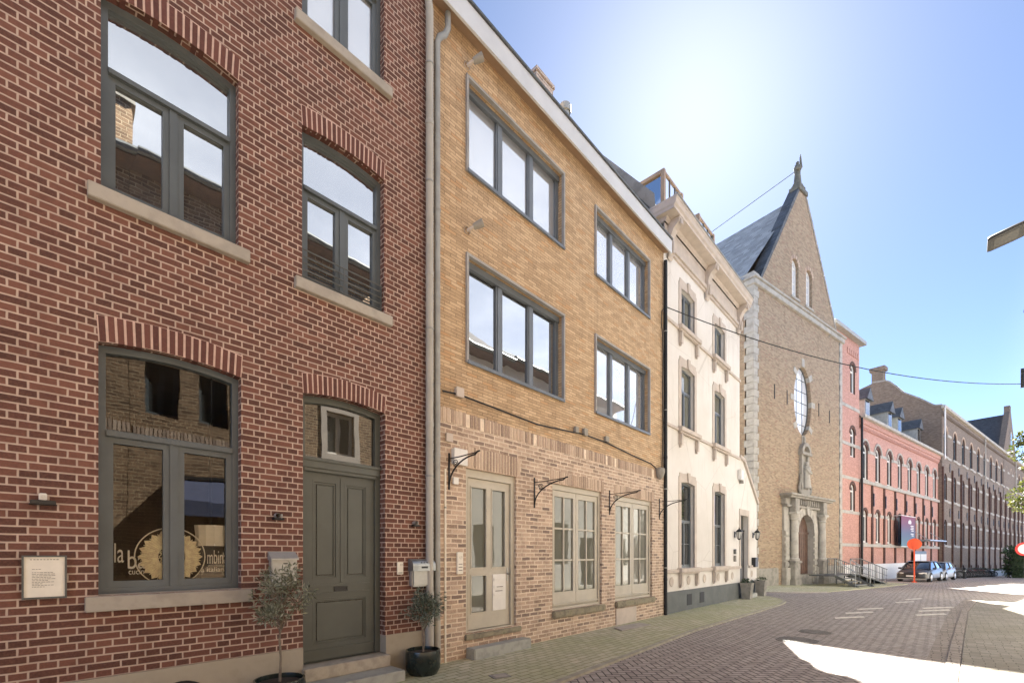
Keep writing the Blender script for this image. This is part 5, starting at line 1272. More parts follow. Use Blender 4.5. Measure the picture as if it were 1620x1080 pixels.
# portal
pt = MB(); pt.box(3.45, 5.0, -0.30, 0.0, -0.9, 0.72); pt.box(8.0, 9.55, -0.30, 0.0, -0.9, 0.72)
portal = pt.build('portal', M['lime'], ch, 0.02)
m = MB(); Z0, ZC = 0.72, 4.55
ro = arc_rect(5.3, 7.7, -0.3, 3.0, 1.2)
outl = [(3.55, -0.3), (5.3, -0.3)]+[p for p in ro[2:]][::-1]+[(7.7, -0.3), (9.45, -0.3), (9.45, ZC), (3.55, ZC)]
m.plate(outl, (), -0.14, 0.05, back=False); m.build('portal_wall', M['lime'], portal)
m = MB()
for sx0, sx1 in ((3.52, 4.08), (4.72, 5.28), (7.72, 8.28), (8.92, 9.48)):
    z = 0.02 if sx0 in (4.72, 7.72) else 0.75
    while z < 3.05:
        m.box(sx0, sx1, -0.235, -0.141, z+0.03, z+0.36); z += 0.39
m.build('rusticated_blocks', M['lime'], portal, 0.03)
m = MB()
for i in range(11):
    a0_ = PI*i/11+0.015; a1_ = PI*(i+1)/11-0.015; ro_ = 1.75 if i != 5 else 1.95
    q = [(CM+rr*math.cos(aa), 3.0+rr*math.sin(aa)) for rr, aa in ((1.2, a0_), (1.2, a1_), (ro_, a1_), (ro_, a0_))]
    m.plate(q, (), -0.24-(0.1 if i == 5 else 0), -0.141, back=False)
m.build('arch_stones', M['lime'], portal, 0.02)
for cx in (4.4, 8.6):
    m = MB(); m.box(cx-0.46, cx+0.46, -0.62, -0.141, -0.6, 0.0); m.box(cx-0.38, cx+0.38, -0.56, -0.141, 0.001, 1.0); m.box(cx-0.47, cx+0.47, -0.64, -0.141, 1.001, 1.16); m.build('column_pedestal', M['limedark'], portal, 0.03)
    m = MB(); m.lathe([(0.30, 1.16), (0.30, 1.28), (0.235, 1.34), (0.23, 2.6), (0.20, 3.72), (0.27, 3.76), (0.21, 3.84), (0.28, 4.0), (0.28, 4.1)], (cx, -0.35, 0), 20); m.box(cx-0.33, cx+0.33, -0.64, -0.141, 4.101, 4.25); m.build('column', M['lime'], portal, smooth=False)
    m = MB(); m.box(cx-0.3, cx+0.3, -0.56, -0.141, 4.251, 5.09); m.build('entablature_block', M['limedark'], portal, 0.02)
m = MB(); m.box(3.5, 9.5, -0.34, -0.0, 4.56, 4.70); m.box(3.4, 9.6, -0.26, 0.0, 4.701, 5.1)
m.box(3.3, 9.7, -0.64, 0.0, 5.101, 5.22); m.box(3.18, 9.82, -0.75, 0.0, 5.221, 5.36); m.build('entablature', M['limedark'], portal, 0.02)
for i in range(9): cx = 5.2+i*0.325; MB().box(cx-0.07, cx+0.07, -0.45, -0.261, 4.72, 5.09).build('corbel', M['limedark'], portal, 0.02)
# niche with standing statue
n0 = 5.362
m = MB(); m.box(CM-0.66, CM+0.66, -0.2, 0.0, n0, n0+0.5); m.box(CM-0.58, CM-0.34, -0.18, 0.0, n0+0.501, n0+2.75); m.box(CM+0.34, CM+0.58, -0.18, 0.0, n0+0.501, n0+2.75)
m.box(CM-0.72, CM+0.72, -0.30, 0.0, n0+2.751, n0+2.92); m.plate(arc_rect(CM-0.68, CM+0.68, n0+2.921, n0+2.97, 0.6), [arc_rect(CM-0.42, CM+0.42, n0+2.96, n0+3.0, 0.34)], -0.26, 0.0)
m.box(CM-0.34, CM+0.34, -0.03, 0.0, n0+0.501, n0+2.75); m.box(CM-0.1, CM+0.1, -0.14, 0.0, n0+3.56, n0+4.0); niche = m.build('niche', M['limedark'], ch, 0.02)
for sx in (-1, 1): MB().tube([(CM+sx*(0.68+0.26*math.sin(i*0.5)*(1-i/10)), -0.14, n0+0.25+0.22*i*0.55) for i in range(11)], [0.10-0.006*i for i in range(11)], 8).build('volute', M['limedark'], niche, smooth=True)
def robed(mb, c, h):
    x, y, z = c; k = h/1.7
    mb.lathe([(0.001, 0), (0.27*k, 0.0), (0.25*k, 0.25*k), (0.2*k, 0.8*k), (0.23*k, 1.12*k), (0.26*k, 1.3*k), (0.2*k, 1.42*k), (0.07*k, 1.48*k), (0.075*k, 1.52*k), (0.115*k, 1.6*k), (0.11*k, 1.7*k), (0.05*k, 1.77*k), (0.001, 1.78*k)], (x, y, z), 14)
m = MB(); robed(m, (CM, -0.22, n0+0.555), 1.7); m.tube([(CM-0.2, -0.3, n0+1.8), (CM-0.1, -0.48, n0+1.5), (CM+0.1, -0.46, n0+1.55)], [0.08, 0.07, 0.05], 8); m.tube([(CM+0.2, -0.3, n0+1.8), (CM+0.16, -0.46, n0+1.5), (CM+0.02, -0.5, n0+1.62)], [0.08, 0.07, 0.05], 8)
tag(m.build('niche_statue', M['lime'], None, smooth=True), 'weathered robed stone statue standing in the niche above the church portal', 'statue').location = (CH.o[0], CH.o[1], 0); bpy.context.scene.objects['niche_statue'].rotation_euler = (0, 0, CH.a)
# gable statue with a raised arm
m = MB(); bz = APZ+0.3; robed(m, (CM, 0.33, bz), 1.5)
m.tube([(CM+0.2, 0.33, bz+1.16), (CM+0.36, 0.25, bz+1.3), (CM+0.28, 0.25, bz+1.65), (CM+0.25, 0.25, bz+1.95)], [0.1, 0.085, 0.065, 0.05], 8); m.tube([(CM-0.2, 0.33, bz+1.16), (CM-0.33, 0.2, bz+0.9), (CM-0.12, 0.05, bz+0.82)], [0.1, 0.085, 0.06], 8)
m.tube([(CM+0.25, 0.25, bz+1.85), (CM+0.25, 0.25, bz+2.1)], 0.03, 6)
o = tag(m.build('gable_statue', M['bronze'], None, smooth=True), 'dark robed statue with a raised arm on the tip of the church gable', 'statue'); o.location = (CH.o[0], CH.o[1], 0); o.rotation_euler = (0, 0, CH.a)
# church door
MB().rim(arc_rect(5.303, 7.697, 0.25, 2.998, 1.198), -0.138, 0.2, True).build('door_jamb', M['lime'], portal)
m = MB(); m.sheet([p for p in dpoly], (), 0.19); 
for i in range(1, 8): xx = 5.3+2.4*i/8; m.box(xx-0.012, xx+0.012, 0.17, 0.19, -0.3, 3.9 if 2 < i < 6 else 3.3)
m.box(5.31, 7.69, 0.12, 0.195, 2.92, 3.05); m.box(6.47, 6.53, 0.155, 0.19, -0.3, 2.92)
m.build('door', M['wood'], ch)
MB().box(5.3, 7.7, -0.1, 0.8, -0.8, 0.245).build('threshold', M['limedark'], ch)
# steel ramp and steps
def C2(x, y, z): wx, wy = CH.w(x, y); return (wx, wy, z)
GC = slope(30.0)-0.03
rp = thing('access_ramp', 'grey steel access ramp with railings and steps before the church portal', 'ramp', (CH.o[0], CH.o[1], 0), CH.a)
DZ = 0.27
RS0, RS1, RE = 5.0, 9.3, CH0.at(1405, 900, -2.35)[0]
yF, yB = -2.35, -0.95
m = MB(); m.box(RS0, RS1, yF, yB, DZ-0.06, DZ); m.box(5.3, 7.7, yB, -0.83, DZ-0.059, DZ-0.001); m.build('landing_deck', M['steeldk'], rp)
zr = chi(slope(CH.w(RE*CK, yF*CK)[0]))
m = MB(); m.quad((RS1, yF, DZ), (RE, yF, zr), (RE, yB, zr), (RS1, yB, DZ)); m.quad((RS1, yF, DZ-0.1), (RE, yF, zr-0.06), (RE, yF, zr), (RS1, yF, DZ)); m.build('ramp_deck', M['steeldk'], rp)
def gz(x): return chi(slope(CH.w(x*CK, yF*CK)[0])-0.03)
for x in [RS1-0.1, 10.6, 11.9, 13.2, 14.5, 15.8, 17.1]:
    zz = DZ-(DZ-zr)*max(0, (x-RS1))/(RE-RS1); MB().box(x-0.03, x+0.03, yF+0.02, yF+0.08, gz(x), zz-0.02).box(x-0.03, x+0.03, yB-0.08, yB-0.02, gz(x), zz-0.02).build('support_leg', M['steeldk'], rp)
def rail(y, x0, x1, zf, step_=0.28):
    m = MB(); m.tube([(x0, y, zf(x0)+1.0), (x1, y, zf(x1)+1.0)], 0.03, 8); m.tube([(x0, y, zf(x0)+0.12), (x1, y, zf(x1)+0.12)], 0.018, 6); m.tube([(x0, y, zf(x0)+0.55), (x1, y, zf(x1)+0.55)], 0.014, 6)
    x = x0; k = 0
    while x <= x1+0.01:
        m.tube([(x, y, zf(x)-0.05), (x, y, zf(x)+1.0)], 0.03 if k % 4 == 0 else 0.011, 6); x += step_*(1.0); k += 1
    m.build('railing', M['steeldk'], rp)
zd = lambda x: DZ; zs = lambda x: DZ-(DZ-zr)*(x-RS1)/(RE-RS1)
rail(yF, 7.5, RS1, zd); rail(yF, RS1+0.05, RE-0.2, zs, 0.35); rail(yB, RS1+0.05, RE-0.2, zs, 0.35); rail(yB, 7.9, RS1, zd)
m = MB(); ns = 3; g0 = gz(6.3)
for i in range(ns): zz = DZ-(DZ-g0)*(i+1)/(ns+1); m.box(5.1, 7.4, yF-0.32*(i+1), yF-0.32*i-0.02, zz-0.05, zz)
m.build('steps', M['steeldk'], rp)
for x in (5.05, 7.45):
    m = MB(); m.obox((x, yF-0.62, (DZ+g0)/2-0.02), (0.02, 0, 0), Vector((0, -0.62, -(DZ-g0)/2)), (0, 0, 0.09)); m.build('stringer', M['steeldk'], rp)
    m = MB(); m.tube([(x, yF-0.02, DZ+0.95), (x, yF-1.05, g0+0.95), (x, yF-1.05, g0)], 0.024, 8); m.tube([(x, yF-0.02, DZ), (x, yF-0.02, DZ+0.95)], 0.024, 8); m.build('handrail', M['steel'], rp)

GX[0] = None
# ------------------------------------------------------------------ red convent wing with stair tower
WG = Fr(corner(1336, 35.0), -(math.atan(995/FOC)-AL))
S1 = WG.at(1358, 800)[0]; S2 = WG.at(1484, 800)[0]
cv = thing('convent_wing', 'low red brick convent wing with arched windows, white bands and a square stair tower', 'convent', (WG.o[0], WG.o[1], 0), WG.a)
def bay_window(root, x0, x1, z0, z1, rise, y, mats, name='arched_window', deep=0.12):
    f = window(root, x0, x1, z0, z1, y+deep, rise, 0.09, 1, z1-0.02 if rise > 0.1 else None, 0.07, 0.08, mats[0], mats[1], 0.05, name=name)
    return f
def arch_trim(root, o, y, r1, r2, mat, pr=0.06, name='arch_trim'):
    cx = (o[0]+o[1])/2; m = MB(); w0 = (o[1]-o[0])/2; q = []
    a = [(cx+(w0+r1)*math.cos(PI*i/14), o[3]+(o[4]+r1)*math.sin(PI*i/14)) for i in range(15)]
    b_ = [(cx+(w0+r2)*math.cos(PI*i/14), o[3]+(o[4]+r2)*math.sin(PI*i/14)) for i in range(14, -1, -1)]
    m.plate(a+b_, (), y-pr, y+0.02, back=False); return m.build(name, mat, root)
GUT = 12.55
T0 = -2.4
n_b = 8; bw = (S2-S1)/n_b
ups = []; los = []
for i in range(n_b):
    c = S1+bw*(i+0.5)
    ups.append((c-0.62, c+0.62, 7.75, 10.05, 0.62)); los.append((c-0.5, c+0.5, 2.55, 4.8, 0.45))
tws = [(1.0, 2.0, z0, z1, 0.5) for z0, z1 in ((14.2, 16.0), (9.2, 11.0), (4.9, 6.6))]
mb = MB(); hs = [arc_rect(*o) for o in ups+los]
mb.sheet([(S1, 0.75), (S2, 0.75), (S2, GUT), (S1, GUT)], hs, 0.0)
for h in hs: mb.rim(h, 0, 0.5, True, 1)
mb.poly([(S1, 9, -1), (S2, 9, -1), (S2, 9, GUT), (S1, 9, GUT)])
mb.build('wall', [M['convent'], M['darkbrick']], cv)
TZ = 18.35
mb = MB(); hs = [arc_rect(*o) for o in tws]
mb.sheet([(T0, -1), (S1-0.02, -1), (S1-0.02, TZ), (T0, TZ)], hs, -0.06)
for h in hs: mb.rim(h, -0.06, 0.4, True, 1)
mb.quad((S1-0.02, -0.06, -1), (S1-0.02, 5, -1), (S1-0.02, 5, TZ), (S1-0.02, -0.06, TZ)); mb.quad((T0, -0.06, -1), (T0, 5, -1), (T0, 5, TZ), (T0, -0.06, TZ)); mb.quad((T0, 5, -1), (S1-0.02, 5, -1), (S1-0.02, 5, TZ), (T0, 5, TZ))
mb.build('tower_wall', [M['convent'], M['darkbrick']], cv)
m = MB(); m.box(T0-0.4, S1+0.38, -0.45, 5.4, TZ, TZ+0.28); m.build('tower_eaves', M['zinc'], cv)
m = MB(); cx, cy = (T0+S1)/2, 2.5; b = [(T0-0.35, -0.4), (S1+0.33, -0.4), (S1+0.33, 5.35), (T0-0.35, 5.35)]
for p, q in zip(b, b[1:]+b[:1]): m.poly([(p[0], p[1], TZ+0.281), (q[0], q[1], TZ+0.281), (cx, cy, TZ+2.2)])
m.build('tower_roof', M['slate'], cv)
for i in range(6): x = 0.35+i*0.42; MB().plate(arc_rect(x, x+0.30, TZ-1.25, TZ-0.85, 0.12), (), -0.115, -0.061, back=False).build('corbel', M['convent'], cv)
for o in tws:
    f = bay_window(cv, *o, -0.06, (M['white'], M['panedark'])); arch_trim(f, o, -0.06, 0.02, 0.22, M['darkbrick'], 0.03, 'inner_arch')
for o in ups:
    f = bay_window(cv, *o, 0.0, (M['white'], M['panedark']))
    arch_trim(f, o, 0.0, 0.28, 0.42, M['lime'], 0.07, 'hood_mould'); arch_trim(f, o, 0.0, 0.02, 0.24, M['darkbrick'], 0.03, 'inner_arch')
    MB().box(o[0]-0.05, o[1]+0.05, -0.08, 0.3, o[2]-0.16, o[2]-0.004).build('sill', M['lime'], f)
    MB().box(o[1]+0.002, o[1]+0.30, -0.045, 0.02, o[3]-0.10, o[3]+0.14).build('impost', M['lime'], f); MB().box(o[0]-0.30, o[0]-0.002, -0.045, 0.02, o[3]-0.10, o[3]+0.14).build('impost', M['lime'], f)
for o in los:
    f = bay_window(cv, *o, 0.0, (M['white'], M['panedark'])); arch_trim(f, o, 0.0, 0.02, 0.2, M['darkbrick'], 0.03, 'inner_arch'); MB().box(o[0]-0.05, o[1]+0.05, -0.06, 0.3, o[2]-0.14, o[2]-0.004).build('sill', M['lime'], f)
# pilaster strips and bands between them
for i in range(n_b+1):
    x = S1+bw*i; MB().box(x-0.14+(0.16 if i == 0 else 0), x+0.14-(0.16 if i == n_b else 0), -0.10, 0.02, 0.76, 7.37).build('pilaster', M['darkbrick'], cv)
for i in range(n_b):
    a, b_ = S1+bw*i, S1+bw*(i+1); o, p = ups[i], los[i]
    for z, h, op in ((7.38, 0.26, None), (4.72, 0.26, p), (2.18, 0.24, None), (10.0, 0.24, o)):
        if op is None: MB().box(a, b_, -0.155, 0.02, z, z+h).build('stone_band', M['lime'], cv)
        else:
            lim = 0.30 if op is o else 0.02
            MB().box(a, op[0]-lim-0.002, -0.05, 0.02, z, z+h).build('stone_band', M['lime'], cv); MB().box(op[1]+lim+0.002, b_, -0.05, 0.02, z, z+h).build('stone_band', M['lime'], cv)
for z in (7.38, 4.72, 2.18, 10.0, 12.9): MB().box(T0+0.01, S1-0.03, -0.10, -0.05, z, z+0.24).build('tower_band', M['lime'], cv)
MB().box(T0, S2, -0.2, 0.02, -1, 0.75).build('plinth', M['white'], cv)
k = 0
m = MB(); x = S1+0.1
while x < S2-0.1: m.box(x, x+0.16, -0.13, 0.0, 11.75, 11.95); x += 0.34
m.box(S1, S2, -0.14, 0.0, 11.951, 12.15); m.box(S1, S2, -0.22, 0.0, 12.151, GUT); m.build('dentil_frieze', M['convent'], cv)
m = MB(); m.box(S1-0.1, S2+0.05, -0.48, -0.2, GUT-0.02, GUT+0.24); m.build('gutter', M['lime'], cv, 0.02)
m = MB(); m.quad((S1, -0.2, GUT+0.1), (S2, -0.2, GUT+0.1), (S2, 4.5, GUT+3.6), (S1, 4.5, GUT+3.6)); m.quad((S1, 4.5, GUT+3.6), (S2, 4.5, GUT+3.6), (S2, 9, GUT), (S1, 9, GUT)); m.build('roof', M['slate'], cv)
for i in range(n_b-1):
    x = S1+bw*(i+1); x += 0.0
    m = MB(); 
    for dz in (-0.32, 0.32): m.box(x-0.10, x+0.10, -0.19, -0.141, 6.15+dz-0.14, 6.15+dz+0.14)
    m.box(x-0.05, x+0.05, -0.19, -0.141, 5.6, 6.7); m.build('wall_anchor', M['iron'], cv)
# dormers: placed where the photograph shows them, on the roof slope
for (pa, pb, pt, pbm) in ((1357, 1382, 616, 650), (1376, 1417, 636, 668), (1412, 1432, 645, 672), (1426, 1462, 663, 700)):
    yy = 1.0
    sa, _ = WG.at(pb-6, pbm, yy); zt = WG.at(pb-4, pt+8, yy)[1]
    zb = GUT+0.9
    dw = 1.25; zt = min(max(zt, zb+1.6), GUT+3.4)
    x0, x1 = sa-dw, sa
    m = MB(); m.box(x0, x1, yy, yy+3.2, zb-0.5, zt-0.55); d_ = m.build('dormer', M['zinc'], cv)
    MB().box(x0+0.15, x1-0.15, yy-0.02, yy-0.004, zb+0.1, zt-0.65).build('pane', M['panedark'], d_)
    m = MB(); cx = (x0+x1)/2; o_ = 0.22
    m.poly([(x0-o_, yy-0.25, zt-0.62), (cx, yy-0.25, zt+0.5), (cx, yy+3.6, zt+0.5), (x0-o_, yy+3.6, zt-0.62)]); m.poly([(x1+o_, yy-0.25, zt-0.62), (x1+o_, yy+3.6, zt-0.62), (cx, yy+3.6, zt+0.5), (cx, yy-0.25, zt+0.5)]); m.poly([(x0-o_, yy-0.24, zt-0.62), (x1+o_, yy-0.24, zt-0.62), (cx, yy-0.24, zt+0.5)])
    m.build('dormer_roof', M['slate'], d_)
# wing door behind the cars and canopy
dx0, dz_ = WG.at(1441, 870); dx1 = WG.at(1461, 870)[0]
m = MB(); m.box(dx0, dx1, -0.24, -0.201, -0.6, 1.9); dd = m.build('door', M['greyframe'], cv); MB().box(dx0+0.1, (dx0+dx1)/2-0.1, -0.26, -0.241, -0.2, 1.6).build('pane', M['white'], dd); MB().box((dx0+dx1)/2+0.1, dx1-0.1, -0.26, -0.241, -0.2, 1.6).build('pane', M['white'], dd)
m = MB(); m.box(dx0-0.3, dx1+1.6, -1.5, -0.2, 2.9, 3.0); 
m.tube([(dx0, -1.4, 2.9), (dx0, -0.2, 3.9)], 0.03, 6); m.tube([(dx1+1.4, -1.4, 2.9), (dx1+1.4, -0.2, 3.9)], 0.03, 6); m.build('canopy', M['steel'], cv)
px_, py_ = WG.w(S1-0.0, -0.24)
tag(MB().tube([(px_, py_, -0.5), (px_, py_, 12.6)], 0.085, 10).build('drainpipe', M['iron'], smooth=True), 'black drainpipe between the red stair tower and the low red wing', 'drainpipe')
# banner
bx0, bz1 = WG.at(1425.5, 815, -0.6); bx1, bz0 = WG.at(1447, 864, -0.6)
def banner_mat():
    t = NT('banner_print'); z = t.sep(t.obj())[2]
    f = t.n('MapRange'); t.link(z, f.inputs[0]); f.inputs[1].default_value = bz0; f.inputs[2].default_value = bz1
    t.principled(t.ramp(f.outputs[0], [(0.0, (0.10, 0.20, 0.24)), (0.45, (0.10, 0.12, 0.20)), (0.75, (0.17, 0.07, 0.13)), (1.0, (0.20, 0.05, 0.09))]), 0.7); return t.mat
bt = thing('banner', 'tall purple and blue banner with white emblem on the red convent wall', 'banner', (WG.o[0], WG.o[1], 0), WG.a)
MB().box(bx0, bx1, -0.63, -0.60, bz0, bz1).build('cloth', banner_mat(), bt)
m = MB(); m.box(bx0-0.1, bx1+0.1, -0.65, -0.58, bz1, bz1+0.06).box(bx0-0.1, bx1+0.1, -0.65, -0.58, bz0-0.06, bz0-0.001); 
for z in (bz1+0.03, bz0-0.03): m.box(bx0+0.2, bx0+0.26, -0.58, -0.0, z-0.03, z+0.03)
m.build('rod', M['white'], bt)
W_ = bx1-bx0; H_ = bz1-bz0; m = MB()
cx = bx0+W_*0.60; cz = bz0+H_*0.76
m.plate([(cx-0.42, cz), (cx+0.42, cz), (cx+0.46, cz+0.30), (cx+0.30, cz+0.2), (cx+0.2, cz+0.42), (cx+0.02, cz+0.22), (cx-0.18, cz+0.42), (cx-0.28, cz+0.2), (cx-0.46, cz+0.28)], (), -0.637, -0.631, back=False)
zz = cz-0.22
for ln in (0.95, 0.85, 0.95, 0.7, 0.0, 0.9, 0.6):
    if ln: m.box(bx1-W_*0.12-ln, bx1-W_*0.12, -0.637, -0.631, zz, zz+0.07)
    zz -= 0.15
m.box(bx1-W_*0.12-0.7, bx1-W_*0.12, -0.637, -0.631, bz0+0.25, bz0+0.4); m.build('emblem', M['white'], bt)

# ------------------------------------------------------------------ long brown school building
br = thing('school_building', 'long brown brick building with rows of tall arched windows and pale bands', 'building', (WG.o[0], WG.o[1], 0), WG.a)
NB = 16; bb = 4.45; B0 = S2+0.02; B1 = B0+NB*bb
EV = 18.1
rows = [(12.75, 15.15, 0.80, 0.8), (7.75, 10.2, 0.66, 0.62), (2.65, 5.0, 0.64, 0.55)]
tpl = []
mb = MB(); hs = []
for i in range(NB):
    c = B0+bb*(i+0.5)-0.55
    for (z0, z1, hw_, rs) in rows: hs.append((c-hw_, c+hw_, z0, z1, rs))
    hs.append((c-0.45, c+0.45, -0.2+slope(c+43)*0.6, 0.9+slope(c+43)*0.6, 0.0))
polys = [arc_rect(*h, n=8) for h in hs]
mb.sheet([(B0, -3), (B1, -3), (B1, EV), (B0, EV)], polys, -0.3)
for p in polys: mb.rim(p, -0.3, 0.25, True, 1)
mb.build('wall', [M['brown'], M['darkbrick']], br)
# window prototypes copied along the front
protos = {}
for i in range(NB):
    for r_, h in enumerate(hs[i*4:i*4+4]):
        key = r_
        if key not in protos:
            f = window(br, h[0], h[1], h[2], h[3], -0.3+0.11, h[4], 0.09, 1, h[3]-0.02 if h[4] else None, 0.08, 0.08, M['greyframe'], M['panedark'], 0.05, name='arched_window' if r_ < 3 else 'cellar_window')
            if r_ < 3:
                MB().box(h[0]-0.1, h[1]+0.1, -0.40, 0.0, h[2]-0.22, h[2]-0.004).build('sill', M['lime'], f)
                if r_ == 0: arch_trim(f, h, -0.3, 0.12, 0.3, M['arch_old'], 0.05, 'hood_mould')
            protos[key] = (f, h)
        else:
            f0, h0 = protos[key]; dx = h[0]-h0[0]; dz = h[2]-h0[2]
            c = copy_tree(f0, br); c.location = (dx, 0, dz)
for i in range(NB):
    for r_, (z0, z1, hw_, rs) in enumerate(rows):
        m = MB(); a = hs[i*4+r_][1]+0.05; b_ = B0+bb*(i+1)-0.1
        m.box(a, min(a+1.7, b_), -0.36, -0.28, z1-0.1, z1+0.2); MB().box(a, min(a+1.7, b_), -0.365, -0.28, z0-0.3, z0-0.05).build('stone_band', M['lime'], br)
        m.build('stone_band', M['lime'], br)
for i in range(NB+1):
    x = B0+bb*i; MB().box(x+0.0, x+0.30, -0.46, -0.28, -3, 11.4).build('pilaster', M['darkbrick'], br)
for i in range(NB):
    x = hs[i*4][1]+1.15
    for z in (11.6, 6.4): MB().box(x-0.09, x+0.09, -0.36, -0.301, z-0.5, z+0.5).box(x-0.2, x+0.2, -0.355, -0.302, z-0.1, z+0.1).build('wall_anchor', M['iron'], br)
m = MB(); x = B0+0.1
while x < B1: m.box(x, x+0.18, -0.45, -0.28, EV-1.0, EV-0.72); x += 0.42
m.box(B0, B1, -0.46, -0.28, EV-0.719, EV-0.5); m.build('dentil_frieze', M['brown'], br)
m = MB(); m.box(B0-0.1, B1, -0.62, -0.28, EV-0.2, EV+0.12); m.build('gutter', M['lime'], br)
for i in (0, 5, 11): x = B0+bb*i-0.05+(0.1 if i == 0 else 0.25); MB().tube([(x, -0.58, 12.2 if i == 0 else -1), (x, -0.58, EV)], 0.07, 8).build('downpipe', M['white'] if i == 0 else M['lime'], br)
# near gable wall (bell shaped, chimney on its tip): a wall across the street line at B0
gp = Fr(WG.w(B0, -0.3), WG.a+PI/2)
gpts = [gp.at(px, py) for px, py in ((1478, 640), (1455, 631), (1430, 622), (1418, 612), (1408, 605), (1401, 603))]
pk = gp.at(1389, 580); pkl = gp.at(1381, 606); pl_ = gp.at(1366, 614)
gl_pts = [(-0.0, -1.0), (0.0, EV+0.1), (0.6, EV+0.2)]+gpts[1:]+[(pkl[0], pkl[1]), (pl_[0]+0.3, pl_[1]), (pl_[0]+6, EV-1), (pl_[0]+6, -1)]
m = MB(); n_ = len(gl_pts)
vs = [(B0-0.01, -0.3+p[0], p[1]) for p in gl_pts]; vs2 = [(B0+0.4, -0.3+p[0], p[1]) for p in gl_pts]
tr_ = tessellate_polygon([[Vector((p[0], p[1], 0)) for p in gl_pts]])
m.add(vs, [tuple(t) for t in tr_]); m.add(vs2, [tuple(t) for t in tr_]); m.add(vs+vs2, [(i, (i+1) % n_, n_+(i+1) % n_, n_+i) for i in range(n_)])
m.build('gable_wall', M['brown'], br)
m = MB(); c0, c1_ = gp.at(1397, 592), gp.at(1379, 592)
m.box(B0-0.05, B0+0.9, -0.3+c0[0], -0.3+c1_[0], pkl[1]-1.5, pk[1]-0.5); m.box(B0-0.2, B0+1.05, -0.5+c0[0], -0.1+c1_[0], pk[1]-0.5, pk[1]-0.05); m.build('chimney', M['brown'], br)
m = MB()
for a, b_ in zip(gl_pts[1:8], gl_pts[2:9]):
    v = Vector((0, b_[0]-a[0], b_[1]-a[1])); L = v.length
    if L < 0.05: continue
    v.normalize(); nn = Vector((0, -v.z, v.y)); 
    if nn.z < 0: nn = -nn
    m.obox((B0+0.2, -0.3+(a[0]+b_[0])/2, (a[1]+b_[1])/2+0.08), (0.28, 0, 0), v*(L/2+0.05), nn*0.08)
m.build('gable_coping', M['limedark'], br)
rz_ = pkl[1]-0.6; ry = -0.3+pkl[0]
m = MB(); m.quad((B0+0.4, -0.5, EV+0.1), (B1, -0.5, EV+0.1), (B1, 6.0, EV+2.6), (B0+0.4, 6.0, EV+2.6)); m.quad((B0+0.4, 6.0, EV+2.6), (B1, 6.0, EV+2.6), (B1, 13, EV), (B0+0.4, 13, EV)); m.build('roof', M['slatedark'], br)
m = MB(); m.quad((B0, 13, -2), (B1, 13, -2), (B1, 13, EV), (B0, 13, EV)); m.quad((B1, -0.3, -2), (B1, 13, -2), (B1, 13, EV), (B1, -0.3, EV)); m.build('back_wall', M['brown'], br)
# far gabled hall rising behind
sg, zg = WG.at(1597, 641, -0.3); s0_, _ = WG.at(1590, 720, -0.3)
hl = thing('gabled_hall', 'far hall with steep dark slate roof and pointed brick gable at the street end', 'building', (WG.o[0], WG.o[1], 0), WG.a)
HWD = 6.5; sgc = sg+0.5
m = MB(); m.poly([(sgc-HWD, -0.35, 10), (sgc+HWD, -0.35, 10), (sgc+HWD, -0.35, EV+0.2), (sgc+0.6, -0.35, zg-1.0), (sgc+0.6, -0.35, zg), (sgc-0.6, -0.35, zg), (sgc-0.6, -0.35, zg-1.0), (sgc-HWD, -0.35, EV+0.2)])
m.poly([(sgc-HWD, 0.35, 10), (sgc-HWD, 0.35, EV+0.2), (sgc-0.6, 0.35, zg-1.0), (sgc-0.6, 0.35, zg), (sgc+0.6, 0.35, zg), (sgc+0.6, 0.35, zg-1.0), (sgc+HWD, 0.35, EV+0.2), (sgc+HWD, 0.35, 10)])
for sx in (-1, 1): m.quad((sgc+sx*HWD, -0.35, EV+0.2), (sgc+sx*HWD, 0.35, EV+0.2), (sgc+sx*0.6, 0.35, zg-1.0), (sgc+sx*0.6, -0.35, zg-1.0)); m.quad((sgc+sx*0.6, -0.35, zg-1.0), (sgc+sx*0.6, 0.35, zg-1.0), (sgc+sx*0.6, 0.35, zg), (sgc+sx*0.6, -0.35, zg))
m.quad((sgc-0.6, -0.35, zg), (sgc+0.6, -0.35, zg), (sgc+0.6, 0.35, zg), (sgc-0.6, 0.35, zg)); m.build('gable', M['brown'], hl)
zr2 = zg-1.3
m = MB(); m.quad((sgc-HWD, 0.3, EV), (sgc-HWD, 34, EV), (sgc, 34, zr2), (sgc, 0.3, zr2)); m.quad((sgc, 0.3, zr2), (sgc, 34, zr2), (sgc+HWD, 34, EV), (sgc+HWD, 0.3, EV)); m.build('roof', M['slatedark'], hl)
m = MB(); m.quad((sgc-HWD, 0.3, -2), (sgc-HWD, 34, -2), (sgc-HWD, 34, EV), (sgc-HWD, 0.3, EV)); m.quad((sgc+HWD, 0.3, -2), (sgc+HWD, 34, -2), (sgc+HWD, 34, EV), (sgc+HWD, 0.3, EV)); m.build('side_wall', M['brown'], hl)
m = MB(); m.plate(arc_rect(sgc-0.8, sgc+0.8, EV+1.0, EV+3.5, 0.8), (), -0.45, -0.351, back=False); m.build('window_surround', M['lime'], hl); 
MB().plate(arc_rect(sgc-0.55, sgc+0.55, EV+1.2, EV+3.4, 0.55), (), -0.47, -0.451, back=False).build('window', M['panedark'], hl)
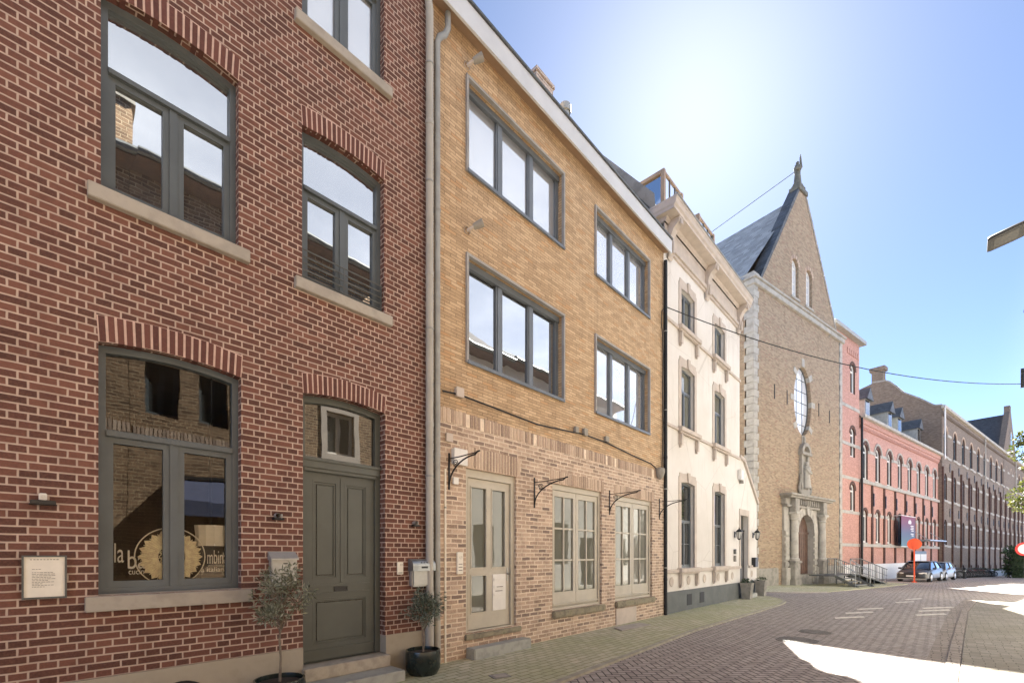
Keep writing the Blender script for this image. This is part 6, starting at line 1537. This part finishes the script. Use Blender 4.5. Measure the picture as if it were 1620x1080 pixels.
# ------------------------------------------------------------------ the row across the street (mirrored in the panes, lights the fronts)
M['opwhite'] = plain('opposite_cream_render', (0.84, 0.805, 0.745), 0.9, var=0.05, scale=1.2, bump=0.1)
M['opgrey'] = plain('opposite_grey_render', (0.74, 0.71, 0.66), 0.9, var=0.06, scale=1.2, bump=0.1)
def opposite(label, x0, x1, eave, mat, ops, roofmat, yfront=-2.75, ang=0.0, trim=None, depth=8.0, ridge=3.0, soldier=None, overhang=0.6, gut='steeldk'):
    """house facing the camera's back: built facing -y in its own frame and turned round; ops in world x"""
    t = thing('row_house', label, 'house', (x1 if not ang else x0, yfront, slope(x0)), PI+ang, 'row of houses across the street')
    z_ok = lambda h: h[1]-h[0] > 0.7
    tx = (lambda x: x1-x) if not ang else (lambda x: -(x-x0))
    L0, L1 = sorted((tx(x0), tx(x1)))
    hs = []
    for (a, b, z0, z1) in ops: A, B = sorted((tx(a), tx(b))); hs.append((A, B, z0, z1))
    m = MB(); m.sheet([(L0, -1), (L1, -1), (L1, eave), (L0, eave)], [arc_rect(*h) for h in hs], 0)
    for h in hs: m.rim(arc_rect(*h), 0, 0.3, True)
    m.quad((L0, 0, -1), (L0, depth, -1), (L0, depth, eave), (L0, 0, eave)); m.quad((L1, 0, -1), (L1, depth, -1), (L1, depth, eave), (L1, 0, eave)); m.quad((L0, depth, -1), (L1, depth, -1), (L1, depth, eave), (L0, depth, eave))
    m.build('wall', mat, t)
    for h in hs:
        f = window(t, h[0], h[1], h[2], h[3], 0.14, 0, 0.06, 2, None, 0.06, 0.07, M['white'] if trim and z_ok(h) else M['greyframe'], M['panedark'], 0.03)
        if trim and z_ok(h): MB().plate(arc_rect(h[0]-0.18, h[1]+0.18, h[2]-0.18, h[3]+0.18), [arc_rect(h[0]+0.004, h[1]-0.004, h[2]+0.004, h[3]-0.004)], -0.04, 0.02, back=False).build('surround', M['wstone'], f)
    m = MB(); m.quad((L0, -overhang, eave), (L1, -overhang, eave), (L1, depth/2, eave+ridge), (L0, depth/2, eave+ridge)); m.quad((L0, depth, eave), (L1, depth, eave), (L1, depth/2, eave+ridge), (L0, depth/2, eave+ridge))
    for L in (L0, L1): m.poly([(L, -overhang, eave), (L, depth, eave), (L, depth/2, eave+ridge)])
    m.build('roof', roofmat, t)
    MB().box(L0, L1, -overhang, 0.0, eave-0.14, eave-0.002).build('eaves', M['wood'], t)
    MB().tube([(L0, -overhang-0.07, eave-0.06), (L1, -overhang-0.07, eave-0.06)], 0.075, 8).build('gutter', M[gut], t)
    if soldier:
        m = MB(); k = L0
        while k < L1-0.06: m.box(k, k+0.06, -0.015, 0.01, soldier, soldier+0.22); k += 0.076
        m.build('soldier_course', M['arch_old'], t)
    return t
def wrow(xs, z0, z1, w): return [(x-w/2, x+w/2, z0, z1) for x in xs]
opposite('brown brick house across the street, opposite the left red brick wall', -9, 1.55, 10.3, M['opp'], wrow((-7, -4.5, -2, 0.4), 4.9, 6.3, 0.95)+wrow((-7, -4.5, -2), 1.2, 3.2, 1.1)+wrow((-7, -4.5, -2, 0.4), 7.6, 8.9, 0.9), M['tile'], soldier=4.25)
opposite('rough brown brick house with white gutter opposite the grey-green door', 1.56, 7.9, 10.35, M['opp'], wrow((2.15, 3.2), 4.75, 6.0, 0.62)+wrow((6.55,), 4.55, 5.85, 0.85)+wrow((3.0, 5.8), 7.3, 8.4, 0.9)+wrow((6.6,), 0.2, 2.6, 1.0), M['tile'], trim=True, soldier=4.2)
opposite('cream rendered house with tiled roof opposite the yellow house', 7.91, 13.6, 9.5, M['opwhite'], wrow((9.2, 10.8, 12.4), 4.6, 6.1, 0.9)+wrow((8.6, 10.2, 11.8, 13.0), 7.6, 9.0, 0.9)+wrow((9.2, 12.4), 1.0, 2.7, 1.1)+wrow((10.8,), 0.1, 2.5, 1.0), M['tile'], ridge=3.6)
opposite('grey rendered house opposite the cream town house', 13.61, 22.5, 9.6, M['opgrey'], wrow((15, 17, 19, 21), 4.9, 6.6, 1.0)+wrow((15, 17, 21), 1.1, 3.0, 1.1)+wrow((19,), 0.0, 2.4, 1.1), M['slatedark'])
opposite('long cream house beyond the bend on the right side', 22.6, 58, 7.6, M['opgrey'], wrow([25+3*i for i in range(10)], 4.3, 5.9, 1.0)+wrow([25+3*i for i in range(10)], 0.9, 2.5, 1.0), M['tile'], yfront=-3.6, ang=-0.21)
chm = worldly(thing('chimney_stack', 'brick chimney stack on the roof across the street', 'chimney', (1.25, -3.4, 10.3)))
MB().box(0.85, 1.6, -3.8, -3.2, 10.2, 12.0).build('stack', M['opp'], chm); MB().box(0.78, 1.67, -3.87, -3.13, 12.001, 12.15).build('cap', M['limedark'], chm); MB().lathe([(0.13, 12.15), (0.11, 12.6)], (1.22, -3.5, 0), 12).build('pot', M['soffit'], chm)
# awning on the house opposite
aw = thing('shop_awning', 'dark blue shop awning on the brown house across the street', 'awning', (3.3, -2.75, 0))
m = MB(); m.poly([(-0.95, 0.02, 3.35), (0.95, 0.02, 3.35), (0.95, 0.95, 2.75), (-0.95, 0.95, 2.75)]); m.poly([(-0.95, 0.95, 2.75), (0.95, 0.95, 2.75), (0.95, 0.95, 2.4), (-0.95, 0.95, 2.4)]); 
for sx in (-0.95, 0.95): m.poly([(sx, 0.02, 3.35), (sx, 0.95, 2.75), (sx, 0.95, 2.4), (sx, 0.02, 2.4)])
M['awn'] = plain('navy_awning_cloth', (0.05, 0.06, 0.11), 0.8, var=0.1); m.build('cloth', M['awn'], aw); MB().box(-0.9, 0.9, 0.02, 0.08, 3.36, 3.44).build('casing', M['black'], aw)

# ------------------------------------------------------------------ cars
def make_car(label, paint, group):
    t = thing('parked_car', label, 'car', (0, 0, 0), 0, group)
    L, HW = 4.7, 0.91
    # stations: x, half width low, half width belt, z low, z shoulder, z top(centre)
    st = [(0.0, 0.60, 0.55, 0.30, 0.55, 0.60), (0.06, 0.78, 0.72, 0.22, 0.62, 0.68), (0.25, 0.88, 0.80, 0.20, 0.70, 0.77), (0.8, 0.91, 0.84, 0.20, 0.80, 0.88), (1.35, 0.91, 0.86, 0.20, 0.88, 0.97),
          (2.2, 0.91, 0.87, 0.20, 0.93, 1.0), (3.2, 0.91, 0.87, 0.20, 0.96, 1.02), (4.1, 0.90, 0.84, 0.22, 0.98, 1.03), (4.55, 0.84, 0.76, 0.26, 0.96, 1.0), (4.7, 0.70, 0.64, 0.40, 0.86, 0.9)]
    def ring(s):
        x, wl, wb, zl, zs, zt = s
        half = [(wl*0.88, zl), (wl, zl+0.10), (wl*1.0, (zl+zs)*0.5), (wl*0.985, zs-0.06), (wb, zs), (wb*0.75, zs+(zt-zs)*0.6), (wb*0.35, zt)]
        return [(x, y, z) for y, z in half]+[(x, -y, z) for y, z in half[::-1]]
    m = MB(); n = 14; vs = [p for s in st for p in ring(s)]; fs = []
    for i in range(len(st)-1):
        for j in range(n): fs.append((i*n+j, i*n+(j+1) % n, (i+1)*n+(j+1) % n, (i+1)*n+j))
    fs.append(tuple(range(n))); fs.append(tuple((len(st)-1)*n+j for j in range(n))[::-1])
    m.add(vs, fs); body = m.build('body', paint, t, smooth=True, fix=True)
    gs = [(1.15, 0.80, 0.93, 0.78, 0.94), (1.95, 0.83, 0.95, 0.63, 1.44), (2.6, 0.84, 0.97, 0.65, 1.50), (3.5, 0.83, 0.98, 0.64, 1.48), (4.25, 0.80, 0.99, 0.60, 1.38), (4.62, 0.74, 0.97, 0.66, 1.00)]
    m = MB(); vs = []; fs = []
    for (x, wb, zb, wt, zt) in gs: vs += [(x, wb, zb-0.05), (x, wt+0.03, zt-0.06), (x, wt-0.06, zt), (x, -wt+0.06, zt), (x, -wt-0.03, zt-0.06), (x, -wb, zb-0.05)]
    for i in range(len(gs)-1):
        for j in range(5): fs.append((i*6+j, i*6+j+1, (i+1)*6+j+1, (i+1)*6+j))
    m.add(vs, fs); m.build('windows', M['carglass'], t, smooth=True, fix=True)
    m = MB(); vs = []; fs = []
    for (x, wb, zb, wt, zt) in gs[1:5]: vs += [(x, wt+0.02, zt-0.035), (x, wt-0.07, zt+0.022), (x, -wt+0.07, zt+0.022), (x, -wt-0.02, zt-0.035)]
    for i in range(3):
        for j in range(3): fs.append((i*4+j, i*4+j+1, (i+1)*4+j+1, (i+1)*4+j))
    m.add(vs, fs)
    for sy in (-1, 1):
        m.tube([(1.12, sy*0.83, 0.92), (1.95, sy*0.66, 1.42)], 0.035, 6); m.tube([(4.62, sy*0.76, 0.97), (4.25, sy*0.62, 1.37)], 0.05, 6); m.tube([(2.75, sy*0.86, 0.95), (2.72, sy*0.69, 1.46)], 0.03, 6)
        m.tube([(2.0, sy*0.66, 1.45), (2.6, sy*0.68, 1.50), (3.5, sy*0.67, 1.48), (4.25, sy*0.62, 1.38)], 0.03, 6)
    m.build('roof', paint, t, smooth=True)
    for (x, sy) in ((0.92, 1), (0.92, -1), (3.75, 1), (3.75, -1)):
        m = MB(); m.lathe([(0.001, -0.11), (0.31, -0.11), (0.34, -0.08), (0.34, 0.08), (0.31, 0.11), (0.001, 0.11)], (x, sy*0.82, 0.34), 20, axis='y'); wh = m.build('wheel', M['tyre'], t, smooth=True)
        m = MB(); m.lathe([(0.22, 0), (0.20, 0.02*sy), (0.05, 0.03*sy)], (x, sy*(0.82+0.112), 0.34), 16, axis='y')
        for k in range(5): a = 2*PI*k/5; m.obox((x+0.12*math.cos(a), sy*0.945, 0.34+0.12*math.sin(a)), (0.1*math.cos(a), 0, 0.1*math.sin(a)), (0, 0.012, 0), (-0.022*math.sin(a), 0, 0.022*math.cos(a)))
        m.build('rim', M['chrome'], wh)
        m = MB(); m.tube([(x+0.37*math.cos(a), sy*0.90, 0.34+0.37*math.sin(a)) for a in [PI*k/10 for k in range(11)]], 0.03, 6); m.build('wheel_arch', M['black'], t)
    for sy in (-1, 1):
        m = MB(); m.add([(0.02, sy*0.40, 0.60), (0.02, sy*0.42, 0.70), (0.30, sy*0.80, 0.74), (0.26, sy*0.84, 0.63)], [(0, 1, 2, 3)]); m.obox((0.12, sy*0.62, 0.655), (0.10, sy*0.17, 0.0), (0.06, -0.03*sy, 0), (0, 0, 0.045)); m.build('headlight', M['lampglass'], t)
        m = MB(); m.obox((1.5, sy*0.98, 0.98), (0.06, 0, 0), (0, 0.10, 0), (0, 0, 0.065)); m.build('mirror', paint, t, 0.02)
    m = MB(); m.plate([(-0.36, 0.36), (0.36, 0.36), (0.40, 0.62), (-0.40, 0.62)], (), 0, 0.05); m.v = [(0.03+v[1]-0.06, v[0], v[2]) for v in m.v]; gr_ = m.build('grille', M['black'], t)
    m = MB(); m.box(-0.035, -0.028, -0.26, 0.26, 0.40, 0.51); m.build('number_plate', M['white'], t); m = MB(); m.box(-0.01, 0.05, -0.85, 0.85, 0.22, 0.29); m.build('bumper', M['silver'], t, 0.01)
    return t
c1x, c1y = GND(1441, 919.2, 1.92)
car1 = make_car('dark graphite estate car facing the camera, behind the orange sign', M['carpaint'], 'cars parked before the convent')
car1.location = (c1x, c1y, slope(c1x+2)-0.03); car1.rotation_euler = (0, 0, WG.a)
car2 = make_car('silver car parked behind the dark estate car', M['carsilver'], 'cars parked before the convent')
ex, ey = WG.e; car2.location = (c1x+6.2*ex+0.35*WG.n[0], c1y+6.2*ey+0.35*WG.n[1], slope(c1x+8)-0.03); car2.rotation_euler = (0, 0, WG.a)

# ------------------------------------------------------------------ signs, posts, bicycles, planters
sx_, sy_ = GND(1446.5, 920, 1.90)
t = thing('road_sign', 'all orange round sign on an orange post in front of the parked cars', 'sign', (sx_, sy_, slope(sx_)-0.03), -0.35+PI/2*0)
ang_s = math.atan2(-sy_, -sx_)
t.rotation_euler = (0, 0, ang_s+PI/2)
zc = 2.28-slope(sx_)+0.03
MB().box(-0.04, 0.04, -0.03, 0.03, 0, zc+0.4).build('post', M['orange'], t); MB().lathe([(0.39, -0.0), (0.39, 0.012), (0.37, 0.02), (0.001, 0.02)], (0, 0.032, zc), 28, axis='y').lathe([(0.001, 0.0), (0.39, 0.0)], (0, 0.032, zc), 28, axis='y').build('disc', M['orange'], t)
MB().box(-0.14, 0.14, -0.12, 0.12, 0.0, 0.05).build('foot', M['orange'], t, 0.01)
z_ = 22.0; d = ray(1622, 868); px_, py_ = d[0]*z_, d[1]*z_
t = thing('road_sign', 'round white sign with red rim on a grey post at the right edge', 'sign', (px_, py_, slope(px_)-0.03)); t.rotation_euler = (0, 0, math.atan2(-py_, -px_)+PI/2)
zc = EYE+(877-868)/FOC*z_-slope(px_)+0.03
MB().tube([(0, 0.06, 0), (0, 0.06, zc+0.35)], 0.038, 10).build('post', M['zinc'], t); MB().lathe([(0.335, 0.0), (0.335, 0.015)], (0, 0, zc), 32, axis='y').lathe([(0.24, -0.004), (0.335, -0.004), (0.335, 0.0)], (0, 0, zc), 32, axis='y').build('red_rim', M['signred'], t); MB().lathe([(0.001, -0.001), (0.24, -0.001)], (0, 0, zc), 32, axis='y').build('white_face', M['white'], t)
def make_bike(label, mat):
    t = thing('bicycle', label, 'bicycle', (0, 0, 0), 0, 'bicycles parked before the brown building')
    for x in (-0.53, 0.53):
        m = MB(); m.tube([(x+0.33*math.cos(2*PI*k/20), 0, 0.34+0.33*math.sin(2*PI*k/20)) for k in range(21)], 0.028, 6); w_ = m.build('wheel', M['tyre'], t)
        m = MB()
        for k in range(8): a = PI*k/8; m.tube([(x+0.32*math.cos(a), 0, 0.34+0.32*math.sin(a)), (x-0.32*math.cos(a), 0, 0.34-0.32*math.sin(a))], 0.003, 3)
        m.build('spokes', M['steel'], w_)
    A, B, C_, D_ = (-0.53, 0, 0.34), (-0.05, 0, 0.30), (-0.18, 0, 0.80), (0.36, 0, 0.84)
    m = MB()
    for p, q in ((A, B), (B, C_), (A, C_), (C_, D_), (B, (0.38, 0, 0.74)), ((0.34, 0, 0.92), (0.53, 0, 0.34))): m.tube([p, q], 0.026, 6)
    m.build('frame', mat, t)
    m = MB(); m.tube([(-0.2, 0, 0.80), (-0.22, 0, 0.92)], 0.013, 6); m.obox((-0.24, 0, 0.94), (0.13, 0, 0.01), (0, 0.07, 0), (0, 0, 0.025)); m.build('saddle', M['black'], t)
    m = MB(); m.tube([(0.2, -0.28, 1.02), (0.33, -0.2, 1.05), (0.34, 0, 1.03), (0.33, 0.2, 1.05), (0.2, 0.28, 1.02)], 0.014, 6); m.tube([(0.34, 0, 0.92), (0.34, 0, 1.03)], 0.014, 6); m.build('handlebar', M['steeldk'], t)
    m = MB(); m.obox((-0.55, 0, 0.74), (0.2, 0, 0), (0, 0.06, 0), (0, 0, 0.012)); m.build('carrier', M['black'], t)
    return t
bmats = [plain('bike_paint_dark', (0.02, 0.022, 0.03), 0.4), plain('bike_paint_red', (0.16, 0.03, 0.025), 0.4), plain('bike_paint_grey', (0.18, 0.19, 0.19), 0.4)]
blab = ['dark framed bicycle in the parked row before the brown building', 'red framed bicycle in the parked row before the brown building', 'grey framed bicycle in the parked row before the brown building']
bprot = [make_bike(blab[i], bmats[i]) for i in range(3)]
rnd = random.Random(21); nb = 0
def place_bike(o, s_, off, ang):
    px_b = 1505+s_*2.0; wx, wy = GND(px_b, 911.5-s_*0.14, 2.18+0.006*s_)
    wx += rnd.uniform(-0.3, 0.3)
    o.location = (wx, wy, slope(wx)-0.03); o.rotation_euler = (rnd.uniform(-0.08, 0.08), 0, ang)
for i in range(30):
    s_ = i; k = rnd.randrange(3) if i > 2 else i
    o = bprot[k] if i < 3 else copy_tree(bprot[k])
    place_bike(o, s_, -2.1+rnd.uniform(-0.2, 0.2), WG.a+PI/2+rnd.uniform(-0.25, 0.25))
def planter(pa, pb, yb, label, h=0.8):
    pa_, pb_ = GND(*pa, 2.25), GND(*pb, 2.3)
    c = ((pa_[0]+pb_[0])/2, (pa_[1]+pb_[1])/2); L = math.hypot(pb_[0]-pa_[0], pb_[1]-pa_[1])/2
    t = thing('planter', label, 'planter', (c[0], c[1], slope(c[0])-0.05), math.atan2(pb_[1]-pa_[1], pb_[0]-pa_[0]), 'slatted planters along the brown building')
    m = MB(); nb_ = 5
    for i in range(nb_): m.box(-L, L, 0, 0.9, i*h/nb_+0.01, (i+1)*h/nb_-0.02)
    m.box(-L+0.03, L-0.03, 0.03, 0.87, 0, h-0.05); m.build('boards', M['steeldk'], t)
    l_ = MB(); rr = random.Random(int(pa[0])); cl = [((rr.uniform(-L, L), 0.45, h+0.05), (0.4, 0.35, rr.uniform(0.1, 0.3))) for _ in range(12)]
    leaf_cloud(l_, None, None, 700, 0.13, rr, 0.5, clumps=cl); l_.build('foliage', M['hedge'], t)
planter((1536, 908), (1572, 904.5), 0, 'long grey slatted planter nearer the bicycles', 0.75)
planter((1574, 904), (1603, 900.5), 0, 'long grey slatted planter farther along the brown building', 0.85)
for px, lab in ((1511, 'dark bollard just behind the silver car'), (1526, 'dark bollard at the near end of the slatted planter')):
    x, y = GND(px, 911.5, 2.1); t = thing('bollard', lab, 'bollard', (x, y, slope(x)-0.04), 0, 'dark bollards near the bicycles')
    MB().lathe([(0.13, 0), (0.13, 0.05), (0.10, 0.08), (0.10, 0.92), (0.13, 0.95), (0.11, 1.05), (0.001, 1.1)], (0, 0, 0), 16).build('post', M['iron'], t, smooth=True); MB().lathe([(0.105, 0.72), (0.105, 0.80)], (0, 0, 0), 16).build('band', M['zinc'], t)
d = ray(1612, CY); hx_, hy_ = d[0]*50, d[1]*50
hg = thing('hedge', 'dense dark clipped hedge closing the view at the right edge', 'hedge', (hx_, hy_, slope(hx_)), WG.a)
m = MB(); rr = random.Random(4); leaf_cloud(m, None, None, 5000, 0.22, rr, 0.6, fill=0.2, clumps=[((i*0.8, (j-1)*0.7, 0.6+k*0.75), (0.65, 0.6, 0.6)) for i in range(7) for j in range(3) for k in range(4)]); m.build('foliage', M['hedge'], hg)
m = MB(); m.box(0, 5.2, -0.5, 0.5, -0.2, 2.6); m.build('inner_growth', M['hedge'], hg)
# tree by the right-hand houses
tx_, ty_ = 34.5, -4.35
tr = thing('street_tree', 'sunlit yellow-green tree leaning into the street at the right edge', 'tree', (tx_, ty_, slope(tx_)))
m = MB(); m.tube([(0, 0, -0.1), (0.05, 0.05, 1.6), (-0.05, 0.15, 3.2), (0.0, 0.3, 4.6)], [0.16, 0.13, 0.11, 0.08], 10)
rr = random.Random(9); cl = []
for k in range(26):
    a = rr.uniform(0, 2*PI); e = Vector((1.15*math.cos(a), 0.25+1.1*math.sin(a), rr.uniform(4.3, 7.6))); s_ = Vector((0, 0.2, rr.uniform(3.0, 4.8)))
    m.tube([tuple(s_), tuple((s_+e)/2+Vector((0, 0, 0.15))), tuple(e)], [0.045, 0.03, 0.012], 6); cl.append((tuple(e), (rr.uniform(0.25, 0.5),)*3)); cl.append((tuple(s_.lerp(e, 0.65)), (0.3, 0.3, 0.3)))
m.build('trunk', M['barkdk'], tr, smooth=True)
m = MB(); leaf_cloud(m, None, None, 9500, 0.15, rr, 0.6, clumps=cl); m.build('crown', M['leaf'], tr)
# street lamp reaching over from the right-hand house
d0 = ray(1562, 392); zl = 9.0; pa = Vector((d0[0]*zl, d0[1]*zl, EYE+d0[2]*zl))
lam = thing('street_lamp', 'grey wall-mounted street lamp head reaching over the street from the right', 'street lamp', (pa.x, -2.75, pa.z+0.1))
org = Vector((pa.x, -2.75, pa.z+0.1)); dy_ = -2.75-pa.y
hd = MB(); L_ = 0.62
pr = [(-0.15, 0.0), (0.15, 0.0), (0.18, 0.035), (0.16, 0.075), (0.0, 0.10), (-0.16, 0.075), (-0.18, 0.035)]
RO = R(-24); pr = [(a*math.cos(RO)-b*math.sin(RO), a*math.sin(RO)+b*math.cos(RO)) for a, b in pr]
def rl(a, b): return (a*math.cos(RO)-b*math.sin(RO), a*math.sin(RO)+b*math.cos(RO))
secs = [(0.0, 0.72, 0.0), (0.05, 0.95, 0.0), (0.35, 1.0, 0.0), (L_, 0.8, 0.0), (L_+0.12, 0.45, 0.02)]
def hp(q, k, p): return (p[0]*k, -dy_-q, -0.1+0.12*q/0.6+p[1]*(0.7 if k < 0.6 else 1.0)+0.02)
vs = [hp(q, k, p) for q, k, o_ in secs for p in pr]; n = len(pr)
fs = [(i*n+j, i*n+(j+1) % n, (i+1)*n+(j+1) % n, (i+1)*n+j) for i in range(len(secs)-1) for j in range(n)]+[tuple(range(n))[::-1], tuple((len(secs)-1)*n+j for j in range(n))]
hd.add(vs, fs); hd.build('lamp_head', M['lampbody'], lam, smooth=True, fix=True)
m = MB(); a, b = 0.09, 0.42
m.add([hp(a, 1, rl(-0.10, -0.004)), hp(a, 1, rl(0.10, -0.004)), hp(b, 1, rl(0.10, -0.004)), hp(b, 1, rl(-0.10, -0.004)), hp(a, 1, rl(-0.10, 0.01)), hp(a, 1, rl(0.10, 0.01)), hp(b, 1, rl(0.10, 0.01)), hp(b, 1, rl(-0.10, 0.01))], [(0, 3, 2, 1), (0, 1, 5, 4), (1, 2, 6, 5), (2, 3, 7, 6), (3, 0, 4, 7)]); m.build('lens', M['lens'], lam)
m = MB(); q = hp(L_+0.05, 1, (0, 0.05)); m.tube([q, (0, -dy_-1.2, 0.12), (0, 0.0, 0.25)], 0.03, 8); m.box(-0.08, 0.08, -0.0, 0.03, 0.1, 0.4); m.build('arm', M['steeldk'], lam)
# overhead cable and the guy wire of the gable statue
ca = Vector((11.13, DF-0.06, F(1053, 485, DF-0.06)[1])); dd_ = ray(1617.5, 607); tt = 22.4/dd_[0]; cb_ = Vector((22.4, tt*dd_[1], EYE+tt*dd_[2]))
pts = []
for i in range(25):
    k = i/24; p = ca.lerp(cb_, k); p.z -= 4*0.55*k*(1-k); pts.append(tuple(p))
ob = tag(MB().tube(pts, 0.012, 6).build('overhead_cable', M['iron']), 'dark cable hanging across the street from the yellow house corner', 'cable')
t = worldly(thing('cable_bracket', 'dark steel cable bracket on the right-hand house at the right edge', 'bracket', tuple(cb_)))
MB().box(cb_.x-0.04, cb_.x+0.04, cb_.y-0.04, cb_.y+0.04, cb_.z-0.12, cb_.z+0.5).build('insulator', M['iron'], t); MB().tube([(cb_.x, cb_.y, cb_.z+0.4), (cb_.x, -2.75, cb_.z+0.4)], 0.03, 8).build('arm', M['iron'], t)
w0_ = CH.w(CM*CK, 0.3); w1_ = CH.w(CM*CK, 15.0)
tag(MB().tube([(w0_[0], w0_[1], chz(APZ+1.3)), (w1_[0], w1_[1], chz(APZ-0.45))], 0.02, 5).build('guy_wire', M['steeldk']), 'thin wire from the gable statue down to the church roof ridge', 'wire')
# loop of cable on the yellow/cream joint
lp_ = [(F(px, py, DF-0.04)[0], DF-0.04, F(px, py, DF-0.04)[1]) for px, py in ((1052, 486), (1047, 492), (1046, 510), (1048, 530), (1049, 560), (1048, 620), (1049, 680), (1047, 735), (1044, 748))]
tag(MB().tube(lp_, 0.011, 6).build('drop_cable', M['iron']), 'thin dark cable running down beside the black drainpipe', 'cable')
for o in bpy.data.objects:
    if '_w' in o.keys(): del o['_w']
